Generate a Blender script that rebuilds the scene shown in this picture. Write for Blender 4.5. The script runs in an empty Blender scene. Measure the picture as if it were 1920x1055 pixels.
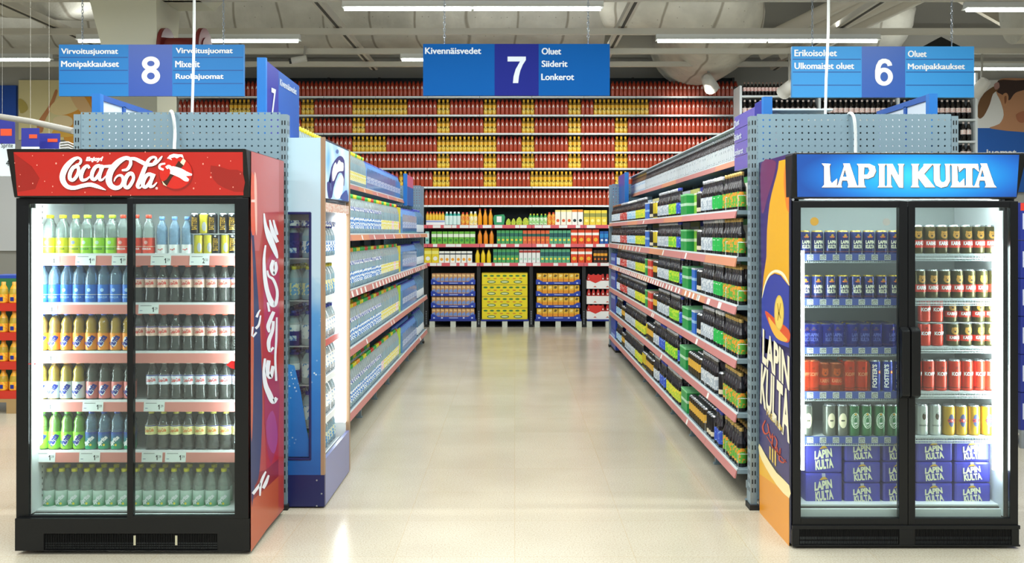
import bpy, bmesh, math, random
from mathutils import Vector, Matrix
from mathutils.geometry import tessellate_polygon
random.seed(7)
SC = bpy.context.scene
COL = SC.collection
PI = math.pi
# ------------------------------------------------------------------ camera
F, CU, CV, EYE = 1800.0, 965.0, 436.0, 1.62      # focal length and vanishing point in pixels, eye height
cam = bpy.data.cameras.new('camera'); cam.sensor_fit = 'HORIZONTAL'; cam.sensor_width = 36.0
cam.lens = 36.0 * F / 1920.0
cam.shift_x = -(CU - 960.0) / 1920.0
cam.shift_y = (CV - 527.5) / 1920.0
cam.clip_end = 200
camo = bpy.data.objects.new('camera', cam); COL.objects.link(camo)
camo.location = (0, 0, EYE); camo.rotation_euler = (PI / 2, 0, 0)
SC.camera = camo
# ------------------------------------------------------------------ view, world, lights
SC.view_settings.view_transform = 'Standard'; SC.view_settings.look = 'None'
SC.view_settings.gamma = 1.0; SC.view_settings.use_curve_mapping = False
SC.view_settings.exposure = 0.0
cy = SC.cycles
cy.max_bounces = 7; cy.diffuse_bounces = 3; cy.glossy_bounces = 3; cy.transmission_bounces = 4
cy.transparent_max_bounces = 22; cy.caustics_reflective = False; cy.caustics_refractive = False
cy.use_denoising = True; cy.sample_clamp_indirect = 4.0
w = bpy.data.worlds.new('world'); SC.world = w; w.use_nodes = True
bg = w.node_tree.nodes['Background']; bg.inputs[0].default_value = (0.92, 0.97, 1.0, 1); bg.inputs[1].default_value = 0.34


def strip_light(x, y, z, sx, sy, e, col=(0.96, 1.0, 0.98)):
    l = bpy.data.lights.new('tube_or_fill_light', 'AREA'); l.shape = 'RECTANGLE'; l.size = sx; l.size_y = sy
    l.energy = e; l.color = col
    o = bpy.data.objects.new('tube_or_fill_light', l); o.location = (x, y, z); COL.objects.link(o)
    return o


LIGHT_Z = 4.26
# fluorescent rows over the aisles (x centre, y); the visible ones get a fixture further down
FIXT = [(-0.48, 11.05), (-4.38, 12.9), (3.4, 12.9), (-0.2, 14.3), (-8.4, 14.3), (6.6, 15.1), (6.7, 11.1)]
for fx, fy in FIXT:
    strip_light(fx, fy, LIGHT_Z - 0.09, 3.0, 0.09, 78 if fx > -4 else 46)
    strip_light(fx, fy, LIGHT_Z + 0.13, 3.0, 0.09, 13).rotation_euler = (PI, 0, 0)      # upward lights added to brighten the ceiling
for fy in (-3.0, 0.5, 3.2, 5.6, 8.2):
    for fx in (-4.4, -0.4, 3.6):
        strip_light(fx, fy, LIGHT_Z - 0.09, 3.0, 0.09, 92)
        strip_light(fx, fy, LIGHT_Z + 0.13, 3.0, 0.09, 20).rotation_euler = (PI, 0, 0)  # upward fill added for the ceiling, as above


# ------------------------------------------------------------------ geometry helpers
def at(u, v, y):
    return Vector(((u - CU) / F * y, y, EYE - (v - CV) / F * y))


def ux(u, y): return (u - CU) / F * y
def vz(v, y): return EYE - (v - CV) / F * y


class Plane:
    """a flat surface of the place; pl(u, v, off) = where the sight line of a photo point meets it, off metres proud of it"""
    def __init__(s, p0, n):
        s.p0 = Vector(p0); s.n = Vector(n).normalized()

    def __call__(s, u, v, off=0.0):
        o = Vector((0, 0, EYE)); d = Vector(((u - CU) / F, 1, (CV - v) / F))
        return o + d * (s.n.dot(s.p0 + s.n * off - o) / s.n.dot(d))


class MB:
    def __init__(s):
        s.v = []; s.f = []; s.m = []; s.sm = []; s.mats = []

    def mi(s, m):
        if m not in s.mats: s.mats.append(m)
        return s.mats.index(m)

    def add(s, vs, fs, m, smooth=False):
        b = len(s.v); k = s.mi(m)
        s.v += [tuple(p) for p in vs]
        for f in fs:
            s.f.append(tuple(b + i for i in f)); s.m.append(k); s.sm.append(smooth)
        return s

    def box(s, x0, x1, y0, y1, z0, z1, m):
        vs = [(x0, y0, z0), (x1, y0, z0), (x1, y1, z0), (x0, y1, z0), (x0, y0, z1), (x1, y0, z1), (x1, y1, z1), (x0, y1, z1)]
        return s.hexa(vs, m)

    def hexa(s, vs, m):
        return s.add(vs, [(0, 3, 2, 1), (4, 5, 6, 7), (0, 1, 5, 4), (1, 2, 6, 5), (2, 3, 7, 6), (3, 0, 4, 7)], m)

    def quad(s, a, b, c, d, m): return s.add([a, b, c, d], [(0, 1, 2, 3)], m)

    def lathe(s, prof, m, n=16, cx=0, cy=0, smooth=True, mats=None, cap0=True, cap1=True):
        """prof: [(r, z)]; mats: one material per segment or None"""
        b = len(s.v)
        for r, z in prof:
            for k in range(n):
                a = 2 * PI * k / n
                s.v.append((cx + r * math.sin(a), cy - r * math.cos(a), z))
        for j in range(len(prof) - 1):
            k0 = s.mi(mats[j] if mats else m)
            for k in range(n):
                k2 = (k + 1) % n
                s.f.append((b + j * n + k, b + j * n + k2, b + (j + 1) * n + k2, b + (j + 1) * n + k)); s.m.append(k0); s.sm.append(smooth)
        if cap0: s.f.append(tuple(b + k for k in reversed(range(n)))); s.m.append(s.mi(mats[0] if mats else m)); s.sm.append(False)
        if cap1: s.f.append(tuple(b + (len(prof) - 1) * n + k for k in range(n))); s.m.append(s.mi(mats[-1] if mats else m)); s.sm.append(False)
        return s

    def tube(s, pts, r, m, n=8, closed=False):
        pts = [Vector(p) for p in pts]; b = len(s.v); N = len(pts)
        for i, p in enumerate(pts):
            q0 = pts[i - 1] if i > 0 else (pts[-1] if closed else p)
            q1 = pts[(i + 1) % N] if (i < N - 1 or closed) else p
            t = (q1 - q0).normalized()
            a = t.cross(Vector((0, 0, 1)))
            if a.length < 1e-3: a = t.cross(Vector((0, 1, 0)))
            a.normalize(); c = t.cross(a)
            rr = r[i] if isinstance(r, (list, tuple)) else r
            for k in range(n):
                g = 2 * PI * k / n
                s.v.append(tuple(p + a * (rr * math.cos(g)) + c * (rr * math.sin(g))))
        k0 = s.mi(m)
        for i in range(N if closed else N - 1):
            j = (i + 1) % N
            for k in range(n):
                k2 = (k + 1) % n
                s.f.append((b + i * n + k, b + i * n + k2, b + j * n + k2, b + j * n + k)); s.m.append(k0); s.sm.append(True)
        if not closed:
            s.f.append(tuple(b + k for k in range(n))); s.m.append(k0); s.sm.append(False)
            s.f.append(tuple(b + (N - 1) * n + k for k in reversed(range(n)))); s.m.append(k0); s.sm.append(False)
        return s

    def poly(s, pts, m, holes=()):
        """flat polygon from 3-D points, with holes"""
        loops = [[Vector(p) for p in pts]] + [[Vector(p) for p in h] for h in holes]
        tris = tessellate_polygon(loops)
        return s.add([p for l in loops for p in l], tris, m)

    def prism(s, pts2, z0, z1, m, mp=lambda a, b, c: (a, b, c)):
        n = len(pts2)
        vs = [mp(a, b, z0) for a, b in pts2] + [mp(a, b, z1) for a, b in pts2]
        fs = [tuple(reversed(range(n))), tuple(range(n, 2 * n))] + [(i, (i + 1) % n, n + (i + 1) % n, n + i) for i in range(n)]
        return s.add(vs, fs, m)

    def mesh(s, t, M):
        """append another MB transformed by M"""
        b = len(s.v); s.v += [tuple(M @ Vector(p)) for p in t.v]
        ks = [s.mi(m) for m in t.mats]
        s.f += [tuple(b + i for i in f) for f in t.f]; s.m += [ks[k] for k in t.m]; s.sm += t.sm
        return s

    def data(s, name, bevel=0.0):
        me = bpy.data.meshes.new(name); me.from_pydata(s.v, [], s.f)
        for m in s.mats: me.materials.append(m)
        me.polygons.foreach_set('material_index', s.m); me.polygons.foreach_set('use_smooth', s.sm)
        if bevel:
            bm = bmesh.new(); bm.from_mesh(me); bmesh.ops.remove_doubles(bm, verts=bm.verts, dist=1e-6)
            es = [e for e in bm.edges if len(e.link_faces) == 2 and e.calc_face_angle(0) > 0.9]
            bmesh.ops.bevel(bm, geom=es, offset=bevel, segments=2, profile=0.6, affect='EDGES', clamp_overlap=True)
            bm.to_mesh(me); bm.free()
        me.update()
        return me

    def build(s, name, parent=None, bevel=0.0, loc=None):
        o = bpy.data.objects.new(name, s.data(name, bevel)); COL.objects.link(o)
        if parent: o.parent = parent
        if loc: o.location = loc
        return o


def tag(o, label, cat, group=None, kind=None):
    o['label'] = label; o['category'] = cat
    if group: o['group'] = group
    if kind: o['kind'] = kind
    return o


def empty(name, loc=(0, 0, 0), rz=0.0):
    o = bpy.data.objects.new(name, None); o.location = loc; o.rotation_euler = (0, 0, rz); o.empty_display_size = 0.1
    COL.objects.link(o); return o


def struct(o):
    o['kind'] = 'structure'; return o


def dup(root, loc, rz=None, label=None, group=None):
    r = root.copy(); COL.objects.link(r); r.location = loc
    if rz is not None: r.rotation_euler = (0, 0, rz)
    if label: r['label'] = label
    if group: r['group'] = group
    for ch in list(root.children):
        c = ch.copy(); COL.objects.link(c); c.parent = r
        for g in ch.children:
            d = g.copy(); COL.objects.link(d); d.parent = c
    return r


class Proto:
    """first place() moves the thing itself, the next ones copy it"""
    def __init__(s, root): s.root = root; s.used = False

    def place(s, loc, rz=0.0, label=None, group=None):
        if not s.used:
            s.used = True; r = s.root; r.location = loc; r.rotation_euler = (0, 0, rz)
            if label: r['label'] = label
            if group: r['group'] = group
            return r
        return dup(s.root, loc, rz, label, group)


ORD = 'first second third fourth fifth sixth seventh eighth ninth tenth eleventh twelfth thirteenth fourteenth fifteenth sixteenth seventeenth eighteenth nineteenth twentieth'.split()


# ------------------------------------------------------------------ materials
def lin(h):
    h = h.lstrip('#'); o = []
    for i in (0, 2, 4):
        c = int(h[i:i + 2], 16) / 255
        o.append(c / 12.92 if c <= 0.04045 else ((c + 0.055) / 1.055) ** 2.4)
    return (*o, 1.0)


_M = {}


def mat(name, col, rough=0.5, metal=0.0, emit=0.0, spec=0.5, ecol=None):
    if name in _M: return _M[name]
    m = bpy.data.materials.new(name); m.use_nodes = True
    p = m.node_tree.nodes['Principled BSDF']
    c = lin(col) if isinstance(col, str) else col
    p.inputs['Base Color'].default_value = c; p.inputs['Roughness'].default_value = rough
    p.inputs['Metallic'].default_value = metal; p.inputs['Specular IOR Level'].default_value = spec
    if emit:
        p.inputs['Emission Color'].default_value = lin(ecol) if ecol else c; p.inputs['Emission Strength'].default_value = emit
    m.diffuse_color = c
    _M[name] = m; return m


def nodes(m):
    nt = m.node_tree
    return nt, nt.nodes['Principled BSDF'], nt.nodes.new, nt.links.new


def ramp(nt, fac, stops, interp='LINEAR'):
    r = nt.nodes.new('ShaderNodeValToRGB'); r.color_ramp.interpolation = interp
    el = r.color_ramp.elements
    while len(el) < len(stops): el.new(0.5)
    for e, (p, c) in zip(el, stops):
        e.position = p; e.color = lin(c) if isinstance(c, str) else c
    nt.links.new(fac, r.inputs[0]); return r.outputs[0]


def film(name, tint, haze=0.12, gloss=0.5, rough=0.08, hcol='ffffff'):
    """thin clear plastic or glass: mostly see-through, glossy towards grazing angles, a little milky"""
    if name in _M: return _M[name]
    m = bpy.data.materials.new(name); m.use_nodes = True; nt = m.node_tree; nt.nodes.clear()
    N, L = nt.nodes.new, nt.links.new
    out = N('ShaderNodeOutputMaterial'); t = N('ShaderNodeBsdfTransparent'); g = N('ShaderNodeBsdfGlossy'); d = N('ShaderNodeBsdfDiffuse')
    t.inputs[0].default_value = lin(tint); g.inputs['Roughness'].default_value = rough; d.inputs[0].default_value = lin(hcol)
    lw = N('ShaderNodeLayerWeight'); lw.inputs[0].default_value = 0.35
    mu = N('ShaderNodeMath'); mu.operation = 'MULTIPLY'; mu.inputs[1].default_value = gloss
    L(lw.outputs['Fresnel'], mu.inputs[0])
    a = N('ShaderNodeMixShader'); a.inputs[0].default_value = haze; L(t.outputs[0], a.inputs[1]); L(d.outputs[0], a.inputs[2])
    b = N('ShaderNodeMixShader'); L(mu.outputs[0], b.inputs[0]); L(a.outputs[0], b.inputs[1]); L(g.outputs[0], b.inputs[2])
    L(b.outputs[0], out.inputs[0]); _M[name] = m; return m


# ------------------------------------------------------------------ flat prints: strokes, polygons and lettering
def catmull(P, n=5, closed=False):
    o = []; N = len(P); rng = range(N if closed else N - 1)
    for i in rng:
        g = (lambda k: P[k % N]) if closed else (lambda k: P[min(max(k, 0), N - 1)])
        a, b, c, d = g(i - 1), g(i), g(i + 1), g(i + 2)
        for k in range(n):
            t = k / n
            o.append(tuple(0.5 * (2 * q + (r - p) * t + (2 * p - 5 * q + 4 * r - s_) * t * t + (3 * q - p - 3 * r + s_) * t ** 3) for p, q, r, s_ in zip(a, b, c, d)))
    if not closed: o.append(tuple(P[-1]))
    return o


def stroke2d(P, n=5, closed=False):
    """brush stroke [(x, y, width)] -> 2-D quads as (verts, faces)"""
    Q = catmull(P, n, closed); N = len(Q); vs = []; fs = []
    for i, (x, y, wd) in enumerate(Q):
        a = Q[i - 1] if (i or closed) else Q[0]; b = Q[(i + 1) % N] if (i < N - 1 or closed) else Q[-1]
        dx, dy = b[0] - a[0], b[1] - a[1]; l = math.hypot(dx, dy) or 1
        nx, ny = -dy / l * wd / 2, dx / l * wd / 2
        vs += [(x + nx, y + ny), (x - nx, y - ny)]
    for i in range(N if closed else N - 1):
        j = (i + 1) % N; fs.append((2 * i, 2 * i + 1, 2 * j + 1, 2 * j))
    return vs, fs


_T = {}


def text2d(s, bold=0.0, res=3):
    """lettering as 2-D mesh scaled to the unit square: (verts, faces, width / height)"""
    k = (s, bold, res)
    if k in _T: return _T[k]
    c = bpy.data.curves.new('lettering', 'FONT'); c.body = s; c.offset = bold; c.resolution_u = res; c.fill_mode = 'FRONT'
    o = bpy.data.objects.new('lettering', c)
    me = o.to_mesh()
    vs = [(p.co.x, p.co.y) for p in me.vertices]; fs = [tuple(p.vertices) for p in me.polygons]
    o.to_mesh_clear(); bpy.data.objects.remove(o); bpy.data.curves.remove(c)
    x0 = min(p[0] for p in vs); x1 = max(p[0] for p in vs); y0 = min(p[1] for p in vs); y1 = max(p[1] for p in vs)
    vs = [((p[0] - x0) / (x1 - x0), (p[1] - y0) / (y1 - y0)) for p in vs]
    _T[k] = (vs, fs, (x1 - x0) / (y1 - y0)); return _T[k]


def put_text(mb, pl, s, box, m, off=0.002, bold=0.02, quad=None, fat=0.0):
    """lettering on a Plane filling a photo box (u0, v0, u1, v1), or a photo quad (top left, top right, bottom right, bottom left)"""
    vs, fs, _ = text2d(s, bold)
    if quad is None:
        u0, v0, u1, v1 = box; quad = ((u0, v0), (u1, v0), (u1, v1), (u0, v1))
    A, B, C_, D = [pl(u, v, off) for u, v in quad]
    P = [(A * (1 - x) + B * x) * y + (D * (1 - x) + C_ * x) * (1 - y) for x, y in vs]
    if not fat: mb.add(P, fs, m); return
    e1, e2 = (B - A).normalized() * fat, (A - D).normalized() * fat
    for k, (i, j) in enumerate(((-1, 0), (1, 0), (-.5, .5), (.5, .5), (-.5, -.5), (.5, -.5))):
        d = e1 * i + e2 * j + pl.n * (.0003 * k); mb.add([q + d for q in P], fs, m)


def put_strokes(mb, pl, strokes, m, off=0.002, mp=lambda x, y: (x, y), k=1.0, closed=False, n=5):
    for S in strokes:
        vs, fs = stroke2d(S, n, closed)
        mb.add([pl(*mp(x, y), off) for x, y in vs], fs, m)


def put_poly(mb, pl, pts, m, off=0.001, smooth=0, holes=()):
    if smooth: pts = [p[:2] for p in catmull([(*p, 0) for p in pts], smooth, True)]
    mb.poly([pl(u, v, off) for u, v in pts], m, [[pl(u, v, off) for u, v in h] for h in holes])


def disc(u, v, ru, rv, n=24): return [(u + ru * math.cos(2 * PI * k / n), v + rv * math.sin(2 * PI * k / n)) for k in range(n)]


def wrap_text(mb, s, r, zc, h, wdt, m, th=0.0, bold=0.02, tilt=0.0, res=2):
    """lettering bent round a can or bottle of radius r whose front faces -y"""
    vs, fs, _ = text2d(s, bold, res); P = []
    ct, st = math.cos(tilt), math.sin(tilt)
    for x, y in vs:
        a, b = (x - 0.5) * wdt, (y - 0.5) * h
        a, b = a * ct - b * st, a * st + b * ct
        g = a / r + th
        P.append((r * math.sin(g), -r * math.cos(g), zc + b))
    mb.add(P, fs, m)


def wrap_patch(mb, pts, r, m, n=1, th=0.0):
    """polygon [(arc, z)] bent round a cylinder"""
    N = len(pts); ca, cb = sum(p[0] for p in pts) / N, sum(p[1] for p in pts) / N
    P = [(ca, cb)] + [(ca + (a - ca) * k, cb + (b - cb) * k) for k in (.4, .7, 1.0) for a, b in pts]
    fs = [(0, 1 + i, 1 + (i + 1) % N) for i in range(N)] + [(1 + q * N + i, 1 + (q + 1) * N + i, 1 + (q + 1) * N + (i + 1) % N, 1 + q * N + (i + 1) % N) for q in (0, 1) for i in range(N)]
    mb.add([(r * math.sin(a / r + th), -r * math.cos(a / r + th), b) for a, b in P], fs, m)
# ------------------------------------------------------------------ setting: floor, ceiling, walls
YB = 17.35      # back wall


def floor_mat():
    m = mat('floor_tile', 'cfc4ac', 0.24); nt, p, N, L = nodes(m)
    tc = N('ShaderNodeTexCoord'); mp = N('ShaderNodeMapping'); L(tc.outputs['Object'], mp.inputs[0])
    br = N('ShaderNodeTexBrick'); br.offset = 0; br.inputs['Scale'].default_value = 1.0
    br.inputs['Brick Width'].default_value = 0.6; br.inputs['Row Height'].default_value = 0.6; br.inputs['Mortar Size'].default_value = 0.0022
    br.inputs['Color1'].default_value = lin('c3bdae'); br.inputs['Color2'].default_value = lin('beb8a8'); br.inputs['Mortar'].default_value = lin('bdb29b')
    L(mp.outputs[0], br.inputs[0])
    n1 = N('ShaderNodeTexNoise'); n1.inputs['Scale'].default_value = 120; n1.inputs['Detail'].default_value = 5; L(tc.outputs['Object'], n1.inputs[0])
    sp = ramp(nt, n1.outputs[0], [(0.34, (0.82, 0.79, 0.73, 1)), (0.5, (1, 1, 1, 1)), (0.68, (1.10, 1.10, 1.10, 1))])
    n2 = N('ShaderNodeTexNoise'); n2.inputs['Scale'].default_value = 1.3; n2.inputs['Detail'].default_value = 3; L(tc.outputs['Object'], n2.inputs[0])
    bl = ramp(nt, n2.outputs[0], [(0.3, (0.93, 0.92, 0.88, 1)), (0.7, (1.04, 1.03, 1.0, 1))])
    a = N('ShaderNodeMixRGB'); a.blend_type = 'MULTIPLY'; a.inputs[0].default_value = 1; L(br.outputs[0], a.inputs[1]); L(sp, a.inputs[2])
    b = N('ShaderNodeMixRGB'); b.blend_type = 'MULTIPLY'; b.inputs[0].default_value = 1; L(a.outputs[0], b.inputs[1]); L(bl, b.inputs[2])
    L(b.outputs[0], p.inputs['Base Color'])
    rg = N('ShaderNodeMapRange'); rg.inputs[3].default_value = 0.12; rg.inputs[4].default_value = 0.26; L(n2.outputs[0], rg.inputs[0]); L(rg.outputs[0], p.inputs['Roughness'])
    return m


def insulation_mat(name, col, seam=0.0):
    """painted insulation cloth: creased, pinned in rows"""
    m = mat(name, col, 0.9, spec=0.2); nt, p, N, L = nodes(m)
    tc = N('ShaderNodeTexCoord')
    n = N('ShaderNodeTexNoise'); n.inputs['Scale'].default_value = 2.2; n.inputs['Detail'].default_value = 6; L(tc.outputs['Object'], n.inputs[0])
    c = ramp(nt, n.outputs[0], [(0.3, tuple(x * 0.78 for x in lin(col)[:3]) + (1,)), (0.65, lin(col))])
    vo = N('ShaderNodeTexVoronoi'); vo.inputs['Scale'].default_value = 8; vo.inputs['Randomness'].default_value = 0.35; L(tc.outputs['Object'], vo.inputs[0])
    dots = ramp(nt, vo.outputs['Distance'], [(0.05, (0.40, 0.37, 0.32, 1)), (0.085, (1, 1, 1, 1))])
    wv = N('ShaderNodeTexWave'); wv.inputs['Scale'].default_value = 0.42; wv.inputs['Distortion'].default_value = 2.0; wv.inputs['Detail'].default_value = 2; wv.inputs['Detail Scale'].default_value = 1.5
    L(tc.outputs['Object'], wv.inputs[0])
    cr = ramp(nt, wv.outputs['Fac'], [(0.0, (0.42, 0.38, 0.33, 1)), (0.012, (1, 1, 1, 1))])
    a = N('ShaderNodeMixRGB'); a.blend_type = 'MULTIPLY'; a.inputs[0].default_value = 0.8; L(c, a.inputs[1]); L(dots, a.inputs[2])
    b = N('ShaderNodeMixRGB'); b.blend_type = 'MULTIPLY'; b.inputs[0].default_value = 0.8; L(a.outputs[0], b.inputs[1]); L(cr, b.inputs[2])
    L(b.outputs[0], p.inputs['Base Color'])
    bu = N('ShaderNodeBump'); bu.inputs['Strength'].default_value = 0.5; bu.inputs['Distance'].default_value = 0.12
    L(n.outputs[0], bu.inputs['Height']); L(bu.outputs[0], p.inputs['Normal'])
    return m


INS = insulation_mat('duct_insulation', 'd2cfc3')
INS2 = insulation_mat('duct_insulation_pale', 'dcd8ca')
struct(MB().box(-14, 14, -6, 18, -0.12, 0, floor_mat()).build('floor'))
M_CEIL = mat('ceiling_paint', 'c0bdb3', 0.9)
struct(MB().box(-14, 14, -6, 18, 7.4, 7.55, M_CEIL).build('ceiling'))
M_WALL = mat('wall_paint', 'b9b7ae', 0.85)
struct(MB().box(-14, 14, YB, YB + 0.15, 0, 7.4, M_WALL).build('wall_back'))
M_BLUEBAND = mat('blue_wall_band', '1f5fb4', 0.5)
M_WHITE = mat('white_paint', 'f2f4f4', 0.5)

# ceiling ribs seen past the duct, cross rails that carry the lamps, and long rails running away from the camera
M_RAIL = mat('rail_paint', 'c9c4b6', 0.55)
M_RAILD = mat('rail_grey', '9a978e', 0.6)
k = 0
for y in (16.5, 17.1):
    b = MB().box(-14, 14, y, y + 0.10, 4.74, 5.02, M_CEIL)
    struct(b.build('trim_%d' % (k + 1))); k += 1
RL = 'pale steel rail crossing the ceiling, '
for y, lab in ((11.05, 'the one carrying the nearest long tube lamp'), (12.9, 'behind the aisle signs, carrying two lamps'), (14.3, 'third one towards the juice wall'), (15.4, 'just before the juice wall')):
    b = MB().box(-13.5, 13.5, y - 0.035, y + 0.035, LIGHT_Z + 0.02, LIGHT_Z + 0.10, M_RAIL)
    tag(b.build('ceiling_rail'), RL + lab, 'rail', 'cross rails under the ceiling')
for x, lab in ((-6.2, 'far out past the concrete column'), (-2.38, 'above the water bottle gondola'), (1.45, 'above the beer gondola'), (4.4, 'beside the big insulated duct bends')):
    b = MB().box(x - 0.06, x + 0.06, 6.0, 16.3, LIGHT_Z + 0.12, LIGHT_Z + 0.2, M_RAIL)
    b.box(x - 0.018, x + 0.018, 6.0, 16.3, LIGHT_Z + 0.112, LIGHT_Z + 0.121, mat('rail_slot', '4a4740', 0.8))
    tag(b.build('ceiling_track'), 'long slotted track running towards the juice wall, ' + lab, 'rail', 'long tracks under the ceiling')


# big insulated ducts
def duct(name, pts, r, m, label, n=28):
    q = [p[:3] for p in catmull([(*p, 0) for p in pts], 6)] if len(pts) > 2 else pts
    return tag(MB().tube(q, r, m, n=n).build(name), label, 'duct', 'insulated ducts under the ceiling')


duct('air_duct', [(-13, 15.9, 5.62), (1.45, 15.9, 5.62)], 0.98, INS, 'huge cloth-insulated duct spanning the ceiling before the juice wall')
duct('air_duct', [(1.5, 14.9, 5.55), (2.4, 14.6, 5.42), (3.0, 14.75, 5.15), (3.2, 15.5, 4.95), (3.1, 16.8, 4.9)], 0.76, INS2, 'thick insulated duct bend curling down behind the sign for aisle 6')
duct('air_duct', [(4.9, 16.4, 6.2), (5.7, 16.1, 5.85), (6.15, 16.0, 5.3), (6.0, 16.6, 4.8)], 0.5, INS2, 'brownish insulated elbow between the slanting pipes and the ridge panel')
duct('air_duct', [(7.2, 13.8, 5.0), (9.0, 13.6, 5.0), (12.0, 13.6, 5.15)], 0.66, INS2, 'pale insulated duct above the picture of the child')
duct('air_duct', [(-13, 12.3, 5.35), (-7.2, 12.6, 5.1), (-5.9, 13.4, 5.2)], 0.62, INS, 'cracked insulated duct behind the concrete column')
M_PIPE = mat('pipe_paint', 'bdb6a6', 0.6)
for i in range(4):
    x0 = 3.75 + 0.31 * i
    b = MB().tube([(x0 - .25, 15.0, 4.42), (x0 + 2.4, 13.8, 5.62)], 0.115, M_PIPE, n=14)
    tag(b.build('ceiling_pipe'), 'slanting painted pipe behind the aisle 6 sign, %s of four counted from the beer gondola' % ORD[i], 'pipe', 'bundle of slanting pipes')
# ridge panels beyond the pipes
b = MB(); M_RIDGE = mat('ridge_panel', 'b8b09e', 0.85)
b.hexa([(5.7, 15.0, 5.95), (7.9, 15.0, 4.72), (7.9, 15.1, 4.72), (5.7, 15.1, 5.95), (5.9, 15.0, 6.25), (9.6, 15.0, 4.8), (9.6, 15.1, 4.8), (5.9, 15.1, 6.25)], M_RIDGE)
tag(b.build('sloping_panel'), 'sloping beige panel under the ceiling above the aisle 6 sign', 'panel')
b = MB().poly([(6.25, 14.9, 4.46), (7.02, 14.9, 4.46), (6.62, 14.9, 4.66)], mat('dark_gap', '1d2020', 0.9))
b.poly([(6.25, 14.99, 4.46), (6.62, 14.99, 4.66), (7.02, 14.99, 4.46)], mat('dark_gap', '1d2020', 0.9))
b.quad((6.25, 14.9, 4.46), (6.62, 14.9, 4.66), (6.62, 14.99, 4.66), (6.25, 14.99, 4.46), mat('dark_gap', '1d2020', 0.9))
b.quad((7.02, 14.9, 4.46), (7.02, 14.99, 4.46), (6.62, 14.99, 4.66), (6.62, 14.9, 4.66), mat('dark_gap', '1d2020', 0.9))
tag(b.build('gable_plate'), 'black triangular plate peeping over the top edge of the aisle 6 sign', 'panel')

# square concrete column with a wide head, hose reel on its flank
M_COL = mat('column_paint', 'd9d6bd', 0.8)
col_m = MB()
cx0, cx1, cyf, cyb = -4.69, -4.06, 10.9, 11.53
col_m.box(cx0, cx1, cyf, cyb, 0, 3.72, M_COL)
col_m.hexa([(cx0, cyf, 3.72), (cx1, cyf, 3.72), (cx1, cyb, 3.72), (cx0, cyb, 3.72), (cx0 - 0.16, cyf - 0.1, 4.5), (cx1 + 0.02, cyf - 0.1, 4.5), (cx1 + 0.02, cyb + 0.1, 4.5), (cx0 - 0.16, cyb + 0.1, 4.5)], M_COL)
col_m.box(cx0 - 0.2, cx1 + 0.7, cyf - 0.12, cyb + 0.15, 4.5, 7.4, M_COL)
col_m.hexa([(cx1 + 0.02, cyf, 4.28), (cx1 + 0.45, cyf, 4.28), (cx1 + 0.45, cyb, 4.28), (cx1 + 0.02, cyb, 4.28), (cx1 - 0.05, cyf, 4.5), (cx1 + 0.68, cyf, 4.5), (cx1 + 0.68, cyb, 4.5), (cx1 - 0.05, cyb, 4.5)], M_COL)
struct(col_m.build('column'))
M_REEL = mat('reel_red', '6d1a18', 0.45)
r = empty('hose_reel', (-3.86, 11.1, 3.72)); tag(r, 'dark red hose reel on the flank of the concrete column above the aisle 8 sign', 'hose reel')
d = MB()
d.tube([(-0.18, 0, 0), (0.3, 0, 0)], 0.15, M_REEL, n=20); d.build('drum', r)
for xx in (-0.19, 0.24):
    MB().tube([(xx, 0, 0), (xx + 0.05, 0, 0)], 0.26, M_REEL, n=26).build('flange', r)


# ------------------------------------------------------------------ tube lamps
M_TUBE = mat('lit_tube', 'ffffff', 0.3, emit=9.0, ecol='f4fffb')
M_LAMPW = mat('lamp_enamel', 'e4e6e2', 0.4)
FL = ['long tube lamp nearest the camera above the sign for aisle 7', 'long tube lamp behind the concrete column and the aisle 8 sign', 'long tube lamp above the aisle 6 sign in front of the duct bend',
      'short-looking tube lamp peeping out beside the aisle 7 sign', 'tube lamp far out beyond the concrete column', 'tube lamp just beside the aisle 6 sign above the picture of the child', 'tube lamp in the upper corner above the picture of the child']
for (fx, fy), lab in zip(FIXT, FL):
    r = empty('tube_lamp', (fx, fy, LIGHT_Z)); tag(r, lab, 'lamp', 'ceiling tube lamps')
    h = MB(); h.box(-1.5, 1.5, -0.035, 0.035, -0.03, 0.02, M_LAMPW)
    h.hexa([(-1.5, -0.085, -0.055), (1.5, -0.085, -0.055), (1.5, 0.085, -0.055), (-1.5, 0.085, -0.055), (-1.5, -0.035, -0.03), (1.5, -0.035, -0.03), (1.5, 0.035, -0.03), (-1.5, 0.035, -0.03)], M_LAMPW)
    h.build('housing', r)
    for k in (0, 1):
        MB().tube([(-1.48 + 1.49 * k, 0, -0.072), (-0.02 + 1.49 * k, 0, -0.072)], 0.016, M_TUBE, n=8).build('tube', r)


# ------------------------------------------------------------------ hanging aisle signs
SIGN_Y = 10.2
M_SB = {8: (mat('sign_blue_eight_lit', '2480cc', 0.45, spec=.3), mat('sign_number_eight_lit', '2a53b4', 0.35)), 7: (mat('sign_blue_seven_shaded', '0056a2', 0.6, spec=.12), mat('sign_number_seven_shaded', '1c2682', 0.6, spec=.12)), 6: (mat('sign_blue_six_lit', '3a98de', 0.45, spec=.3), mat('sign_number_six_lit', '2b5cb4', 0.35))}  # light painted into the blues: eight and six brighter, seven shaded
M_LETTER = mat('sign_lettering', 'f6f8fa', 0.4)
M_LETTER7 = mat('sign_lettering_dimmed', 'd3dde8', 0.4)  # greyed for the shade on sign seven; the flag lettering shares it
M_GROOVE = mat('sign_groove', '14509c', 0.5)
M_CHAIN = mat('chain_steel', 'aab4c0', 0.3, 0.8)


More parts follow.
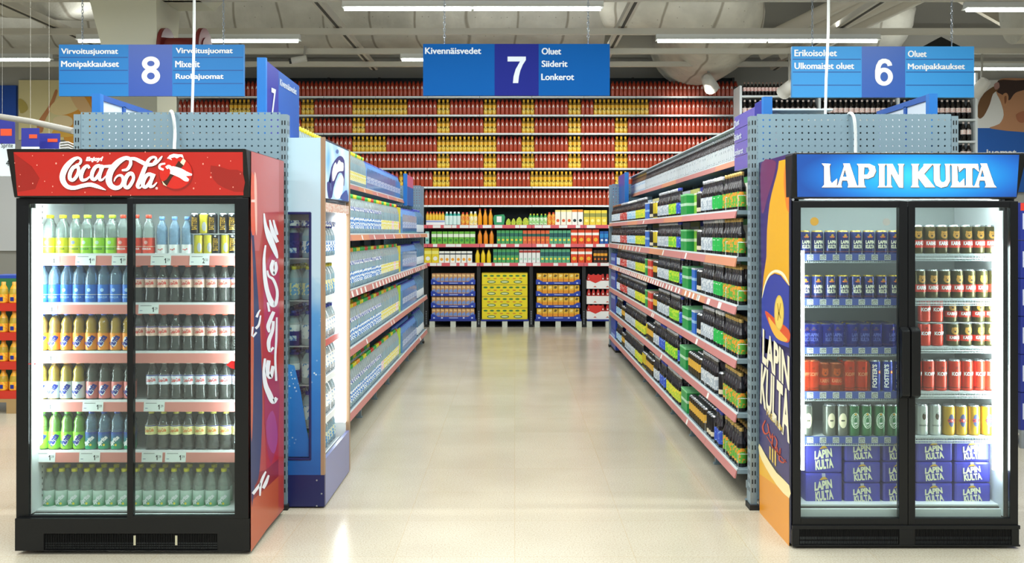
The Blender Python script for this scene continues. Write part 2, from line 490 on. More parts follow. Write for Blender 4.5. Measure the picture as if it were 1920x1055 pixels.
def aisle_sign(no, box, cs, words_, num, chains, label, slats, rot=0.0):
    u0, v0, u1, v1 = box; pl = Plane((0, SIGN_Y, 0), (0, -1, 0))
    r = empty('aisle_sign', (ux((u0 + u1) / 2, SIGN_Y), SIGN_Y, vz(v1, SIGN_Y))); tag(r, label, 'sign', 'hanging aisle signs')
    inv = Vector(r.location)
    def bld(mb, name, bevel=0):
        mb.v = [tuple(Vector(p) - inv) for p in mb.v]; return mb.build(name, r, bevel)
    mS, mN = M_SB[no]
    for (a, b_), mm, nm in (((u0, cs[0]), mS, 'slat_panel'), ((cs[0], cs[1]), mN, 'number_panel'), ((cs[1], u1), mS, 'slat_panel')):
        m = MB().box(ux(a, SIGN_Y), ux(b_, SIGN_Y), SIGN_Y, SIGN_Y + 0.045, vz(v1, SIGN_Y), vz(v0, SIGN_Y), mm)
        if nm == 'slat_panel':
            for s in slats:
                A, B = pl(a + 1.5, s - 0.8, 0.001), pl(b_ - 1.5, s + 0.8, 0.001)
                m.quad((A.x, A.y, B.z), (B.x, A.y, B.z), (B.x, A.y, A.z), (A.x, A.y, A.z), M_GROOVE)
        bld(m, nm)
    lt = M_LETTER7 if no == 7 else M_LETTER
    for s, bx in words_:
        m = MB(); put_text(m, pl, s, bx, lt, 0.003, 0.0, fat=0.0032); bld(m, 'lettering')
    m = MB(); a0, b0, a1, b1 = cs[2]; D = lambda x, y: (a0 + (a1 - a0) * x, b0 + (b1 - b0) * y)
    wd = (a1 - a0)
    if num == 7: put_poly(m, pl, [D(*q) for q in ((0, 0), (1, 0), (1, .13), (.84, .30), (.70, .52), (.62, .75), (.58, 1), (.29, 1), (.33, .74), (.44, .48), (.68, .185), (0, .185))], lt, 0.003)
    elif num == 8:
        for rx, ry, cyy, tk in ((.345, .18, .255, .29), (.36, .21, .71, .30)):
            put_strokes(m, pl, [[(.5 + (rx - .02) * math.cos(2 * PI * k / 16), cyy + ry * math.sin(2 * PI * k / 16), 1) for k in range(16)]], lt, 0.003, D, closed=True) if False else None
            ring = [(.5 + (rx + tk / 2) * math.cos(2 * PI * k / 28), cyy + (ry + tk * .28) * math.sin(2 * PI * k / 28)) for k in range(28)]
            hole = [(.5 + (rx - tk / 2) * math.cos(2 * PI * k / 28), cyy + (ry - tk * .28) * math.sin(2 * PI * k / 28)) for k in range(28)]
            put_poly(m, pl, [D(*q) for q in ring], lt, 0.003 if cyy < .5 else 0.0034, 0, [[D(*q) for q in hole]])
    else:
        ring = [(.5 + .50 * math.cos(2 * PI * k / 32), .665 + .335 * math.sin(2 * PI * k / 32)) for k in range(32)]
        hole = [(.51 + .215 * math.cos(2 * PI * k / 32), .668 + .175 * math.sin(2 * PI * k / 32)) for k in range(32)]
        put_poly(m, pl, [D(*q) for q in ring], lt, 0.003, 0, [[D(*q) for q in hole]])
        put_poly(m, pl, [D(*q) for q in ((.0, .66), (.0, .44), (.06, .24), (.2, .07), (.4, 0), (.6, 0), (.8, .05), (.92, .15), (.96, .25), (.70, .28), (.66, .2), (.55, .16), (.42, .19), (.33, .28), (.285, .44), (.285, .66))], lt, 0.0034)
    bld(m, 'number')
    for cu in chains:
        x = ux(cu, SIGN_Y); m = MB(); z = vz(v0, SIGN_Y) + 0.03; i = 0
        m.tube([(x, SIGN_Y + 0.02, z - 0.05), (x, SIGN_Y + 0.02, z)], 0.006, M_CHAIN)
        while z < LIGHT_Z:
            t = []
            for k in range(8):
                a = 2 * PI * k / 8; e = 0.011 * math.cos(a)
                t.append((x + (e if i % 2 else 0), SIGN_Y + 0.02 + (0 if i % 2 else e), z + 0.02 + 0.022 * math.sin(a)))
            m.tube(t, 0.0035, M_CHAIN, n=4, closed=True); z += 0.034; i += 1
        bld(m, 'chain')
    return r


aisle_sign(8, (110.5, 83.5, 457, 180), (241, 323, (265.7, 106, 300, 157.3)),
           [('Virvoitusjuomat', (115, 91, 221, 104)), ('Monipakkaukset', (115, 114.3, 222.7, 128.7)), ('Virvoitusjuomat', (330, 90, 436, 102.7)), ('Mixerit', (329, 114.3, 374.3, 126)), ('Ruokajuomat', (330, 138.3, 418.7, 150.7))],
           8, (153, 418), 'blue hanging sign with a large white 8 listing soft drinks', (107.5, 131.7, 156.5))
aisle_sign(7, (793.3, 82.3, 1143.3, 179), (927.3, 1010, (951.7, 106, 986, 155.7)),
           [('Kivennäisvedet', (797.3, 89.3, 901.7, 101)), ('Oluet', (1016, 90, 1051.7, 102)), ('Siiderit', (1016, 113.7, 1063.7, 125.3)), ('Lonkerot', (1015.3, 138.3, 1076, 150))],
           7, (833, 1103), 'blue hanging sign with a large 7 over the middle aisle', ())
aisle_sign(6, (1485, 87, 1826.5, 182.5), (1615.7, 1697.3, (1640.7, 110, 1674.3, 160.7)),
           [('Erikoisoluet', (1490, 93.3, 1568.7, 105.3)), ('Ulkomaiset oluet', (1490, 117.7, 1601, 129.3)), ('Oluet', (1702.7, 95, 1737, 106.7)), ('Monipakkaukset', (1702.7, 119.3, 1808.7, 133))],
           6, (1524, 1786), 'blue hanging sign with a large white 6 listing special beers', (111, 135, 159.5))

# ------------------------------------------------------------------ spotlights and a camera under the rails
M_SPOT = mat('spot_grey', 'c9c6bd', 0.5)


def spotlight(u, v, y, aim, label, s=1.0):
    p = at(u, v, y); r = empty('spotlight', p); tag(r, label, 'lamp', 'spotlights before the juice wall')
    a = Vector(aim).normalized()
    MB().tube([(0, 0, 0.02), (0, 0, LIGHT_Z + .03 - p.z)], 0.018, M_RAILD).build('bracket', r)
    MB().tube([-a * 0.12 * s, -a * 0.1 * s, a * 0.08 * s, a * 0.2 * s], [0.05 * s, 0.09 * s, 0.11 * s, 0.12 * s], M_SPOT, n=14).build('lamp_head', r)
    MB().tube([a * 0.195 * s, a * 0.203 * s], 0.1 * s, mat('spot_glass', 'fff6e0', 0.2, emit=1.5), n=14).build('lens', r)


spotlight(1328, 152, 15.4, (0.5, 0.9, -0.5), 'grey swivelling spotlight hanging from the rail before the red bottles')
spotlight(1480, 163, 14.3, (-0.3, 0.9, -0.4), 'spotlight half hidden behind the aisle 6 sign', 0.9)
spotlight(1841, 160, 14.3, (-0.5, 0.7, -0.9), 'white spotlight beside the picture of the child', 0.9)
# beams of two spotlights on the juice wall, and one added without a lamp
for (u, v, y, tu, tv, e, sz) in ((1000, 150, 14.3, 838, 262, 330, 28), (1328, 165, 15.3, 1290, 230, 75, 70), (1150, 165, 14.3, 1130, 330, 90, 60)):
    l = bpy.data.lights.new('juice_wall_beam', 'SPOT'); l.energy = e; l.spot_size = math.radians(sz); l.spot_blend = 0.9; l.color = (1, 0.95, 0.85); l.shadow_soft_size = 0.08
    o = bpy.data.objects.new('juice_wall_beam', l); o.location = at(u, v, y); COL.objects.link(o)
    o.rotation_euler = (at(tu, tv, 16.5) - at(u, v, y)).to_track_quat('-Z', 'Y').to_euler()
p = at(1000, 60, 14.6)
spotlight(1000, 150, 14.3, (-0.6, 0.8, -0.8), 'spotlight behind the aisle 7 sign aimed at the yellow bottles', 0.9)
r = empty('security_camera', at(560, 112, 14.2)); tag(r, 'small pale security camera with dark lens before the dark end of the juice wall', 'camera')
MB().tube([(-0.10, -0.02, -0.02), (0.12, 0.0, 0.02)], 0.05, M_SPOT, n=12).build('camera_body', r)
MB().tube([(-0.135, -0.025, -0.026), (-0.10, -0.02, -0.02)], 0.042, mat('lens_black', '16181a', 0.2), n=12).build('lens', r)
MB().tube([(0.08, 0, 0.02), (0.1, 0, 0.2)], 0.018, M_RAILD).build('bracket', r)

# ------------------------------------------------------------------ wall pictures
pw = Plane((0, YB - 0.06, 0), (0, -1, 0))


def wall_board(name, box, m, label, cat='poster'):
    u0, v0, u1, v1 = box; A, B = pw(u0, v0), pw(u1, v1)
    b = MB().box(A.x, B.x, YB - 0.06, YB - 0.001, B.z, A.z, m); o = b.build(name); tag(o, label, cat); return o


hand = wall_board('wall_poster', (35, 150, 190, 262), mat('poster_cream', 'efe0a6', 0.5), 'large wall picture of a hand around an orange drink behind the aisle 8 sign')
for nm, pts, c in (('print', [(130, 150), (190, 150), (190, 262), (120, 262)], 'f0a52e'), ('print', [(165, 150), (190, 150), (190, 225), (178, 215)], 'e0702a'),
                   ('print', [(70, 232), (76, 220), (90, 200), (97, 185), (104, 168), (108, 172), (102, 190), (95, 206), (84, 226), (80, 247), (70, 247)], 'd08a52'),
                   ('print', [(92, 205), (112, 182), (135, 180), (150, 200), (132, 212), (108, 216)], 'fbe0a0'), ('print', [(100, 222), (120, 216), (135, 222), (133, 236), (105, 236)], 'fbe3b0'),
                   ('print', [(105, 240), (132, 238), (138, 255), (98, 255)], 'f6c04a'), ('print', [(128, 168), (150, 172), (172, 205), (160, 214), (142, 200)], 'f3c68a'), ('print', [(35, 185), (48, 192), (52, 205), (38, 212)], 'c7b25a')):
    m = MB(); put_poly(m, pw, pts, mat('poster_' + c, c, 0.5), 0.003 + 0.001 * len(hand.children), 3); m.build('printed_shape', hand)
girl = wall_board('wall_poster', (1826, 150, 1960, 240), mat('poster_sky', 'e9e8e2', 0.5), 'large wall picture of a child with a ponytail above the blue wall band')
gi = 0
for pts, c, sm in (([(1872, 152), (1885, 146.5), (1925, 147), (1960, 147), (1960, 241), (1858, 241), (1874, 232), (1882, 215), (1876, 190), (1868, 172)], 'c08a62', 3),
                   ([(1868, 170), (1872, 150.5), (1905, 150.5), (1935, 150.5), (1930, 165), (1908, 172), (1900, 178), (1892, 188), (1880, 178)], '3a2318', 3),
                   ([(1858, 165), (1866, 162), (1872, 168), (1862, 176), (1856, 195), (1848, 212), (1842, 220), (1836, 222), (1832, 214), (1834, 196), (1842, 178)], '77522e', 3),
                   ([(1864, 158), (1872, 154), (1874, 164), (1866, 168)], 'b88a80', 3),
                   ([(1880, 178), (1887, 174), (1891, 182), (1888, 196), (1884, 201), (1880, 192)], 'c48e62', 3), ([(1883, 182), (1887, 180), (1887, 190), (1884, 195)], '8a5434', 3),
                   ([(1906, 214), (1922, 208), (1930, 218), (1918, 230), (1908, 226)], 'ac6a48', 3)):
    m = MB(); put_poly(m, pw, pts, mat('poster_' + c, c, 0.5), 0.003 + 0.001 * gi, sm); gi += 1; m.build('printed_shape', girl)
band = wall_board('wall_banner', (1826, 240, 1990, 360), M_BLUEBAND, 'blue wall band with white lettering below the picture of the child', 'banner')
m = MB(); put_text(m, pw, 'juomat', (1848, 280, 1906, 296), M_LETTER, 0.004, 0.03); m.build('lettering', band)
ban2 = wall_board('wall_banner', (-40, 160, 30, 222), mat('banner_blue', '1a52b8', 0.5), 'deep blue wall banner beside the picture of the hand', 'banner')
wpl = wall_board('wall_panel', (-60, 300, 130, 470), mat('bright_wall_panel', 'f4f6f6', 0.6), 'bright white wall panel behind the stacked orange drinks', 'panel')
# ------------------------------------------------------------------ gondola end frames of perforated steel
EY = 5.62


def peg_mat(name, col, pitch=0.038, rad=0.0052, ox=0.0, oz=0.0):
    m = mat(name, col, 0.4, 0.25); nt, p, N, L = nodes(m)
    tc = N('ShaderNodeTexCoord'); sx = N('ShaderNodeSeparateXYZ'); L(tc.outputs['Object'], sx.inputs[0])
    def cell(s, o):
        a = N('ShaderNodeMath'); a.operation = 'ADD'; a.inputs[1].default_value = o; L(s, a.inputs[0])
        b = N('ShaderNodeMath'); b.operation = 'PINGPONG'; b.inputs[1].default_value = pitch / 2; L(a.outputs[0], b.inputs[0])
        c = N('ShaderNodeMath'); c.operation = 'POWER'; c.inputs[1].default_value = 2; L(b.outputs[0], c.inputs[0]); return c.outputs[0]
    s = N('ShaderNodeMath'); s.operation = 'ADD'; L(cell(sx.outputs[0], ox), s.inputs[0]); L(cell(sx.outputs[2], oz), s.inputs[1])
    lt = N('ShaderNodeMath'); lt.operation = 'GREATER_THAN'; lt.inputs[1].default_value = rad * rad; L(s.outputs[0], lt.inputs[0])
    L(lt.outputs[0], p.inputs['Alpha'])
    return m


M_PEG = peg_mat('perforated_steel', '8eaab9')
M_POST = mat('post_steel', '8ca2ae', 0.4, 0.3)
M_SLOT = mat('slot_dark', '1e2428', 0.8)
M_FOOT = mat('foot_black', '15171a', 0.6)


def end_frame(x0, x1, y, top, label, slots=True, holes=True):
    r = empty('gondola_end_frame', ((x0 + x1) / 2, y, 0)); tag(r, label, 'shelving', 'perforated end frames of the gondolas')
    hw = (x1 - x0) / 2
    MB().box(-hw + 0.04, hw - 0.04, 0.005, 0.009, 0.06, top, M_PEG).build('perforated_panel', r)
    for s in (-1, 1):
        p = MB(); a, b = (s * hw - 0.04, s * hw) if s > 0 else (-hw, -hw + 0.04)
        p.box(a, b, 0, 0.07, 0.03, top - 0.012, M_POST)
        if slots:
            z = 0.1; c = (a + b) / 2
            while z < top - 0.05:
                for xx in (c - 0.008, c + 0.008):
                    p.quad((xx - 0.0035, -0.001, z), (xx + 0.0035, -0.001, z), (xx + 0.0035, -0.001, z + 0.026), (xx - 0.0035, -0.001, z + 0.026), M_SLOT)
                    yy = 0.02 if xx < c else 0.05
                    sx = b + 0.001 if s > 0 else a - 0.001
                    p.quad((sx, yy - 0.004, z), (sx, yy + 0.004, z), (sx, yy + 0.004, z + 0.026), (sx, yy - 0.004, z + 0.026), M_SLOT)
                z += 0.05
        o = p.build('upright', r)
        MB().box(a - 0.008, b + 0.008, -0.02, 0.09, 0.0, 0.03, M_FOOT).build('foot', o)
    return r


end_frame(ux(138, EY), ux(538, EY), EY, 2.325, 'grey perforated end frame behind the red soda fridge')
end_frame(ux(1407, EY), ux(1797, EY), EY, 2.315, 'grey perforated end frame behind the blue beer fridge')
end_frame(-2.6, -1.335, 14.05, 2.31, 'far perforated end frame of the water gondola, before the juice wall', False)
end_frame(1.344, 2.6, 13.62, 2.31, 'far perforated end frame of the beer gondola, before the juice wall', False)

# power cords dropping from the ceiling behind the end frames, and the loops over their tops
M_CORD = mat('cord_white', 'e6ecec', 0.45)
tag(MB().tube([at(364.5, -40, 5.75), at(364, 60, 5.75), at(362, 150, 5.75), at(360, 215, 5.75), at(360, 260, 5.75)], 0.0085, M_CORD).build('power_cord'), 'white cord dropping in front of the aisle 8 sign behind the red fridge', 'cord', 'white power cords')
tag(MB().tube([at(1554, -40, 5.75), at(1553, 60, 5.75), at(1549, 150, 5.75), at(1547.5, 220, 5.75), at(1547, 260, 5.75)], 0.0085, M_CORD).build('power_cord'), 'white cord dropping in front of the aisle 6 sign behind the blue fridge', 'cord', 'white power cords')
tag(MB().tube([p[:3] for p in catmull([(*at(316, 225, 5.68), 0), (*at(319, 212, 5.66), 0), (*at(322, 209.5, 5.60), 0), (*at(326, 225, 5.585), 0), (*at(328, 250, 5.585), 0), (*at(327, 275, 5.55), 0), (*at(327, 300, 5.5), 0)], 5)], 0.0095, M_CORD).build('power_cord'), 'white cord looping over the perforated frame down to the red soda fridge', 'cord', 'white power cords')
tag(MB().tube([p[:3] for p in catmull([(*at(1588, 230, 5.68), 0), (*at(1591, 215, 5.66), 0), (*at(1597, 213, 5.60), 0), (*at(1602, 225, 5.585), 0), (*at(1604, 255, 5.585), 0), (*at(1604, 290, 5.58), 0), (*at(1604, 310, 5.56), 0)], 5)], 0.0095, M_CORD).build('power_cord'), 'white cord looping over the perforated frame down to the blue beer fridge', 'cord', 'white power cords')


# ------------------------------------------------------------------ flag signs standing out from the gondolas
M_FLAGP = mat('flag_purple', '232a94', 0.4); M_FLAGB = mat('flag_blue', '0d55ac', 0.4); M_FLAGE = mat('flag_edge', '1a78cf', 0.35); M_FLAGV = mat('flag_violet', '6a68c2', 0.18)
M_FLAGW = mat('flag_backing', 'd3e0ee', 0.5)

# the one over the water cooler: x = -1.5
X = -1.5; pl = Plane((X, 0, 0), (1, 0, 0))
r = empty('flag_sign', (X, 5.78, 2.178)); tag(r, 'tall blue flag sign with a pale 7 standing over the water cooler', 'sign', 'flag signs on the gondolas')
org = Vector(r.location)
def loc(mb, name, par):
    mb.v = [tuple(Vector(p) - org) for p in mb.v]; return mb.build(name, par)
zt0, zt1, zb = 2.66, 2.63, 2.178
loc(MB().hexa([(X - 0.03, 5.78, zb), (X, 5.78, zb), (X, 6.1, zb), (X - 0.03, 6.1, zb), (X - 0.03, 5.78, 2.66), (X, 5.78, 2.66), (X, 6.1, 2.65), (X - 0.03, 6.1, 2.65)], M_FLAGP), 'number_panel', r)
loc(MB().hexa([(X - 0.03, 6.1, zb), (X, 6.1, zb), (X, 6.68, zb), (X - 0.03, 6.68, zb), (X - 0.03, 6.1, 2.65), (X, 6.1, 2.65), (X, 6.68, 2.64), (X - 0.03, 6.68, 2.64)], M_FLAGB), 'text_panel', r)
loc(MB().box(X - 0.045, X + 0.008, 5.755, 5.785, zb, 2.67, M_FLAGE), 'edge_profile', r)
m = MB(); put_text(m, pl, '7', None, M_LETTER7, 0.003, 0.02, quad=((509, 164), (517.5, 168), (517.5, 214), (509, 213))); loc(m, 'number', r)
m = MB(); put_text(m, pl, 'Kivennäisvedet', None, M_LETTER7, 0.003, 0.02, quad=((525, 147), (556, 166), (556, 178), (525, 160))); loc(m, 'lettering', r)

# the one on the beer gondola: x = 1.5
X = 1.5; pl = Plane((X, 0, 0), (-1, 0, 0))
r = empty('flag_sign', (X, 5.78, 2.04)); tag(r, 'violet flag sign beside the perforated frame on the beer gondola', 'sign', 'flag signs on the gondolas')
org = Vector(r.location)
for i in range(4):
    z0, z1 = 2.04 + 0.0925 * i, 2.04 + 0.0925 * (i + 1) - 0.004
    loc(MB().box(X, X + 0.025, 6.0, 6.55, z0, z1, M_FLAGV), 'slat', r)
loc(MB().box(X, X + 0.03, 5.80, 5.998, 2.04, 2.425, M_FLAGP), 'number_panel', r)
loc(MB().box(X - 0.008, X + 0.045, 5.755, 5.80, 2.04, 2.435, M_FLAGE), 'edge_profile', r)
loc(MB().box(1.39, X + .02, 5.685, 5.76, 2.1, 2.13, M_POST), 'bracket', r)
for s, q in (('Oluet', ((1376, 228), (1386, 221), (1386, 233), (1376, 240))), ('Siiderit', ((1376, 253), (1390, 247), (1390, 259), (1376, 265))), ('Lonkerot', ((1376, 281), (1393, 275), (1393, 287), (1376, 293)))):
    m = MB(); put_text(m, pl, s, None, M_LETTER7, 0.003, 0.02, quad=q); loc(m, 'lettering', r)

# the two facing away, on the outer sides of both gondolas
for X, lab in ((-2.53, 'blue framed back of a flag sign above the red soda fridge'), (2.53, 'blue framed back of a flag sign above the blue beer fridge')):
    s = -1 if X < 0 else 1
    r = empty('flag_sign', (X, 5.80, 2.1)); tag(r, lab, 'sign', 'flag signs on the gondolas')
    MB().box(-0.01, 0.01, 0.02, 0.85, 0, 0.33, M_FLAGW).build('backing', r)
    f = MB()
    f.box(-0.025, 0.025, 0, 0.05, -0.02, 0.36, M_FLAGE); f.box(-0.02, 0.02, 0.05, 0.86, 0.325, 0.36, M_FLAGB); f.box(-0.02, 0.02, 0.36, 0.40, 0, 0.33, M_FLAGB); f.box(-0.02, 0.02, 0.83, 0.86, 0, 0.33, M_FLAGB)
    f.build('frame', r)
    MB().box(-.03, .03, -.115, 0, .05, .08, M_POST).build('bracket', r)
# far ends
for X, y0, lab, c in ((-1.5, 13.15, 'small flag sign with pink top at the far end of the water gondola', 'd0608c'), (1.5, 12.85, 'small blue flag sign at the far end of the beer gondola', '4a3fae')):
    r = empty('flag_sign', (X, y0, 2.0)); tag(r, lab, 'sign', 'flag signs on the gondolas')
    MB().box(-0.02, 0.02, 0.05, 0.85, 0, 0.26, M_FLAGB).build('lower_panel', r)
    MB().box(-0.02, 0.02, 0.05, 0.85, 0.26, 0.42, mat('flag_' + c, c, 0.4)).build('upper_panel', r)
    MB().box(-0.026, 0.026, 0, 0.05, -0.01, 0.43, M_FLAGE).build('edge_profile', r)
    MB().box(-0.3 if X < 0 else 0.02, -0.02 if X < 0 else 0.3, 0.3, 0.33, 0.1, 0.13, M_POST).build('bracket', r)
# ------------------------------------------------------------------ glass-door fridges
class Thing:
    """an Empty at the base; part() takes a mesh laid out in world space"""
    def __init__(s, name, loc_, label, cat, group=None):
        s.r = empty(name, loc_); s.o = Vector(loc_); tag(s.r, label, cat, group)

    def part(s, mb, name, parent=None, bevel=0.0):
        mb.v = [tuple(Vector(p) - s.o) for p in mb.v]
        return mb.build(name, parent or s.r, bevel)


M_BLK = mat('fridge_black', '0a0c0e', 0.35, spec=.35)
M_BLK2 = mat('fridge_black_matt', '060708', 0.6, spec=.3)
M_INNER = mat('fridge_liner', 'eef2f2', 0.5)
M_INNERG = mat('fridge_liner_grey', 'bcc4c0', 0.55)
M_GLASS = film('door_glass', 'f4fbf9', 0.015, 0.55, 0.02)
M_LAMP = mat('fridge_lamp', 'ffffff', 0.3, emit=38.0, ecol='f2fbff')
M_SHELFW = mat('shelf_white', 'e8eef0', 0.4)
M_WIRE = mat('shelf_wire', 'cfd8dc', 0.3, 0.5)
M_TAGW = mat('price_card', 'eef3f2', 0.5)
M_INK = mat('price_ink', '1c2226', 0.6)
M_PINK = mat('price_rail_pink', 'd98a80', 0.45)
M_RED = mat('header_red', 'b41814', 0.3, emit=0.08, ecol='ff2a12')
M_CREAM = mat('header_script', 'ffffff', 0.3, emit=0.75, ecol='ffffff')
M_SHADE = mat('script_shadow', '6e1310', 0.5)

# ================================================== red soda fridge
FY = 4.83
fl, fr = ux(28, FY), ux(468, FY); fb = 5.53; ftop = vz(283, FY)
T = Thing('soda_fridge', ((fl + fr) / 2, FY, 0), 'black two-door soda fridge under a red header with white script', 'fridge')
X0, X1 = fl, fr
# cabinet shell
c = MB()
c.box(X0, X0 + 0.05, FY + 0.05, fb, 0.02, ftop - 0.01, M_BLK)
c.box(X1 - 0.05, X1, FY + 0.05, fb, 0.02, ftop - 0.01, M_BLK)
c.box(X0 + 0.05, X1 - 0.05, fb - 0.05, fb, 0.02, ftop - 0.01, M_BLK)
c.box(X0 + 0.05, X1 - 0.05, FY + 0.08, fb - 0.05, ftop - 0.10, ftop - 0.01, M_BLK)
c.box(X0 + 0.05, X1 - 0.05, FY + 0.08, fb - 0.05, 0.02, 0.19, M_BLK)
T.part(c, 'cabinet')
gz0, gz1 = vz(968, FY), vz(381, FY)
c = MB()
c.box(X0 + 0.051, X0 + 0.06, FY + 0.09, fb - 0.051, 0.19, ftop - 0.10, M_INNER)
c.box(X1 - 0.06, X1 - 0.051, FY + 0.09, fb - 0.051, 0.19, ftop - 0.10, M_INNER)
c.box(X0 + 0.06, X1 - 0.06, fb - 0.06, fb - 0.051, 0.19, ftop - 0.10, M_INNERG)
c.box(X0 + 0.06, X1 - 0.06, FY + 0.09, fb - 0.06, 0.191, 0.20, M_INNER)
c.box(X0 + 0.06, X1 - 0.06, FY + 0.09, fb - 0.06, ftop - 0.112, ftop - 0.101, M_INNER)
T.part(c, 'liner')
# bottom: sill and grille
b = MB()
b.box(X0, X1, FY, FY + 0.05, vz(1000, FY), vz(972, FY), M_BLK); b.box(X0, X1, FY + 0.012, FY + 0.05, 0.02, vz(1000, FY), M_BLK)
b.box(X0, ux(82, FY), FY, FY + 0.012, 0.02, vz(1000, FY), M_BLK); b.box(ux(408, FY), X1, FY, FY + 0.012, 0.02, vz(1000, FY), M_BLK)
b.box(ux(82, FY), ux(408, FY), FY, FY + 0.012, 0.02, vz(1031, FY), M_BLK)
base = T.part(b, 'plinth')
g = MB(); M_GR = mat('grille_metal', '7c858a', 0.35, 0.6)
x = ux(83, FY)
while x < ux(407, FY):
    g.box(x, x + 0.0035, FY + 0.004, FY + 0.010, vz(1030, FY), vz(1001, FY), M_BLK2); x += 0.0085
for v in (1019, 1023.5, 1028): g.box(ux(83, FY), ux(407, FY), FY + 0.0095, FY + 0.0115, vz(v + 0.7, FY), vz(v - 0.7, FY), M_GR)
for u in (252, 330): g.box(ux(u - 2, FY), ux(u + 2, FY), FY + 0.002, FY + 0.006, vz(1022, FY), vz(1004, FY), mat('clip_cream', 'b9b59a', 0.4))
T.part(g, 'grille', base)
# door frames and panes
for (a, b_, name, yy) in ((30, 246, 'door', FY + 0.03), (238, 466, 'door', FY)):
    m = MB(); x0, x1 = ux(a, yy), ux(b_, yy)
    la, lb = (54, 239) if a == 30 else (249.5, 440)
    z0, z1 = vz(972, yy), vz(371, yy); i0, i1, k0, k1 = ux(la, yy), ux(lb, yy), vz(966, yy), vz(382, yy)
    for (p, q, r0, r1) in ((x0, i0, z0, z1), (i1, x1, z0, z1), (i0, i1, z0, k0), (i0, i1, k1, z1)):
        m.box(p, q, yy, yy + 0.028, r0, r1, M_BLK)
    d = T.part(m, name, None, 0.003)
    T.part(MB().box(i0, i1, yy + 0.012, yy + 0.016, k0, k1, M_GLASS), 'pane', d)
# the red arrow stickers on the frame and glass
pf = Plane((0, FY + 0.012, 0), (0, -1, 0))
m = MB(); R_ = mat('sticker_red', 'e0262a', 0.4)
put_poly(m, pf, [(53, 681.3), (64, 681.3), (62, 678), (69, 681.8), (62, 686), (64, 682.5), (53, 682.5)], R_, 0.003)
put_poly(m, pf, [(424, 684), (434, 676), (440, 677), (440, 692), (433, 690)], R_, 0.003)
T.part(m, 'sticker')
# header: leans a little forward, red face in a black frame
hz0, hz1 = vz(370, FY), ftop + 0.005
h = MB(); yt = FY - 0.075
xa, xb = X0 - 0.005, X1 + 0.002
h.hexa([(xa, FY, hz0), (xb, FY, hz0), (xb, fb, hz0), (xa, fb, hz0), (xa, yt, hz1), (xb, yt, hz1), (xb, fb, hz1), (xa, fb, hz1)], M_BLK)
hdr = T.part(h, 'header', None, 0.006)
ph = Plane((0, FY, hz0), (0, -(hz1 - hz0), (yt - FY))); 
if ph.n.y > 0: ph.n = -ph.n
m = MB(); put_poly(m, ph, [(25.5, 285), (455, 285), (456.5, 366), (33, 367)], M_RED, 0.001)
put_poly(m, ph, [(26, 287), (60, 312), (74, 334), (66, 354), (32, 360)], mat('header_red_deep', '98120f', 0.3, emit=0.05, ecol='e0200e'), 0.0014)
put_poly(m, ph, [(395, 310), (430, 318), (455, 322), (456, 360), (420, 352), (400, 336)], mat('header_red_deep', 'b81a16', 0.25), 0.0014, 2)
T.part(m, 'face', hdr)
# drops and the button emblem
m = MB(); M_DROP = mat('drop_pale', 'f0a090', 0.3, emit=0.3)
for x, y, s in ((205, 110, 7), (248, 198, 9), (428, 182, 13), (495, 105, 8), (90, 288, 6), (208, 370, 9), (80, 398, 9), (396, 398, 10), (390, 455, 6), (700, 455, 9), (945, 488, 7), (1130, 482, 8), (935, 90, 10), (320, 350, 8), (1268, 75, 9), (38, 178, 7)):
    put_poly(m, ph, disc(x / 5.025 + 20, y / 5.025 + 270, s / 9, s / 7, 10), M_DROP, 0.002)
for x, y, s in ((675, 178, 12), (822, 192, 12), (745, 298, 12), (590, 398, 12), (923, 152, 8), (748, 258, 7), (606, 350, 6), (828, 402, 9), (945, 387, 9), (1010, 267, 7), (715, 120, 7), (155, 70, 8)):
    put_poly(m, ph, disc(x / 4.797 + 240, y / 4.797 + 270, s / 9, s / 7, 10), M_DROP, 0.002)
T.part(m, 'drops', hdr)
m = MB()
put_poly(m, ph, disc(330, 326, 32, 31.5, 36), mat('button_rim', '9a1414', 0.3), 0.003)
put_poly(m, ph, disc(329.5, 324, 30.5, 30, 36), mat('button_red', 'd41c14', 0.2, emit=0.06), 0.004)
Z2 = lambda x, y: (x / 4.797 + 240, y / 4.797 + 270)
put_poly(m, ph, [Z2(*p) for p in ((455, 150), (500, 190), (455, 240), (395, 300), (350, 375), (300, 345), (345, 320), (400, 240))], mat('bottle_dark', '3a1a10', 0.2), 0.005)
put_poly(m, ph, [Z2(*p) for p in ((470, 165), (495, 125), (520, 150), (500, 192))], mat('bottle_cream', 'f2e7c0', 0.3, emit=0.3), 0.0055)
put_poly(m, ph, [Z2(*p) for p in ((305, 330), (350, 380), (318, 365))], mat('bottle_cream', 'f2e7c0', 0.3), 0.0055)
put_poly(m, ph, [Z2(*p) for p in ((350, 130), (375, 100), (410, 88), (450, 92), (490, 95), (500, 125), (470, 112), (440, 128), (420, 118), (385, 125), (395, 145), (365, 130))], M_CREAM, 0.0055)
put_strokes(m, ph, [[(335, 175, 14), (290, 185, 18), (285, 215, 20), (320, 230, 16)], [(345, 215, 30), (365, 200, 26), (385, 215, 30), (400, 240, 30)], [(395, 215, 34), (430, 225, 40), (470, 240, 44), (520, 265, 40), (575, 275, 14)], [(380, 250, 30), (430, 262, 44), (480, 285, 44), (520, 315, 40), (545, 325, 20)]], M_CREAM, 0.0062, Z2)
T.part(m, 'emblem', hdr)
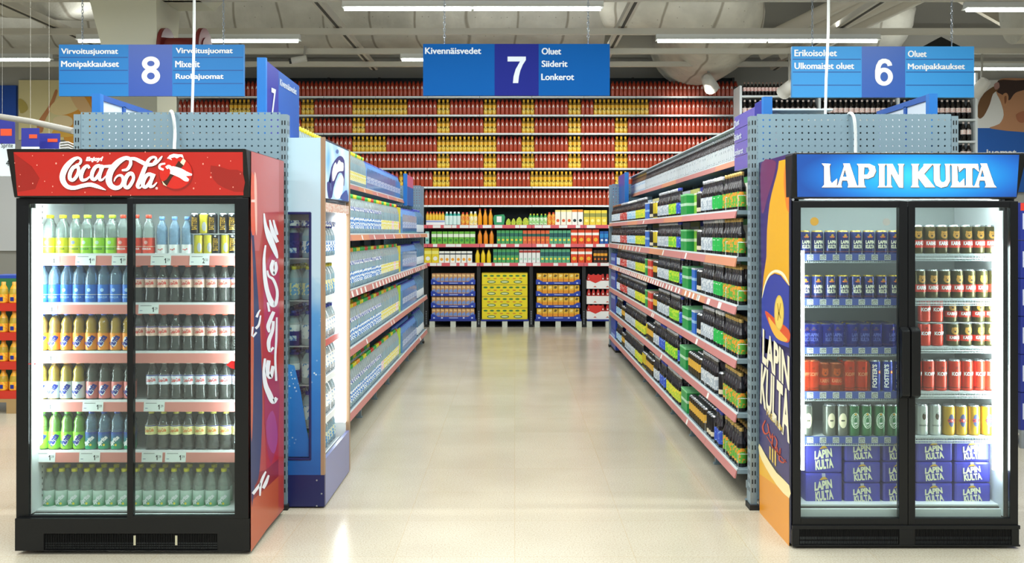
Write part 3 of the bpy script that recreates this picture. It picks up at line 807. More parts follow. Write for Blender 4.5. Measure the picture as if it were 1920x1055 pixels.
# the script
Z1 = lambda x, y: (x / 5.025 + 20, y / 5.025 + 270)
OPEN = [[(612, 192, 10), (648, 186, 22), (662, 150, 22), (632, 130, 24), (584, 152, 40), (524, 215, 52), (490, 290, 54), (495, 350, 50), (535, 400, 40), (600, 412, 36), (680, 392, 36), (750, 382, 38), (812, 398, 34), (862, 418, 20), (896, 432, 4)],
        [(742, 228, 24), (722, 204, 26), (688, 232, 34), (664, 290, 38), (672, 336, 32), (710, 334, 22), (745, 306, 14)],
        [(872, 198, 34), (842, 280, 32), (838, 332, 28), (866, 334, 18), (896, 300, 8)],
        [(860, 212, 22), (950, 208, 28)],
        [(1048, 246, 16), (1098, 238, 28), (1130, 185, 30), (1120, 138, 28), (1078, 132, 36), (1010, 172, 52), (950, 242, 58), (924, 320, 60), (938, 382, 52), (984, 412, 42), (1034, 400, 32), (1060, 350, 28), (1050, 302, 26), (1015, 296, 18), (986, 322, 14), (974, 352, 8)],
        [(1095, 140, 22), (1165, 138, 30), (1225, 165, 36), (1285, 192, 36), (1345, 190, 28), (1385, 165, 22), (1415, 130, 18), (1428, 112, 6)],
        [(1345, 180, 20), (1372, 140, 20), (1345, 122, 22), (1300, 150, 30), (1262, 230, 38), (1222, 330, 40), (1196, 392, 34), (1215, 412, 18), (1245, 385, 8)],
        [(1350, 280, 34), (1322, 350, 32), (1312, 396, 30), (1345, 395, 20), (1378, 360, 8)]]
RING = [[(628, 212, 32), (590, 222, 34), (560, 275, 36), (558, 325, 34), (588, 338, 30), (622, 300, 30), (640, 245, 28)],
        [(842, 208, 32), (802, 214, 34), (772, 262, 36), (764, 316, 34), (792, 332, 30), (826, 292, 28), (848, 245, 26)],
        [(1140, 278, 34), (1104, 290, 36), (1076, 345, 38), (1076, 396, 34), (1106, 408, 32), (1140, 365, 32), (1158, 315, 28)],
        [(1320, 286, 32), (1284, 292, 34), (1254, 340, 36), (1246, 388, 34), (1272, 404, 30), (1306, 366, 28), (1328, 320, 26)]]
m = MB(); sh = lambda x, y: Z1(x + 9, y + 9)
put_strokes(m, ph, OPEN, M_SHADE, 0.003, sh); put_strokes(m, ph, RING, M_SHADE, 0.003, sh, closed=True)
put_strokes(m, ph, OPEN, M_CREAM, 0.006, Z1); put_strokes(m, ph, RING, M_CREAM, 0.006, Z1, closed=True)
put_text(m, ph, 'Enjoy!', None, M_CREAM, 0.006, 0.05, quad=((163, 294), (194, 293), (190, 304.5), (160, 304)))
put_text(m, ph, '®', (291.5, 350.5, 296, 355), M_CREAM, 0.006, 0.0)
T.part(m, 'lettering', hdr)
# printed side panel facing the aisle
ps = Plane((X1 + 0.004, 0, 0), (1, 0, 0))
S3 = lambda x, y: (x / 2.85 + 460, y / 2.85 + 370)          # side strip, upper crop
S4 = lambda x, y: (x / 2.85 + 460, y / 2.85 + 680)
m = MB(); m.box(X1 + 0.0005, X1 + 0.004, FY + 0.02, fb, 0.03, ftop, mat('side_red', 'a83c32', 0.3))
side = T.part(m, 'side_print')
def sprint(pts, c, off, sm=3, r=0.3):
    q = MB(); put_poly(q, ps, pts, mat('print_' + c, c, r), off, sm); T.part(q, 'printed_shape', side)
sprint([(471, 284), (523, 301), (523, 398), (496, 398), (486, 470), (471, 470)], 'b85e5e', 0.0004, 0)
sprint([(496, 398), (522.5, 397), (522.5, 890), (500, 890), (494, 700), (488, 520)], 'a61c22', 0.0005, 0)
sprint([(497, 500), (522, 480), (522, 640), (505, 660), (495, 590)], 'a81e50', 0.0008)
sprint([(499, 720), (522, 700), (522, 800), (508, 870), (497, 800)], '982248', 0.0008)
sprint([(500, 790), (512, 770), (521, 815), (514, 850), (502, 830)], '9a3a7a', 0.001)
sprint([(470.5, 935), (522, 893), (522, 961), (470.5, 1034)], 'b04e2a', 0.0006, 0)
sprint([(470.5, 890), (499, 880), (522, 860), (522, 893), (470.5, 940)], '881a1c', 0.0007, 0)
sprint([(470.5, 430), (475, 432), (480, 500), (488, 620), (492, 760), (487, 880), (478, 910), (470.5, 915)], '26305e', 0.0011)
sprint([(470.5, 470), (473.5, 475), (476, 600), (474, 790), (470.5, 800)], 'b8583a', 0.0013)
sprint([(471, 330), (476, 328), (481, 340), (482, 376), (478, 378), (479, 432), (471, 432)], 'd85a40', 0.0012)
sprint([(476.5, 330), (481, 338), (482, 430), (479, 430)], 'e6b4a8', 0.0014)
sprint([(471, 374), (479, 374), (479, 379), (471, 379)], 'e8c8c0', 0.0015, 0)
q = MB(); MW = mat('side_script', 'dfe4ee', 0.35)
SCR = [[(100, 85, 5), (108, 150, 12), (130, 215, 22), (160, 290, 16), (172, 325, 6)], [(130, 120, 6), (145, 180, 14), (172, 240, 12)], [(150, 120, 6), (162, 170, 10), (172, 200, 8)],
       [(108, 255, 6), (100, 330, 10), (105, 430, 14), (120, 510, 16), (145, 570, 20), (165, 560, 12), (170, 500, 10), (150, 440, 10), (125, 420, 8), (118, 390, 6)],
       [(150, 335, 12), (140, 375, 14), (152, 410, 12), (165, 380, 12), (160, 345, 10)], [(120, 560, 8), (128, 610, 8)],
       [(152, 610, 12), (135, 650, 14), (122, 690, 14), (130, 720, 10)], [(150, 660, 10), (145, 710, 12), (125, 770, 14), (130, 820, 10), (150, 800, 8)],
       [(168, 640, 6), (165, 760, 8), (160, 860, 8), (165, 980, 8)], [(125, 870, 14), (118, 930, 16), (135, 960, 14), (148, 900, 12)],
       [(105, 860, 8), (100, 930, 12), (108, 1000, 16), (128, 1050, 20), (148, 1090, 18), (168, 1070, 12)]]
put_strokes(q, ps, [[(a, b, c * 1.5) for a, b, c in s_] for s_ in SCR], MW, 0.0022, S3)
T.part(q, 'side_script', side); q = MB()
put_strokes(q, ps, [[(40, 690, 10), (35, 740, 8)], [(60, 640, 14), (70, 615, 10), (80, 600, 6)], [(55, 700, 14), (72, 680, 12), (82, 630, 8)], [(40, 745, 10), (60, 720, 10)]], MW, 0.002, S3)
T.part(q, 'bottle_script', side); q = MB()
put_strokes(q, ps, [[(78, 710, 8), (82, 650, 14), (95, 610, 14), (110, 580, 8)], [(95, 670, 16), (110, 640, 18), (125, 600, 10)], [(40, 700, 16), (70, 660, 14), (80, 640, 6)]], MW, 0.002, S4)
T.part(q, 'bottle_script', side)

# interior: shelves with price rails, lamp
SHY = FY + 0.125
def soda_shelf(v_rail_top, v_rail_bot, tags):
    z1, z0 = vz(v_rail_top, SHY - 0.01), vz(v_rail_bot, SHY - 0.01)
    m = MB().box(X0 + 0.062, X1 - 0.062, SHY, fb - 0.08, z1 - 0.012, z1, M_SHELFW)
    m.box(X0 + 0.062, X1 - 0.062, SHY - 0.006, SHY + 0.002, z1 - 0.012, z1 + 0.006, M_SHELFW)
    s = T.part(m, 'shelf')
    rl = MB().box(X0 + 0.062, X1 - 0.062, SHY - 0.010, SHY - 0.001, z0, z1 - 0.006, M_PINK)
    T.part(rl, 'price_rail', s)
    pr = Plane((0, SHY - 0.0105, 0), (0, -1, 0))
    for u0, u1, txt in tags:
        t = MB(); put_poly(t, pr, [(u0, v_rail_top + 1.5), (u1, v_rail_top + 1.5), (u1 - 1, v_rail_bot - 0.5), (u0 - 1, v_rail_bot - 0.5)], M_TAGW, 0.001)
        h_ = v_rail_bot - v_rail_top
        if txt[0] == '1': put_poly(t, pr, [(u1 - 11.2, v_rail_top + h_ * .34), (u1 - 9.6, v_rail_top + h_ * .34), (u1 - 9.6, v_rail_top + h_ * .8), (u1 - 11.3, v_rail_top + h_ * .8), (u1 - 11.3, v_rail_top + h_ * .48), (u1 - 13, v_rail_top + h_ * .54), (u1 - 13, v_rail_top + h_ * .46)], M_INK, 0.0018)
        else: put_text(t, pr, txt[0], (u1 - 13.5, v_rail_top + h_ * 0.34, u1 - 9.2, v_rail_top + h_ * 0.8), M_INK, 0.0018, 0.02)
        put_text(t, pr, txt[1:], (u1 - 8, v_rail_top + h_ * 0.36, u1 - 3, v_rail_top + h_ * 0.6), M_INK, 0.0018, 0.0)
        put_poly(t, pr, [(u0 + 3, v_rail_top + 3.5), (u0 + 24, v_rail_top + 3.5), (u0 + 24, v_rail_top + 4.3), (u0 + 3, v_rail_top + 4.3)], M_INK, 0.0018)
        put_poly(t, pr, [(u0 + 2, v_rail_bot - 7), (u0 + 7, v_rail_bot - 7), (u0 + 7, v_rail_bot - 6), (u0 + 2, v_rail_bot - 6)], mat('price_blue', '4a6a9a', 0.6), 0.0018)
        T.part(t, 'price_card', s)
    return z1
SODA_Z = [soda_shelf(477, 497.5, [(73, 112, '139'), (142, 180, '149'), (210, 238, '139'), (283, 321, '129'), (356, 393, '200')]),
          soda_shelf(569, 588.5, [(65, 108, '189'), (260, 298, '129')]),
          soda_shelf(660, 680.5, [(65, 106, '129')]),
          soda_shelf(751.5, 771.5, [(65, 105, '139'), (155, 194, '139'), (270, 309, '139')]),
          soda_shelf(846, 866.5, [(65, 104, '139'), (149, 188, '139'), (266, 305, '139'), (310, 349, '139')])]
SODA_Z.append(0.20)
SODA_Z[5] = vz(953, FY + 0.16)
T.part(MB().box(X0 + 0.062, X1 - 0.062, FY + 0.06, fb - 0.07, vz(972, FY + .06), SODA_Z[5], M_SHELFW), 'floor_tray')
m = MB(); m.tube([(X0 + 0.085, FY + 0.065, vz(830, FY + 0.065)), (X0 + 0.085, FY + 0.065, vz(420, FY + 0.065))], 0.02, M_LAMP, n=12)
T.part(m, 'lamp_tube_or_unseen_bar'); m = MB()
m.tube([(X1 - 0.082, FY + 0.065, vz(830, FY + 0.065)), (X1 - 0.082, FY + 0.065, vz(420, FY + 0.065))], 0.012, M_LAMP, n=12)
T.part(m, 'lamp_tube_or_unseen_bar'); m = MB()
m.box(X0 + 0.058, X0 + 0.062, FY + 0.045, FY + 0.12, vz(960, FY + 0.07), vz(390, FY + 0.07), M_SHELFW)
T.part(m, 'lamp_cover')
m = MB()
for z in [0.25 + 0.03 * k for k in range(54)]: m.box(X0 + 0.0595, X0 + 0.0605, SHY + 0.03, SHY + 0.036, z, z + 0.012, M_INK)
T.part(m, 'shelf_slots')
m = MB().box(X0 + 0.1, X1 - 0.1, FY + 0.1, FY + 0.13, gz1 + 0.012, gz1 + 0.03, M_LAMP); T.part(m, 'lamp_tube_or_unseen_bar')  # unseen glowing bar above the glass, lights the shelves

# ================================================== blue beer fridge
GY = 4.93
gl, gr = ux(1485, GY), ux(1911, GY); gb = 5.585; gtop = vz(289, GY)
B = Thing('beer_fridge', ((gl + gr) / 2, GY, 0), 'black two-door beer fridge under a glowing blue header with white capitals', 'fridge')
L0, L1 = gl, gr
c = MB()
c.box(L0, L0 + 0.05, GY + 0.05, gb, 0.02, gtop - 0.01, M_BLK); c.box(L1 - 0.05, L1, GY + 0.05, gb, 0.02, gtop - 0.01, M_BLK)
c.box(L0 + 0.05, L1 - 0.05, gb - 0.05, gb, 0.02, gtop - 0.01, M_BLK)
c.box(L0 + 0.05, L1 - 0.05, GY + 0.08, gb - 0.05, gtop - 0.10, gtop - 0.01, M_BLK); c.box(L0 + 0.05, L1 - 0.05, GY + 0.08, gb - 0.05, 0.02, 0.19, M_BLK)
B.part(c, 'cabinet')
c = MB()
c.box(L0 + 0.051, L0 + 0.06, GY + 0.09, gb - 0.051, 0.19, gtop - 0.10, M_INNER); c.box(L1 - 0.06, L1 - 0.051, GY + 0.09, gb - 0.051, 0.19, gtop - 0.10, M_INNER)
c.box(L0 + 0.06, L1 - 0.06, gb - 0.06, gb - 0.051, 0.19, gtop - 0.10, M_INNERG)
c.box(L0 + 0.06, L1 - 0.06, GY + 0.09, gb - 0.06, 0.191, 0.20, M_INNER); c.box(L0 + 0.06, L1 - 0.06, GY + 0.09, gb - 0.06, gtop - 0.112, gtop - 0.101, M_INNER)
B.part(c, 'liner')
b = MB(); yb = GY - 0.012
b.box(L0, L1, yb + 0.014, GY + 0.05, 0.02, vz(985, GY), M_BLK)
b.box(L0, L1, yb, yb + 0.014, vz(992, yb), vz(985, yb), M_BLK); b.box(L0, L1, yb, yb + 0.014, 0.012, vz(1021, yb), M_BLK)
for a, q in ((1485, 1499), (1686, 1716), (1897, 1911)): b.box(ux(a, yb), ux(q, yb), yb, yb + 0.014, vz(1021, yb), vz(992, yb), M_BLK)
base = B.part(b, 'plinth', None, 0.002)
g = MB()
for a, q in ((1499, 1686), (1716, 1897)):
    x = ux(a, yb) + 0.003
    while x < ux(q, yb) - 0.003:
        g.box(x, x + 0.003, yb + 0.003, yb + 0.009, vz(1021, yb), vz(992, yb), M_BLK2); x += 0.0075
    g.box(ux(a, yb), ux(q, yb), yb + 0.0095, yb + 0.012, vz(1020, yb), vz(1015, yb), M_GR); g.box(ux(a, yb), ux(q, yb), yb + 0.0095, yb + 0.012, vz(1012, yb), vz(1007, yb), M_GR)
B.part(g, 'grille', base)
for n_, (a, q, la, lb) in enumerate(((1486.5, 1703, 1501.5, 1686), (1703, 1910, 1716, 1894))):
    m = MB(); x0, x1 = ux(a, GY), ux(q, GY) - 0.002; i0, i1 = ux(la, GY), ux(lb, GY)
    z0, z1, k0, k1 = vz(985, GY), vz(377, GY), vz(971, GY), vz(389, GY)
    for (p, s_, r0, r1) in ((x0, i0, z0, z1), (i1, x1, z0, z1), (i0, i1, z0, k0), (i0, i1, k1, z1)): m.box(p, s_, GY, GY + 0.03, r0, r1, M_BLK)
    d = B.part(m, 'door', None, 0.003)
    B.part(MB().box(i0, i1, GY + 0.012, GY + 0.016, k0, k1, M_GLASS), 'pane', d)
    hx = (1686.5, 1702) if n_ == 0 else (1704, 1722)
    hx0, hx1 = ux(hx[0], GY), ux(hx[1], GY); za, zb_ = vz(740, GY), vz(619, GY)
    hm = MB().hexa([(hx0, GY - 0.035, za), (hx1, GY - 0.035, za), (hx1, GY, za - 0.02), (hx0, GY, za - 0.02), (hx0, GY - 0.035, zb_), (hx1, GY - 0.035, zb_), (hx1, GY, zb_ + 0.02), (hx0, GY, zb_ + 0.02)], M_BLK)
    B.part(hm, 'handle', d, 0.006)
# header with curved ends
hz0, hz1 = vz(373, GY), gtop + 0.005; yt = GY - 0.05
h = MB(); xa, xb = L0 - 0.06, L1 + 0.02
yh = GY + .10
h.hexa([(L0 - 0.005, GY, hz0), (xb - 0.03, GY, hz0), (xb - 0.03, yh, hz0), (L0 - 0.005, yh, hz0), (L0 - 0.01, yt, hz1), (xb, yt, hz1), (xb, yh, hz1), (L0 - 0.01, yh, hz1)], M_BLK)
hdr = B.part(h, 'header', None, 0.012)
ph = Plane((0, GY, hz0), (0, -(hz1 - hz0), (yt - GY)))
if ph.n.y > 0: ph.n = -ph.n
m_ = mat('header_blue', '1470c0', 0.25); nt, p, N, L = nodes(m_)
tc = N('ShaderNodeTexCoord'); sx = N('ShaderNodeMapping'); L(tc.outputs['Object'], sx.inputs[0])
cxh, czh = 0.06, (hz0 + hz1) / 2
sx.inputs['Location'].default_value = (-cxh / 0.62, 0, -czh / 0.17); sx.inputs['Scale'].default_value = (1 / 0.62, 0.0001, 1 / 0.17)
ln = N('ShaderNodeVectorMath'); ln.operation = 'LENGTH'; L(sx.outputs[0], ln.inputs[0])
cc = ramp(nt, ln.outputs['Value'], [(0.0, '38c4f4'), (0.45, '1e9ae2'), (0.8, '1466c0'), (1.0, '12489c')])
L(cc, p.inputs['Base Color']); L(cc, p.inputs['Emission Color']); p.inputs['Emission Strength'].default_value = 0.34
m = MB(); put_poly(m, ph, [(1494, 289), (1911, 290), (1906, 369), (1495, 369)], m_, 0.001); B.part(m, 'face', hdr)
# flared capitals LAPIN KULTA, drawn in the photo's crop (scale 2.637, origin 1380,260)
ZL = lambda x, y: (x / 2.637 + 1380, y / 2.637 + 260)
CAPS = {
 'L1': [(424, 122), (468, 124), (462, 135), (466, 208), (474, 220), (500, 196), (498, 240), (424, 240), (436, 228), (436, 136)],
 'P': [(598, 124), (660, 124), (686, 136), (692, 160), (680, 186), (652, 198), (632, 196), (634, 228), (642, 240), (596, 240), (606, 230), (606, 136)],
 'I': [(702, 124), (742, 124), (734, 136), (734, 228), (742, 240), (700, 240), (708, 230), (708, 136)],
 'N': [(742, 124), (774, 124), (806, 186), (806, 136), (800, 124), (832, 124), (826, 136), (826, 242), (806, 240), (766, 170), (766, 228), (774, 240), (740, 240), (748, 228), (748, 136)],
 'K': [(866, 124), (906, 124), (900, 136), (900, 166), (926, 136), (928, 124), (974, 124), (930, 174), (972, 226), (984, 240), (936, 240), (900, 192), (900, 228), (906, 240), (864, 240), (872, 228), (872, 136)],
 'U': [(972, 124), (1012, 124), (1006, 136), (1008, 202), (1016, 214), (1030, 214), (1038, 202), (1036, 136), (1032, 124), (1062, 124), (1056, 136), (1058, 208), (1044, 234), (1014, 242), (988, 230), (978, 206), (978, 136)],
 'L2': [(1062, 124), (1100, 124), (1094, 136), (1096, 208), (1106, 218), (1128, 196), (1130, 240), (1060, 240), (1068, 228), (1068, 136)],
 'T': [(1096, 124), (1196, 124), (1202, 164), (1178, 144), (1168, 146), (1168, 228), (1178, 240), (1128, 240), (1138, 228), (1138, 146), (1126, 144), (1104, 164)],
}
HOLED = [([(530, 122), (562, 122), (596, 226), (606, 240), (552, 240), (556, 228), (550, 206), (524, 206), (520, 228), (524, 240), (492, 240), (504, 228), (534, 136)], [(538, 150), (548, 188), (528, 188)]),
         ([(1208, 122), (1240, 122), (1276, 226), (1288, 240), (1230, 240), (1236, 228), (1230, 206), (1204, 206), (1200, 228), (1204, 240), (1172, 240), (1182, 228), (1214, 136)], [(1218, 150), (1228, 188), (1208, 188)])]
M_CAPS = mat('header_capitals', 'ffffff', 0.3, emit=0.85); M_CAPSH = mat('capitals_outline', '7a5a30', 0.5)
m = MB()
for dx, dy, mm, off in ((3, 3, M_CAPSH, 0.003), (-2, 1, M_CAPSH, 0.0025), (0, 0, M_CAPS, 0.006)):
    q = lambda P: [ZL(x + dx, y + dy) for x, y in P]
    for kx, P in CAPS.items():
        put_poly(m, ph, q(P), mm, off, 0, [q([(634, 140), (654, 142), (660, 158), (650, 176), (632, 178)])] if kx == 'P' else ())
    for P, H in HOLED: put_poly(m, ph, q(P), mm, off, 0, [q(H)])
B.part(m, 'lettering', hdr)
m = MB().tube([at(1487, 374, GY - 0.004), at(1487, 374, GY - 0.012)], 0.007, mat('hinge_chrome', 'd8dce0', 0.2, 0.9)); B.part(m, 'hinge')
# printed side facing the aisle
XS = L0 - 0.004; ps = Plane((XS, 0, 0), (-1, 0, 0))
s_ = MB().box(XS, L0, GY + 0.012, gb, 0.02, gtop + 0.004, mat('side_black_blue', '1c1f3a', 0.3)); side = B.part(s_, 'side_print')
U1 = lambda x, y: (x / 2.776 + 1410, y / 2.776 + 280); U2 = lambda x, y: (x / 2.398 + 1410, y / 2.398 + 600)
def bprint(pts, c, off, sm=3, nm='printed_shape', holes=()):
    q = MB(); put_poly(q, ps, pts, mat('print_' + c, c, 0.3), off, sm); return B.part(q, nm, side)
bprint([(1425, 304), (1480, 288), (1480, 545), (1428, 545)], '35206a', 0.0004, 0)
bprint([U1(*p) for p in ((48, 74), (120, 60), (118, 120), (80, 250), (60, 330), (48, 300))], '6a2a5e', 0.0006)
bprint([U1(*p) for p in ((140, 60), (165, 54), (191, 47), (193, 710), (175, 690), (150, 655), (118, 645), (90, 660), (70, 700), (52, 770), (60, 660), (75, 560), (78, 420), (84, 350), (92, 280), (102, 230), (115, 180), (126, 140), (135, 100))], 'e2a812', 0.0008, 0)
bprint([U1(*p) for p in ((178, 54), (192, 52), (193, 330), (184, 318), (178, 300), (170, 240), (165, 180), (166, 130), (170, 90))], 'e07a1c', 0.001, 0)
bprint([U1(*p) for p in ((118, 640), (150, 650), (175, 680), (193, 706), (193, 700), (170, 650), (140, 628), (110, 630), (80, 660), (58, 730), (52, 775), (70, 705), (92, 660))], 'f6efc8', 0.0012)
bprint([U1(*p) for p in ((50, 780), (70, 705), (95, 660), (122, 650), (155, 662), (193, 712), (193, 1060), (50, 1060))], '2c3a9c', 0.0009, 0)
bprint([U1(*p) for p in ((68, 840), (120, 880), (193, 940), (193, 1000), (165, 1000), (120, 970), (90, 910))], 'd8501e', 0.0013)
bprint([U1(*p) for p in ((85, 870), (110, 900), (150, 950), (185, 990), (165, 1000), (125, 978), (95, 920))], 'f0b43c', 0.0015)
bprint([U1(*p) for p in disc(141, 850, 25, 92)], 'd9b84a', 0.0017, 0)
bprint([U1(*p) for p in disc(141, 850, 21, 82)], 'e8cb5c', 0.0019, 0)
q = MB(); put_strokes(q, ps, [[(132, 800, 4), (140, 850, 6), (150, 880, 4)], [(150, 800, 4), (140, 850, 6), (133, 890, 4)]], mat('print_b8922e', 'b8922e', 0.3), 0.0022, U1); B.part(q, 'printed_shape', side)
bprint([(1425, 630), (1480, 652), (1480, 912), (1425, 835)], '2e2764', 0.0009, 0)
bprint([U2(*p) for p in ((32, 560), (60, 610), (110, 690), (167, 745), (167, 1035), (34, 868))], 'e8b22a', 0.0011, 0)
bprint([U2(*p) for p in ((33, 690), (90, 730), (167, 780), (167, 1035), (34, 868))], 'e2962a', 0.0013, 0)
bprint([U2(*p) for p in ((32, 555), (60, 605), (110, 685), (167, 742), (167, 800), (110, 740), (60, 660), (33, 600))], 'f4e4a8', 0.0015, 2)
M_GOLDW = mat('side_letters', 'ece6c8', 0.35); M_SHB = mat('side_letter_edge', '1a1a3e', 0.5)
q = MB()
for s_, quad in (('LAPIN', ((48, 35), (168, 165), (168, 318), (46, 188))), ('KULTA', ((42, 192), (170, 325), (168, 560), (36, 372)))):
    put_text(q, ps, s_, None, M_SHB, 0.002, 0.05, quad=[U2(x + 3, y + 3) for x, y in quad]); put_text(q, ps, s_, None, M_GOLDW, 0.003, 0.035, quad=[U2(*p) for p in quad])
put_text(q, ps, 'PREMIUM', None, mat('print_d8b84c', 'd8b84c', 0.3), 0.003, 0.02, quad=[U2(*p) for p in ((66, 395), (138, 480), (138, 510), (66, 425))])
put_text(q, ps, 'III', None, mat('print_d8b84c', 'd8b84c', 0.3), 0.003, 0.02, quad=[U2(*p) for p in ((78, 565), (108, 590), (108, 658), (78, 622))])
put_strokes(q, ps, [[(60, 450, 5), (48, 480, 7), (58, 510, 7), (75, 500, 5), (70, 465, 4)], [(78, 500, 4), (85, 530, 6), (92, 510, 4)], [(95, 520, 5), (90, 560, 7), (105, 575, 7), (112, 545, 5), (100, 520, 4)], [(112, 570, 4), (118, 605, 6), (128, 575, 4)], [(128, 585, 5), (122, 625, 7), (140, 640, 6), (150, 625, 4)], [(66, 520, 3), (110, 590, 4), (155, 640, 3)]], mat('print_b8432a', 'b8432a', 0.4), 0.003, U2)
B.part(q, 'side_lettering', side)

# interior of the beer fridge
BY = GY + 0.125; MID = ux(1703, BY)
M_GOTH = mat('shelf_strip_blue', '3c4f96', 0.45)
def beer_shelf(v1, v0, vr1, vr0):
    za, zb_ = vz(v1, BY - 0.01), vz(v0, BY - 0.01)
    m = MB().box(L0 + 0.062, MID, BY, gb - 0.08, za - 0.012, za, M_SHELFW); s = B.part(m, 'shelf')
    rl = MB().box(L0 + 0.062, MID - 0.004, BY - 0.010, BY - 0.001, zb_, za + 0.004, M_GOTH); rr = B.part(rl, 'price_rail', s)
    pr = Plane((0, BY - 0.0105, 0), (0, -1, 0)); u = 1513.0; t = MB()
    while u < 1685:
        put_poly(t, pr, [(u, v1), (u + 12, v1), (u + 12, v0 - 1), (u, v0 - 1)], mat('tag_cream', 'cfd3cc', 0.5), 0.0008)
        put_text(t, pr, 'LAPIN', (u + 1, v1 + 1, u + 11, v1 + 4.5), M_INK, 0.0014, 0.02); put_text(t, pr, 'KULTA', (u + 1, v1 + 5, u + 11, v0 - 2), M_INK, 0.0014, 0.02); u += 24.2
    B.part(t, 'price_card', s)
    w_ = MB()
    for k in range(58):
        x = L0 + 0.07 + k * 0.0098
        if x < MID - 0.01: w_.box(x, x + 0.003, BY - 0.008, BY, zb_ - 0.010, zb_ - 0.001, M_WIRE)
    w_.box(L0 + 0.062, MID - 0.004, BY - 0.008, BY, zb_ - 0.013, zb_ - 0.010, M_WIRE); B.part(w_, 'wire_edge', s)
    za2, zb2 = vz(vr1, BY - 0.01), vz(vr0, BY - 0.01)
    m = MB().box(MID, L1 - 0.062, BY, gb - 0.08, za2 - 0.012, za2, M_SHELFW); s2 = B.part(m, 'shelf')
    w_ = MB(); xe = ux(1871, BY)
    w_.box(MID + 0.004, xe, BY - 0.010, BY - 0.006, za2 - 0.002, za2 + 0.002, M_WIRE); w_.box(MID + 0.004, xe, BY - 0.010, BY - 0.006, zb2 + 0.012, zb2 + 0.016, M_SHELFW); w_.box(MID + 0.004, xe, BY - 0.010, BY - 0.006, zb2, zb2 + 0.004, M_WIRE)
    x = MID + 0.008
    while x < xe: w_.box(x, x + 0.003, BY - 0.009, BY - 0.007, zb2, za2, M_WIRE); x += 0.0085
    B.part(w_, 'wire_rail', s2)
    return za, za2
BEER_Z = [beer_shelf(477, 488, 476, 489), beer_shelf(561, 572, 559.5, 573), beer_shelf(652, 663, 649.5, 662), beer_shelf(735, 747, 734, 747), beer_shelf(819.5, 831, 818, 831)]
zf = vz(945, GY + 0.15)
B.part(MB().box(L0 + 0.062, L1 - 0.062, GY + 0.06, gb - 0.07, vz(974, GY + .06), zf, M_SHELFW), 'floor_tray'); BEER_Z.append((zf, zf))
m = MB(); yy = GY + 0.065
m.tube([(L1 - 0.082, yy, vz(880, yy)), (L1 - 0.082, yy, vz(462, yy))], 0.022, M_LAMP, n=12); B.part(m, 'lamp_tube_or_unseen_bar')
m = MB(); m.tube([(L0 + 0.072, yy, vz(880, yy)), (L0 + 0.072, yy, vz(470, yy))], 0.011, M_LAMP, n=12); B.part(m, 'lamp_tube_or_unseen_bar')
B.part(MB().box(L1 - 0.062, L1 - 0.0585, GY + 0.045, GY + 0.14, vz(965, yy), vz(395, yy), M_SHELFW), 'lamp_cover')
m = MB().box(L0 + 0.1, L1 - 0.1, GY + 0.09, GY + 0.11, vz(389, GY) + 0.014, vz(389, GY) + 0.03, M_LAMP); B.part(m, 'lamp_tube_or_unseen_bar')  # unseen glowing bar over the panes to light the cans
pp = Plane((0, GY + 0.012, 0), (0, -1, 0))
m = MB(); put_poly(m, pp, disc(1527, 415, 8, 8), mat('sticker_gold', 'b8923c', 0.4), 0.001); B.part(m, 'glass_sticker'); m = MB(); put_poly(m, pp, disc(1662, 416, 7, 7), mat('sticker_grey', '9aa09a', 0.4), 0.001); B.part(m, 'glass_sticker')
# ------------------------------------------------------------------ bottles and cans in the fridges
PET = film('clear_plastic', 'eef6f2', 0.16, 0.75, 0.06, 'e8f4f0')
PETB = film('clear_plastic_blue', 'c9e0f4', 0.22, 0.75, 0.06, 'bfe0f6')
PETC = film('clear_plastic_thin', 'f6fbf8', 0.05, 0.8, 0.05, 'f0f6f2')
PETD = film('clear_plastic_dim', 'c8ccc4', 0.12, 0.9, 0.06, 'ccd2c8')
M_WHITE2 = mat('label_white', 'f1f3f4', 0.45)


def liquid(c, n=None): return mat('drink_' + c, c, 0.18)


def bottle(name, r, h, body, cap, label, zl0, zl1, fill=None, zfill=0.0, deco=None, shape='soda', n=16):
    """root mesh = the clear body, children: cap, label (with its print), drink"""
    z = lambda t: t * h
    if shape == 'contour':
        prof = [(r * .72, 0), (r * .96, z(.02)), (r, z(.10)), (r * .90, z(.24)), (r * .86, z(.32)), (r * .97, z(.44)), (r, z(.54)), (r * .97, z(.62)), (r * .80, z(.72)), (r * .55, z(.82)), (r * .40, z(.90)), (r * .38, z(.94))]
    elif shape == 'wavy':
        prof = [(r * .72, 0), (r * .98, z(.02)), (r * .98, z(.12)), (r * .94, z(.2)), (r * .98, z(.42)), (r, z(.50)), (r * .86, z(.60)), (r * .96, z(.70)), (r * .72, z(.80)), (r * .46, z(.88)), (r * .38, z(.92)), (r * .38, z(.94))]
    else:
        prof = [(r * .75, 0), (r * .98, z(.02)), (r, z(.06)), (r, z(.46)), (r, z(.60)), (r * .95, z(.68)), (r * .78, z(.77)), (r * .55, z(.84)), (r * .42, z(.885)), (r * .38, z(.91)), (r * .38, z(.94))]
    o = MB().lathe(prof, body, n, cap1=False).build(name)
    MB().lathe([(r * .44, z(.915)), (r * .47, z(.92)), (r * .47, z(.99)), (r * .43, z(1.0))], cap, n).build('cap', o)
    rl = r * 1.015; m = MB(); m.lathe([(rl, zl0 * h), (rl, zl1 * h)], label, n + 8, cap0=False, cap1=False)
    if deco: deco(m, rl, zl0 * h, zl1 * h)
    m.build('label', o)
    if fill:
        pf_ = [(max(a - 0.0025, 0.004), b + 0.002) for a, b in prof if b < zfill * h - 0.004] + [(max(r * .40, 0.004), zfill * h)]
        MB().lathe(pf_, fill, n).build('drink', o)
    return o


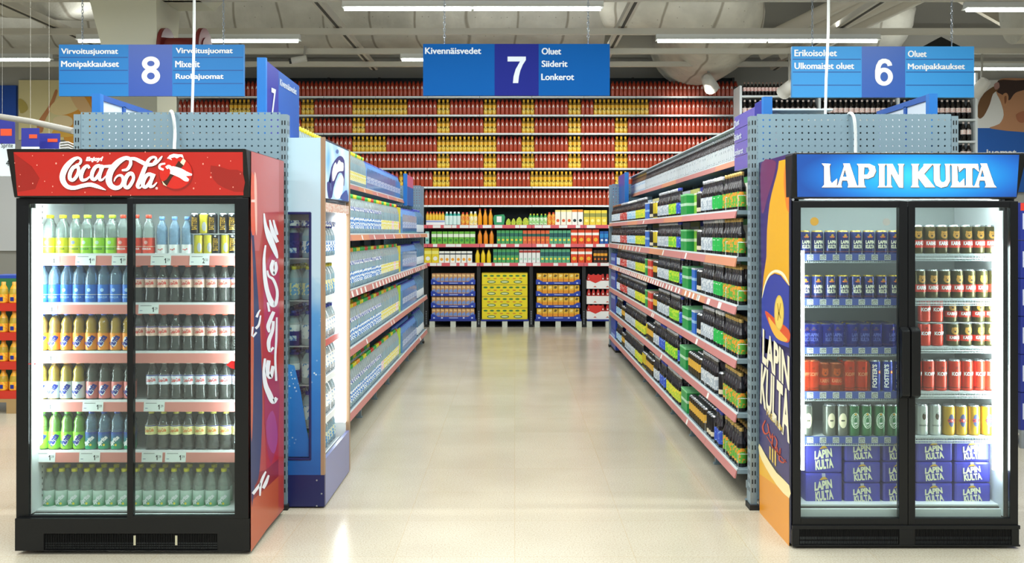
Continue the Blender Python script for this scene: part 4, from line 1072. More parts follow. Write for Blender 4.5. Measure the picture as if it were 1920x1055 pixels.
def t_wrap(s, c, fh, fz, wk=1.6, tilt=0.0, th=0.0, bold=0.03):
    def f(m, r, a, b):
        wrap_text(m, s, r + 0.0021, a + (b - a) * fz, (b - a) * fh, r * wk, c, th, bold, tilt)
    return f


def many(*fs):
    def f(m, r, a, b):
        for g in fs: g(m, r, a, b)
    return f


def spot(c, fz, rad, arc=0.0, k=1.0):
    def f(m, r, a, b):
        zc = a + (b - a) * fz
        wrap_patch(m, [(arc * r + rad * math.cos(2 * PI * i / 14), zc + k * rad * math.sin(2 * PI * i / 14)) for i in range(14)], r + 0.0012, c)
    return f


def band_(c, f0, f1):
    def f(m, r, a, b): m.lathe([(r + 0.0004, a + (b - a) * f0), (r + 0.0004, a + (b - a) * f1)], c, 20, cap0=False, cap1=False)
    return f


BH = 0.205; BR = 0.0315
navy = mat('ink_navy', '1c2a86', 0.4); greenk = mat('ink_green', '1f6a3a', 0.4); redk = mat('ink_red', 'd2322a', 0.4); grey = mat('ink_grey', '8a94b8', 0.4); wht = mat('ink_white', 'f4f6f8', 0.4)
goldk = mat('ink_gold', 'd2a63c', 0.3, 0.4); blk = mat('ink_black', '15171a', 0.5)
fan = lambda c: many(spot(mat('swirl_white', 'eef2f4', 0.4), .50, .0155, 0, 1.7), t_wrap('Fanta', navy, .42, .55, 2.1, .95, 0, .05))
spr = lambda c: many(t_wrap('Sprite', wht, .36, .48, 2.0, .75, 0, .05), spot(mat('swirl_yellow', 'e9d83a', 0.4), .25, .006, .25))
mol = lambda c1, c2: many(band_(mat('label_pale_band', 'dfe6c8', .45), .42, .45), spot(c1, .70, .0095), t_wrap('BONAQUA', c2, .15, .28, 1.65, 0, 0, .03))


def grad_mat(name, c0, c1, z0, z1, rough=0.4):
    """a label printed in two colours running into each other, by height"""
    m = mat(name, c0, rough); nt, p, N, L = nodes(m)
    tc = N('ShaderNodeTexCoord'); s = N('ShaderNodeSeparateXYZ'); L(tc.outputs['Object'], s.inputs[0])
    mr = N('ShaderNodeMapRange'); mr.inputs[1].default_value = z0; mr.inputs[2].default_value = z1; L(s.outputs[2], mr.inputs[0])
    L(ramp(nt, mr.outputs[0], [(0, c0), (1, c1)]), p.inputs['Base Color']); return m


LB_SPR = grad_mat('label_sprite_pale', '2f9a62', 'cfe6dc', 0.01, 0.085); LB_SPB = grad_mat('label_sprite_blue', '1f9a6a', '2b3fa0', 0.02, 0.095)
yc, oc, gc, bc = (mat('cap_' + c, c, 0.35) for c in ('e8dc28', 'f08a2c', '8fc83c', '2a50b4'))
wc, rc, lc = mat('cap_f2f2ee', 'f2f2ee', 0.35), mat('cap_d8442c', 'd8442c', 0.35), mat('cap_b8d838', 'b8d838', 0.35)
PR = {}
def proto(key, *a, **k): PR[key] = Proto(bottle(*a, **k))
LBL = lambda c: mat('label_' + c, c, 0.45)
proto('yel', 'lemon_water_bottle', BR, BH, PET, yc, LBL('d8d82a'), .03, .42, deco=mol(grey, greenk))
proto('lime', 'lime_water_bottle', BR, BH, PET, lc, LBL('9ad02c'), .03, .42, deco=mol(mat('ink_pale', 'b8d4c0', .4), greenk))
proto('ros', 'berry_water_bottle', BR, BH, PET, rc, LBL('d8442e'), .03, .42, deco=mol(mat('ink_rose', 'e8b0a8', .4), wht))
proto('blu', 'mineral_water_bottle', BR, BH * 1.02, PETB, bc, LBL('2f6fc8'), .03, .46, deco=mol(mat('ink_sky', 'a8cdf0', .4), mat('ink_sky', 'a8cdf0', .4)))
OJ = liquid('f2b40e')
proto('fan', 'orange_soda_bottle', BR, BH, PETC, bc, LBL('f2962a'), .05, .47, OJ, .86, fan(0), 'wavy')
proto('fanw', 'orange_soda_bottle', BR, BH, PETC, oc, LBL('dfe6e6'), .05, .47, liquid('f2c41a'), .86, fan(0), 'wavy')
proto('fanp', 'dark_soda_bottle', BR, BH, PETD, blk, LBL('d87a74'), .05, .47, liquid('3c2c26'), .80, fan(0), 'wavy')
proto('fang', 'lime_soda_bottle', BR, BH, PETC, mat('cap_5cc040', '5cc040', .35), LBL('84cc30'), .05, .47, liquid('86cc36'), .86, fan(0), 'wavy')
proto('sprb', 'blue_cap_lemonade_bottle', BR, BH, PETB, bc, LB_SPB, .04, .46, deco=spr(0), shape='wavy')
proto('spry', 'yellow_cap_lemonade_bottle', BR, BH, film('clear_plastic_lemonade', 'f2fbf6', .22, .8, .06, 'f0faf4'), yc, LB_SPR, .03, .46, deco=spr(0))
CL = lambda c: many(band_(navy, .88, .98), t_wrap('Coca-Cola', c, .40, .48, 1.6, .1, 0, .03))
CDK = film('cola_clear', 'b0aca0', 0.09, 1.0, 0.05, 'd4dcd6')
proto('col1', 'cola_bottle', BR, BH, CDK, mat('cap_d86040', 'd86040', .35), LBL('eac8b8'), .40, .64, deco=CL(redk), shape='contour')
proto('col2', 'cola_bottle', BR, BH, CDK, wc, LBL('dfe6f0'), .40, .64, deco=CL(redk), shape='contour')
proto('col3', 'cola_bottle', BR, BH, CDK, mat('cap_e0d860', 'e0d860', .35), LBL('e8e2a0'), .40, .64, deco=CL(mat('ink_orange', 'e07a2a', .4)), shape='contour')
proto('wat', 'small_water_bottle', .0285, .196, PETB, mat('cap_6a9ae0', '6a9ae0', .35), LBL('e4e4e2'), .03, .26, deco=many(spot(redk, .45, .004, -.3, .8), spot(redk, .4, .005, .05, .6), spot(redk, .5, .004, .35, .8)))


def can(name, r, h, colm, deco=None, rim=None, extra=None):
    rim = rim or mat('can_rim', 'c8ccd0', 0.25, 0.9)
    o = MB().lathe([(r * .80, 0), (r * .97, h * .03), (r, h * .06), (r, h * .90), (r * .94, h * .95)], colm, 20, cap1=False).build(name)
    MB().lathe([(r * .94, h * .95), (r * .84, h * .985), (r * .84, h), (r * .78, h), (r * .76, h * .985)], rim, 20, cap0=False).build('lid', o)
    if deco:
        m = MB(); deco(m, r, 0, h); m.build('print', o)
    return o


CANR = 0.0325
gold_rim = mat('can_rim_gold', 'd8b84c', 0.25, 0.8)
# a gold sun over a hat-shaped hill for the blue cans
hat = lambda m, r, a, b: (wrap_patch(m, [(-.016, a + (b - a) * .74), (-.008, a + (b - a) * .77), (.008, a + (b - a) * .77), (.016, a + (b - a) * .74), (.008, a + (b - a) * .70), (-.008, a + (b - a) * .70)], r + .0006, mat('ink_flame', 'd8702a', .4)), wrap_patch(m, [(.007 * math.cos(2 * PI * i / 12), a + (b - a) * .80 + .007 * math.sin(2 * PI * i / 12)) for i in range(12)], r + .0009, goldk))
lk = many(hat, t_wrap('LAPIN', mat('ink_cream', 'e6e4c8', .4), .15, .52, 1.5, 0, 0, .05), t_wrap('KULTA', mat('ink_cream', 'e6e4c8', .4), .16, .33, 1.5, 0, 0, .05), band_(mat('band_wine', '5a1f2e', .4), .10, .14))
proto_can = lambda key, *a, **k: PR.__setitem__(key, Proto(can(*a, **k)))
CANB = mat('can_navy', '1d2a6a', 0.25, 0.3)
proto_can('lk', 'blue_beer_can', CANR * .97, .126, CANB, lk, gold_rim)
bear = lambda m, r, a, b: (spot(mat('bear_brown', 'b5832c', .5), .66, .0195, 0, 1.0)(m, r, a, b), spot(mat('bear_brown', 'b5832c', .5), .76, .006, -.36)(m, r, a, b), spot(mat('bear_brown', 'b5832c', .5), .76, .006, .36)(m, r, a, b),
                           spot(mat('bear_dark', '3a2a14', .5), .70, .0022, -.17)(m, r + .0004, a, b), spot(mat('bear_dark', '3a2a14', .5), .70, .0022, .17)(m, r + .0004, a, b), spot(mat('bear_dark', '3a2a14', .5), .63, .006, 0, .8)(m, r + .0004, a, b))
def kdeco(m, r, a, b):
    bear(m, r, a, b)
    m.lathe([(r + .0006, a + (b - a) * .22), (r + .0006, a + (b - a) * .48)], mat('band_red', 'd03a2a', .4), 20, cap0=False, cap1=False)
    wrap_text(m, 'KARHU', r + .0014, a + (b - a) * .37, (b - a) * .14, r * 1.75, wht, 0, .05)
CANO = mat('can_olive', '4a4422', 0.3, 0.5)
proto_can('kar', 'bear_beer_can', CANR, .152, CANO, kdeco)
proto_can('kof', 'red_beer_can', CANR, .165, mat('can_red', 'cc3a22', 0.3, 0.3), many(band_(mat('band_dark', '3a2a26', .4), .10, .12), t_wrap('KOFF', wht, .12, .55, 1.7, 0, 0, .05), spot(mat('ink_wine', '8a2a22', .4), .74, .008)))
proto_can('kofs', 'red_beer_can', CANR, .122, mat('can_red', 'cc3a22', 0.3, 0.3), many(t_wrap('KOFF', wht, .16, .55, 1.7, 0, 0, .05), spot(mat('ink_wine', '8a2a22', .4), .78, .006)))
proto_can('kars', 'bear_beer_can', CANR, .122, CANO, kdeco)
proto_can('fos', 'lager_can', CANR * .95, .165, mat('can_royal', '243c9c', 0.3, 0.3), many(t_wrap("FOSTER'S", wht, .15, .5, 4.0, PI / 2, -.35, .04), spot(redk, .62, .009, .55), spot(goldk, .62, .005, .55)))
proto_can('grn', 'green_beer_can', CANR * 1.04, .168, mat('can_green', '2f6a3e', 0.3, 0.4), many(spot(mat('ring_pale', 'cfdcc8', .4), .5, .024, 0, 1.75), spot(mat('can_green2', '3a7a4c', .4), .5, .0215, 0, 1.75), spot(wht, .42, .009, 0, .35), spot(goldk, .70, .006)))
proto_can('sil', 'silver_beer_can', CANR, .165, mat('can_silver', 'c9cfca', 0.3, 0.6), many(spot(mat('bear_dark', '3a2a14', .5), .62, .0105, 0, 1.7), spot(mat('ink_grey2', '9aa09a', .5), .72, .006, 0.1), t_wrap('SANDELS', mat('ink_greyd', '6a706a', .4), .05, .33, 1.6)))
proto_can('olv', 'yellow_beer_can', CANR, .160, mat('can_gold', 'd2a42c', 0.3, 0.4), many(spot(mat('ink_slate', '3a4670', .4), .50, .016, 0, 2.1), spot(mat('ink_creamb', 'e8dcc0', .4), .5, .008, 0, .6), t_wrap('OLVI', redk, .12, .50, 1.3, 0, 0, .05)))
proto_can('bat', 'gold_black_energy_can', .0255, .105, mat('can_black', '16171a', 0.3, 0.4), many(t_wrap('BATTERY', goldk, .26, .5, 2.6, PI / 2, 0, .03), t_wrap('+', wht, .10, .9, .5)))
proto_can('baty', 'yellow_energy_can', .0255, .105, mat('can_lemon', 'd8c83a', 0.3, 0.4), many(spot(mat('ink_silver', 'c8ccd0', .3, .6), .35, .011, .4, 2.2)))
proto_can('guin', 'dark_ale_can', CANR * 1.04, .168, mat('can_greybrown', '6a6e64', 0.3, 0.5), many(spot(mat('oval_cream', 'e6dcb8', .4), .5, .021, 0, 1.9), spot(mat('oval_dark', '5a5648', .4), .5, .011, 0, .5)))


def row(key, us, vbase_z, yc_, what, where, group, anchor, th=0.0, skip=0):
    n = len(us)
    for i, u in enumerate(us):
        PR[key].place((ux(u, yc_), yc_, vbase_z), random.uniform(-.12, .12) + th,
                      '%s, %s from %s%s' % (what, ORD[i + skip], anchor, where), group)


lrow = lambda u0, p, n: [u0 + p * i for i in range(n)]
Y1 = FY + 0.165; Z = SODA_Z
# soda fridge, sliding door by the tube lamp
LT = 'the lamp end'
row('yel', lrow(93, 24.3, 3), Z[0], Y1, 'yellow-labelled clear bottle', ', soda fridge top shelf', 'yellow lemon waters', LT)
row('lime', lrow(163, 23.5, 3), Z[0], Y1, 'lime-labelled clear bottle', ', soda fridge top shelf', 'lime waters', LT)
row('ros', [231, 256, 279], Z[0], Y1, 'red-labelled clear bottle', ' among three, soda fridge top shelf', 'berry waters', LT)
row('wat', [304, 327.5, 351], Z[0], Y1, 'small water bottle with white label', ', soda fridge top shelf', 'small waters', LT)
zl = Z[0]
row('baty', [373, 391, 423], zl, Y1, 'slim yellow can in lower layer', ', soda fridge top shelf', 'slim energy cans', LT)
row('bat', [407, 438], zl, Y1, 'slim black can in lower layer', ', soda fridge top shelf', 'slim energy cans', LT)
tr = MB().box(ux(362, Y1), ux(445, Y1), Y1 - 0.027, Y1 + 0.03, zl + 0.1055, zl + 0.1075, mat('tray_film', 'c8ccca', .3))
tag(tr.build('can_tray'), 'thin tray between two layers of slim cans in the soda fridge', 'tray')
row('bat', [366, 399, 420, 436], zl + .108, Y1, 'slim black can in upper layer', ', soda fridge top shelf', 'slim energy cans', LT)
row('baty', [383], zl + .108, Y1, 'slim yellow can in upper layer', ', soda fridge top shelf', 'slim energy cans', LT)
row('blu', lrow(80, 23.0, 8), Z[1], Y1, 'blue-labelled water bottle', ', soda fridge second shelf', 'blue mineral waters', LT)
row('col1', lrow(260, 23.0, 9), Z[1], Y1, 'red-capped clear cola bottle', ', soda fridge second shelf', 'red-capped colas', 'the door bar')
row('fan', lrow(80, 23.0, 8), Z[2], Y1, 'blue-capped orange soda bottle', ', soda fridge third shelf', 'blue-capped orange sodas', LT)
row('col1', lrow(262, 22.8, 9), Z[2], Y1, 'red-capped clear cola bottle', ', soda fridge third shelf', 'red-capped colas', 'the door bar')
row('fanw', lrow(79, 23.0, 4), Z[3], Y1, 'orange soda bottle with white label', ', soda fridge fourth shelf', 'white-labelled orange sodas', LT)
row('fanp', lrow(174, 23.3, 4), Z[3], Y1, 'dark soda bottle with pink label', ', soda fridge fourth shelf', 'pink-labelled dark sodas', LT)
row('col2', lrow(286, 22.9, 8), Z[3], Y1, 'white-capped clear cola bottle', ', soda fridge fourth shelf', 'white-capped colas', 'the door bar')
row('fang', lrow(80, 23.2, 4), Z[4], Y1, 'green soda bottle', ', soda fridge fifth shelf', 'green sodas', LT)
row('sprb', lrow(172, 24, 4), Z[4], Y1, 'lemonade bottle with blue cap', ', soda fridge fifth shelf', 'blue-capped lemonades', LT)
row('col3', lrow(284, 23.3, 8), Z[4], Y1, 'yellow-capped clear cola bottle', ', soda fridge fifth shelf', 'yellow-capped colas', 'the door bar')
row('spry', [93 + 23.35 * i for i in range(15)], Z[5], Y1 + .02, 'yellow-capped lemonade bottle in front row', ', soda fridge floor', 'yellow-capped lemonades', LT)
row('spry', [104 + 22.9 * i for i in range(15)], Z[5], Y1 + .105, 'yellow-capped lemonade bottle in rear row', ', soda fridge floor', 'yellow-capped lemonades', LT)

# the rows standing behind those
YR = Y1 + .069
for key, us, sh, nm, anc, g in (('yel', lrow(96, 24, 3), 0, 'yellow-labelled clear bottle', LT, 'yellow lemon waters'), ('lime', lrow(166, 23.2, 3), 0, 'lime-labelled clear bottle', LT, 'lime waters'), ('blu', lrow(84, 22.7, 7), 1, 'blue-labelled water bottle', LT, 'blue mineral waters'),
                                ('col1', lrow(262, 22.8, 8), 1, 'red-capped clear cola bottle', 'the door bar', 'red-capped colas'), ('fan', lrow(84, 22.7, 7), 2, 'blue-capped orange soda bottle', LT, 'blue-capped orange sodas'), ('col1', lrow(264, 22.6, 8), 2, 'red-capped clear cola bottle', 'the door bar', 'red-capped colas'),
                                ('fanw', lrow(83, 22.7, 4), 3, 'orange soda bottle with white label', LT, 'white-labelled orange sodas'), ('fanp', lrow(176, 23, 4), 3, 'dark soda bottle with pink label', LT, 'pink-labelled dark sodas'), ('col2', lrow(287, 22.7, 7), 3, 'white-capped clear cola bottle', 'the door bar', 'white-capped colas'),
                                ('fang', lrow(84, 22.8, 4), 4, 'green soda bottle', LT, 'green sodas'), ('sprb', lrow(175, 23.6, 4), 4, 'lemonade bottle with blue cap', LT, 'blue-capped lemonades'), ('col3', lrow(285, 23, 7), 4, 'yellow-capped clear cola bottle', 'the door bar', 'yellow-capped colas')):
    row(key, us, Z[sh], YR, 'rear ' + nm, ', soda fridge %s shelf' % ('top', 'second', 'third', 'fourth', 'fifth')[sh], g, anc)
# beer fridge
Y2 = GY + 0.165; Zb = BEER_Z; HG = 'the hinge side'
row('lk', lrow(1508, 24.0, 8), Zb[0][0], Y2, 'small navy beer can', ', beer fridge top shelf', 'navy beer cans', HG)
row('lk', lrow(1508, 24.0, 8), Zb[1][0], Y2, 'small navy beer can', ', beer fridge second shelf', 'navy beer cans', HG)
row('kar', lrow(1719, 23.0, 7), Zb[0][1], Y2, 'olive can with bear head', ', beer fridge top shelf', 'bear cans', 'the door handles')
row('kar', lrow(1724, 23.2, 7), Zb[1][1], Y2, 'olive can with bear head', ', beer fridge second shelf', 'bear cans', 'the door handles')
# film-wrapped multipacks: the cans inside show
WRAPB = film('wrap_blue', 'b0baf8', .13, .55, .1, '3a44c0'); WRAPR = film('wrap_orange', 'f6c4a4', .14, .55, .1, 'f0602a'); WRAPC = film('wrap_clear', 'e8ece8', .06, .8, .08)


def pack(us, key, z, film_m, label, group, y=None, name='can_multipack', hh=None):
    """cans shrink-wrapped together: one thing, the cans and the film are its parts"""
    y = y or Y2; src = PR[key].root; hcan = max(v.co.z for ch in src.children for v in ch.data.vertices)
    r = empty(name, (ux(sum(us) / len(us), y), y, z)); tag(r, label, 'multipack', group)
    for u in us:
        for dy in (0, .067):
            c = src.copy(); COL.objects.link(c); c.name = 'can'; c.parent = r; c.location = (ux(u, y) - r.location.x, dy, 0.001); c.rotation_euler = (0, 0, random.uniform(-.5, .5))
            for k in ('label', 'category', 'group'):
                if k in c: del c[k]
            for ch in src.children:
                d = ch.copy(); COL.objects.link(d); d.parent = c
    a, b = ux(us[0], y) - r.location.x - .035, ux(us[-1], y) - r.location.x + .035
    m = MB(); x0, x1 = a, b; h = hcan + .003
    P = [(x0, .0), (x0, h * .86), (x0 + .012, h * .97), (x0 + .03, h), (x1 - .03, h), (x1 - .012, h * .97), (x1, h * .86), (x1, .0)]
    m.prism(P, -.037, .104, film_m, lambda p, q, s: (p, s, q)); m.build('shrink_wrap', r)
    return r
pack([1508, 1527], 'lk', Zb[2][0], WRAPB, 'blue film multipack by the hinge side, beer fridge third shelf', 'film-wrapped packs')
pack([1548, 1571], 'lk', Zb[2][0], WRAPB, 'blue film multipack second from the hinge side, beer fridge third shelf', 'film-wrapped packs')
pack([1596, 1620], 'lk', Zb[2][0], WRAPB, 'blue film multipack third from the hinge side, beer fridge third shelf', 'film-wrapped packs')
pack([1643, 1666], 'lk', Zb[2][0], WRAPB, 'blue film multipack next to the door handles, beer fridge third shelf', 'film-wrapped packs')
for k, zz in enumerate((Zb[2][1], Zb[2][1] + .126)):
    w_ = ('lower layer', 'upper layer')[k]
    row('kofs', [1733, 1756], zz, Y2, 'short red can in ' + w_, ', beer fridge third shelf', 'short red cans', 'the door handles')
    row('kars', [1786 - 4 * k, 1810 - 3 * k, 1834, 1856], zz, Y2, 'short bear can in ' + w_, ', beer fridge third shelf', 'short bear cans', 'the door handles')
tag(MB().box(ux(1722, Y2), ux(1868, Y2), Y2 - .033, Y2 + .035, Zb[2][1] + .1225, Zb[2][1] + .1255, mat('tray_film', 'c8ccca', .3)).build('can_tray'), 'clear tray between the two layers of short cans in the beer fridge', 'tray')
z4 = Zb[3]
pack([1509, 1524], 'kof', z4[0], WRAPR, 'orange film multipack by the hinge side, beer fridge fourth shelf', 'film-wrapped packs')
pack([1543, 1567], 'kar', z4[0], WRAPR, 'orange film multipack of bear cans, beer fridge fourth shelf', 'film-wrapped packs')
pack([1591, 1615], 'kof', z4[0], WRAPR, 'orange film multipack next to the upright-lettered cans, beer fridge fourth shelf', 'film-wrapped packs')
row('fos', [1640, 1663, 1686], z4[0], Y2, 'royal blue can with upright lettering', ', beer fridge fourth shelf', 'royal blue cans', HG)
row('kof', [1716, 1740, 1763, 1789, 1812, 1835, 1856], z4[1], Y2, 'tall red can', ', beer fridge fourth shelf', 'tall red cans', 'the door handles')
z5 = Zb[4]
row('guin', [1512, 1555, 1578], z5[0], Y2, 'grey-brown ale can with cream oval', ', beer fridge fifth shelf', 'ale cans', HG)
row('grn', [1600, 1623, 1648, 1671], z5[0], Y2, 'green can with pale ring', ', beer fridge fifth shelf', 'green cans', HG)
row('sil', [1696, 1728, 1752], z5[1], Y2, 'silver can with dark portrait', ', beer fridge fifth shelf', 'silver cans', HG)
row('olv', [1778, 1801, 1825, 1850], z5[1], Y2, 'yellow can with slate oval', ', beer fridge fifth shelf', 'yellow cans', 'the door handles')
# big purple-blue cartons of cans on the floor tray
M_LKP = mat('pack_blue', '3c3ca4', 0.16); M_CRM = mat('ink_cream', 'e6e4c8', .4)


def big_pack(u0, v0, u1, v1, label):
    y = GY + .15; pl = Plane((0, y, 0), (0, -1, 0)); A, Bp = pl(u0, v1), pl(u1, v0)
    r = empty('can_carton', ((A.x + Bp.x) / 2, y, A.z)); o = Vector(r.location); tag(r, label, 'multipack', 'purple-blue beer cartons')
    m = MB().box(A.x - o.x + .002, Bp.x - o.x - .002, 0, .2, 0.0005, Bp.z - A.z - .001, M_LKP); m.build('wrapped_block', r, .012)
    t = MB(); w_, h_ = u1 - u0, v1 - v0; c = (u0 + u1) / 2 - 1; q = lambda a, b: (c + a * 27, v0 + h_ * b)
    for s, Q in (('LAPIN', ((-.62, .30), (.55, .20), (.62, .48), (-.62, .58))), ('KULTA', ((-.58, .60), (.62, .52), (.72, .84), (-.55, .92)))):
        put_text(t, pl, s, None, M_CRM, .003, .05, quad=[q(*p) for p in Q])
    put_poly(t, pl, [q(-.3, .24), q(-.1, .14), q(.1, .12), q(.3, .2)], goldk, .003)
    hb = [(q(-.12, .0)[0], v0 + 1), (q(.12, .0)[0], v0 + 1), (q(.14, .0)[0], v0 + 8), (q(-.1, .0)[0], v0 + 8)]
    put_poly(t, pl, hb, mat('barcode_grey', 'a8aac8', .4), .0025)
    t.v = [tuple(Vector(p) - o) for p in t.v]; t.build('lettering', r)
big_pack(1510, 886, 1580, 945, 'purple-blue can carton by the hinge side, lower one')
big_pack(1510, 828, 1580, 886, 'purple-blue can carton by the hinge side, upper one')
for k, nm in enumerate(('bottom', 'middle', 'top')):
    v1 = 945 - 40 * k; v0 = v1 - 40
    big_pack(1583, v0, 1652, v1, 'purple-blue can carton, %s of the second stack from the hinge side' % nm)
    big_pack(1655, v0, 1714, v1, 'purple-blue can carton, %s of the stack behind the door handles' % nm)
    big_pack(1717, v0, 1787, v1, 'purple-blue can carton, %s of the second stack from the lamp wall' % nm)
    big_pack(1789, v0, 1858, v1, 'purple-blue can carton, %s of the stack by the lamp wall' % nm)
# ------------------------------------------------------------------ gondolas either side of the middle aisle
M_GBACK = mat('gondola_back', '39444c', 0.7); M_GBACKW = mat('gondola_back_pale', 'b4c4cc', 0.6); M_GSH = mat('gondola_shelf', '8fa5b0', 0.4, 0.3); M_RAILP = mat('rail_pink', 'c27e7c', 0.4); M_RAILO = mat('rail_orange', 'd08c6c', 0.4); M_RAILW = mat('rail_card', 'e9ecea', 0.45)
M_LIP = mat('shelf_lip', 'd9e8ee', 0.35)
BAY = 0.928


def gondola(side, label, y0, y1, levels, front, top, tags):
    """side -1: faces +x (water), +1: faces -x (beer). levels: (z of shelf, rail bottom); tags: per level list of (y, width) price cards"""
    xf, xb_ = front
    r = empty('gondola_shelving', (side * xb_, y0, 0)); tag(r, label, 'shelving', 'gondolas of the middle aisle'); o = Vector(r.location)
    def part(m, nm, par=None):
        m.v = [tuple(Vector(p) - o) for p in m.v]; return m.build(nm, par or r)
    X = lambda x: side * x
    def bx(m, xa, xb2, ya, yb2, za, zb2, mm): return m.box(min(X(xa), X(xb2)), max(X(xa), X(xb2)), ya, yb2, za, zb2, mm)
    part(bx(MB(), xb_, xb_ + .02, y0, y1, .05, 2.3, M_GBACKW if side < 0 else M_GBACK), 'back_panel')
    n = int(math.ceil((y1 - y0) / BAY - .2))
    for k in range(n + 1):
        y = min(y0 + BAY * k, y1 - .03)
        m = MB(); bx(m, xb_ - .05, xb_ - .001, y - .02, y + .02, .03, 2.3, M_POST)
        p = part(m, 'upright')
        m = MB(); bx(m, xf + .055, xb_ - .05, y - .015, y + .015, .08, .125, M_POST); bx(m, xf + .06, xf + .085, y - .012, y + .012, .0, .1, M_POST); bx(m, xf + .05, xf + .1, y - .02, y + .02, 0, .012, M_POST)
        part(m, 'foot', p)
    for li, (z, zr, xl) in enumerate(levels):
        for k in range(n):
            ya, yb2 = y0 + BAY * k + .002, min(y0 + BAY * (k + 1), y1) - .002
            if yb2 - ya < .1: continue
            m = MB(); bx(m, xl, xb_ - .001, ya, yb2, z - .025, z, M_GSH); bx(m, xl - .004, xl + .004, ya, yb2, z - .008, z + .006, M_LIP)
            s = part(m, 'shelf')
            q = MB(); t = .018
            col = M_RAILO if (li + k) % 3 == 1 and li >= 3 else M_RAILP
            q.hexa([(X(xl - .006), ya, z - .006), (X(xl - .001), ya, z - .006), (X(xl - .001), yb2, z - .006), (X(xl - .006), yb2, z - .006),
                    (X(xl - .006 + t * 0 - .012), ya, zr), (X(xl - .008), ya, zr), (X(xl - .008), yb2, zr), (X(xl - .018), yb2, zr)], col)
            part(q, 'price_rail', s)
            for ty, tw in tags.get(li, ()):
                if ya <= ty < yb2 - tw:
                    q = MB(); a = [(X(xl - .0075), ty, z - .010), (X(xl - .0075), ty + tw, z - .010), (X(xl - .0192), ty + tw, zr + .003), (X(xl - .0192), ty, zr + .003)]
                    b_ = [(p[0] + X(.0012), p[1], p[2]) for p in a]
                    q.hexa(a + b_, M_RAILW); part(q, 'price_card', s)
            if k < 2 and li < top and side > 0:
                q = MB(); ws = (ya + .02, ya + .36) if k == 0 else (ya + .1,)
                for w0 in ws:
                    q.tube([(X(xl + .01), w0, z), (X(xl + .01), w0, z + .09), (X(xl + .12), w0, z + .09), (X(xl + .12), w0, z)], .0022, M_WIRE, n=5)
                part(q, 'wire_divider', s)
    return r, part, bx


rnd = random.Random(3)
cards = {0: [(7.4, .05)], 1: [(6.6, .05), (8.7, .05)], 2: [(7.0, .06), (9.2, .05), (9.3, .05)], 3: [(5.84 + .36 * i, .09) for i in range(1, 4)] + [(6.95 + .16 * i + rnd.random() * .05, .06) for i in range(40)], 4: [(7.45, .06), (8.6, .05)] + [(10.2 + .3 * i, .06) for i in range(8)], 5: [(9.9, .06)]}
# beer side
BLV = [(.188, .136, 1.345), (.525, .474, 1.345), (.853, .801, 1.345), (1.177, 1.125, 1.345), (1.472, 1.414, 1.345), (1.756, 1.708, 1.345), (2.152, 2.103, 1.61)]
G, gpart, gbx = gondola(1, 'tall gondola filled with dark beer bottles, opposite the water bottles', 5.80, 13.58, BLV, (1.345, 1.99), 6, cards)
gpart(gbx(MB(), 1.61, 1.99, 6.0, 13.5, 2.385, 2.395, M_LIP), 'top_cover')
# water side
rnd = random.Random(5)
wcards = {2: [(7.5 + .22 * i, .07) for i in range(28)], 1: [(8.25, .05), (9.9, .04), (10.1, .04)], 3: [(8.0 + .7 * i, .05) for i in range(8)], 4: [(8.8 + .9 * i, .03) for i in range(5)], 0: [(12.9, .1)]}
WLV = [(.218, .163, 1.285), (.715, .662, 1.285), (1.171, 1.113, 1.285), (1.609, 1.557, 1.285), (2.073, 2.024, 1.53)]
W, wpart, wbx = gondola(-1, 'tall gondola filled with clear water bottles, opposite the beer', 6.56, 13.98, WLV, (1.285, 1.95), 4, wcards)

# ------------------------------------------------------------------ stock on the gondolas; nearest 300 of a kind as things, the rest as one mass
def simple_bottle(r, h, body, neck, cap, label, l0, l1, long_neck=True, sh=None):
    m = MB()
    zs = [0, .02 * h, l0 * h, l0 * h, l1 * h, l1 * h]
    if long_neck: prof = [(r * .9, 0), (r, .02 * h), (r, l0 * h), (r, l1 * h), (r * .98, .60 * h), (r * .5, .74 * h), (r * .40, .90 * h), (r * .50, .91 * h), (r * .50, h)]; ms = [body, body, label, body, neck, neck, cap, cap]
    else: prof = [(r * .8, 0), (r, .03 * h), (r, l0 * h), (r, l1 * h), (r * .97, .66 * h), (r * .62, .82 * h), (r * .36, .90 * h), (r * .42, .91 * h), (r * .42, h)]; ms = [body, body, label, body, neck, neck, cap, cap]
    return m.lathe(prof, body, 10, mats=ms)


def simple_can(r, h, c, c2=None, l0=.3, l1=.7):
    return MB().lathe([(r * .85, 0), (r, .05 * h), (r, l0 * h), (r, l1 * h), (r, .92 * h), (r * .82, .97 * h), (r * .8, h)], c, 10, mats=[c, c, c2 or c, c, mat('can_rim', 'c8ccd0', .25, .9), mat('can_rim', 'c8ccd0', .25, .9)])


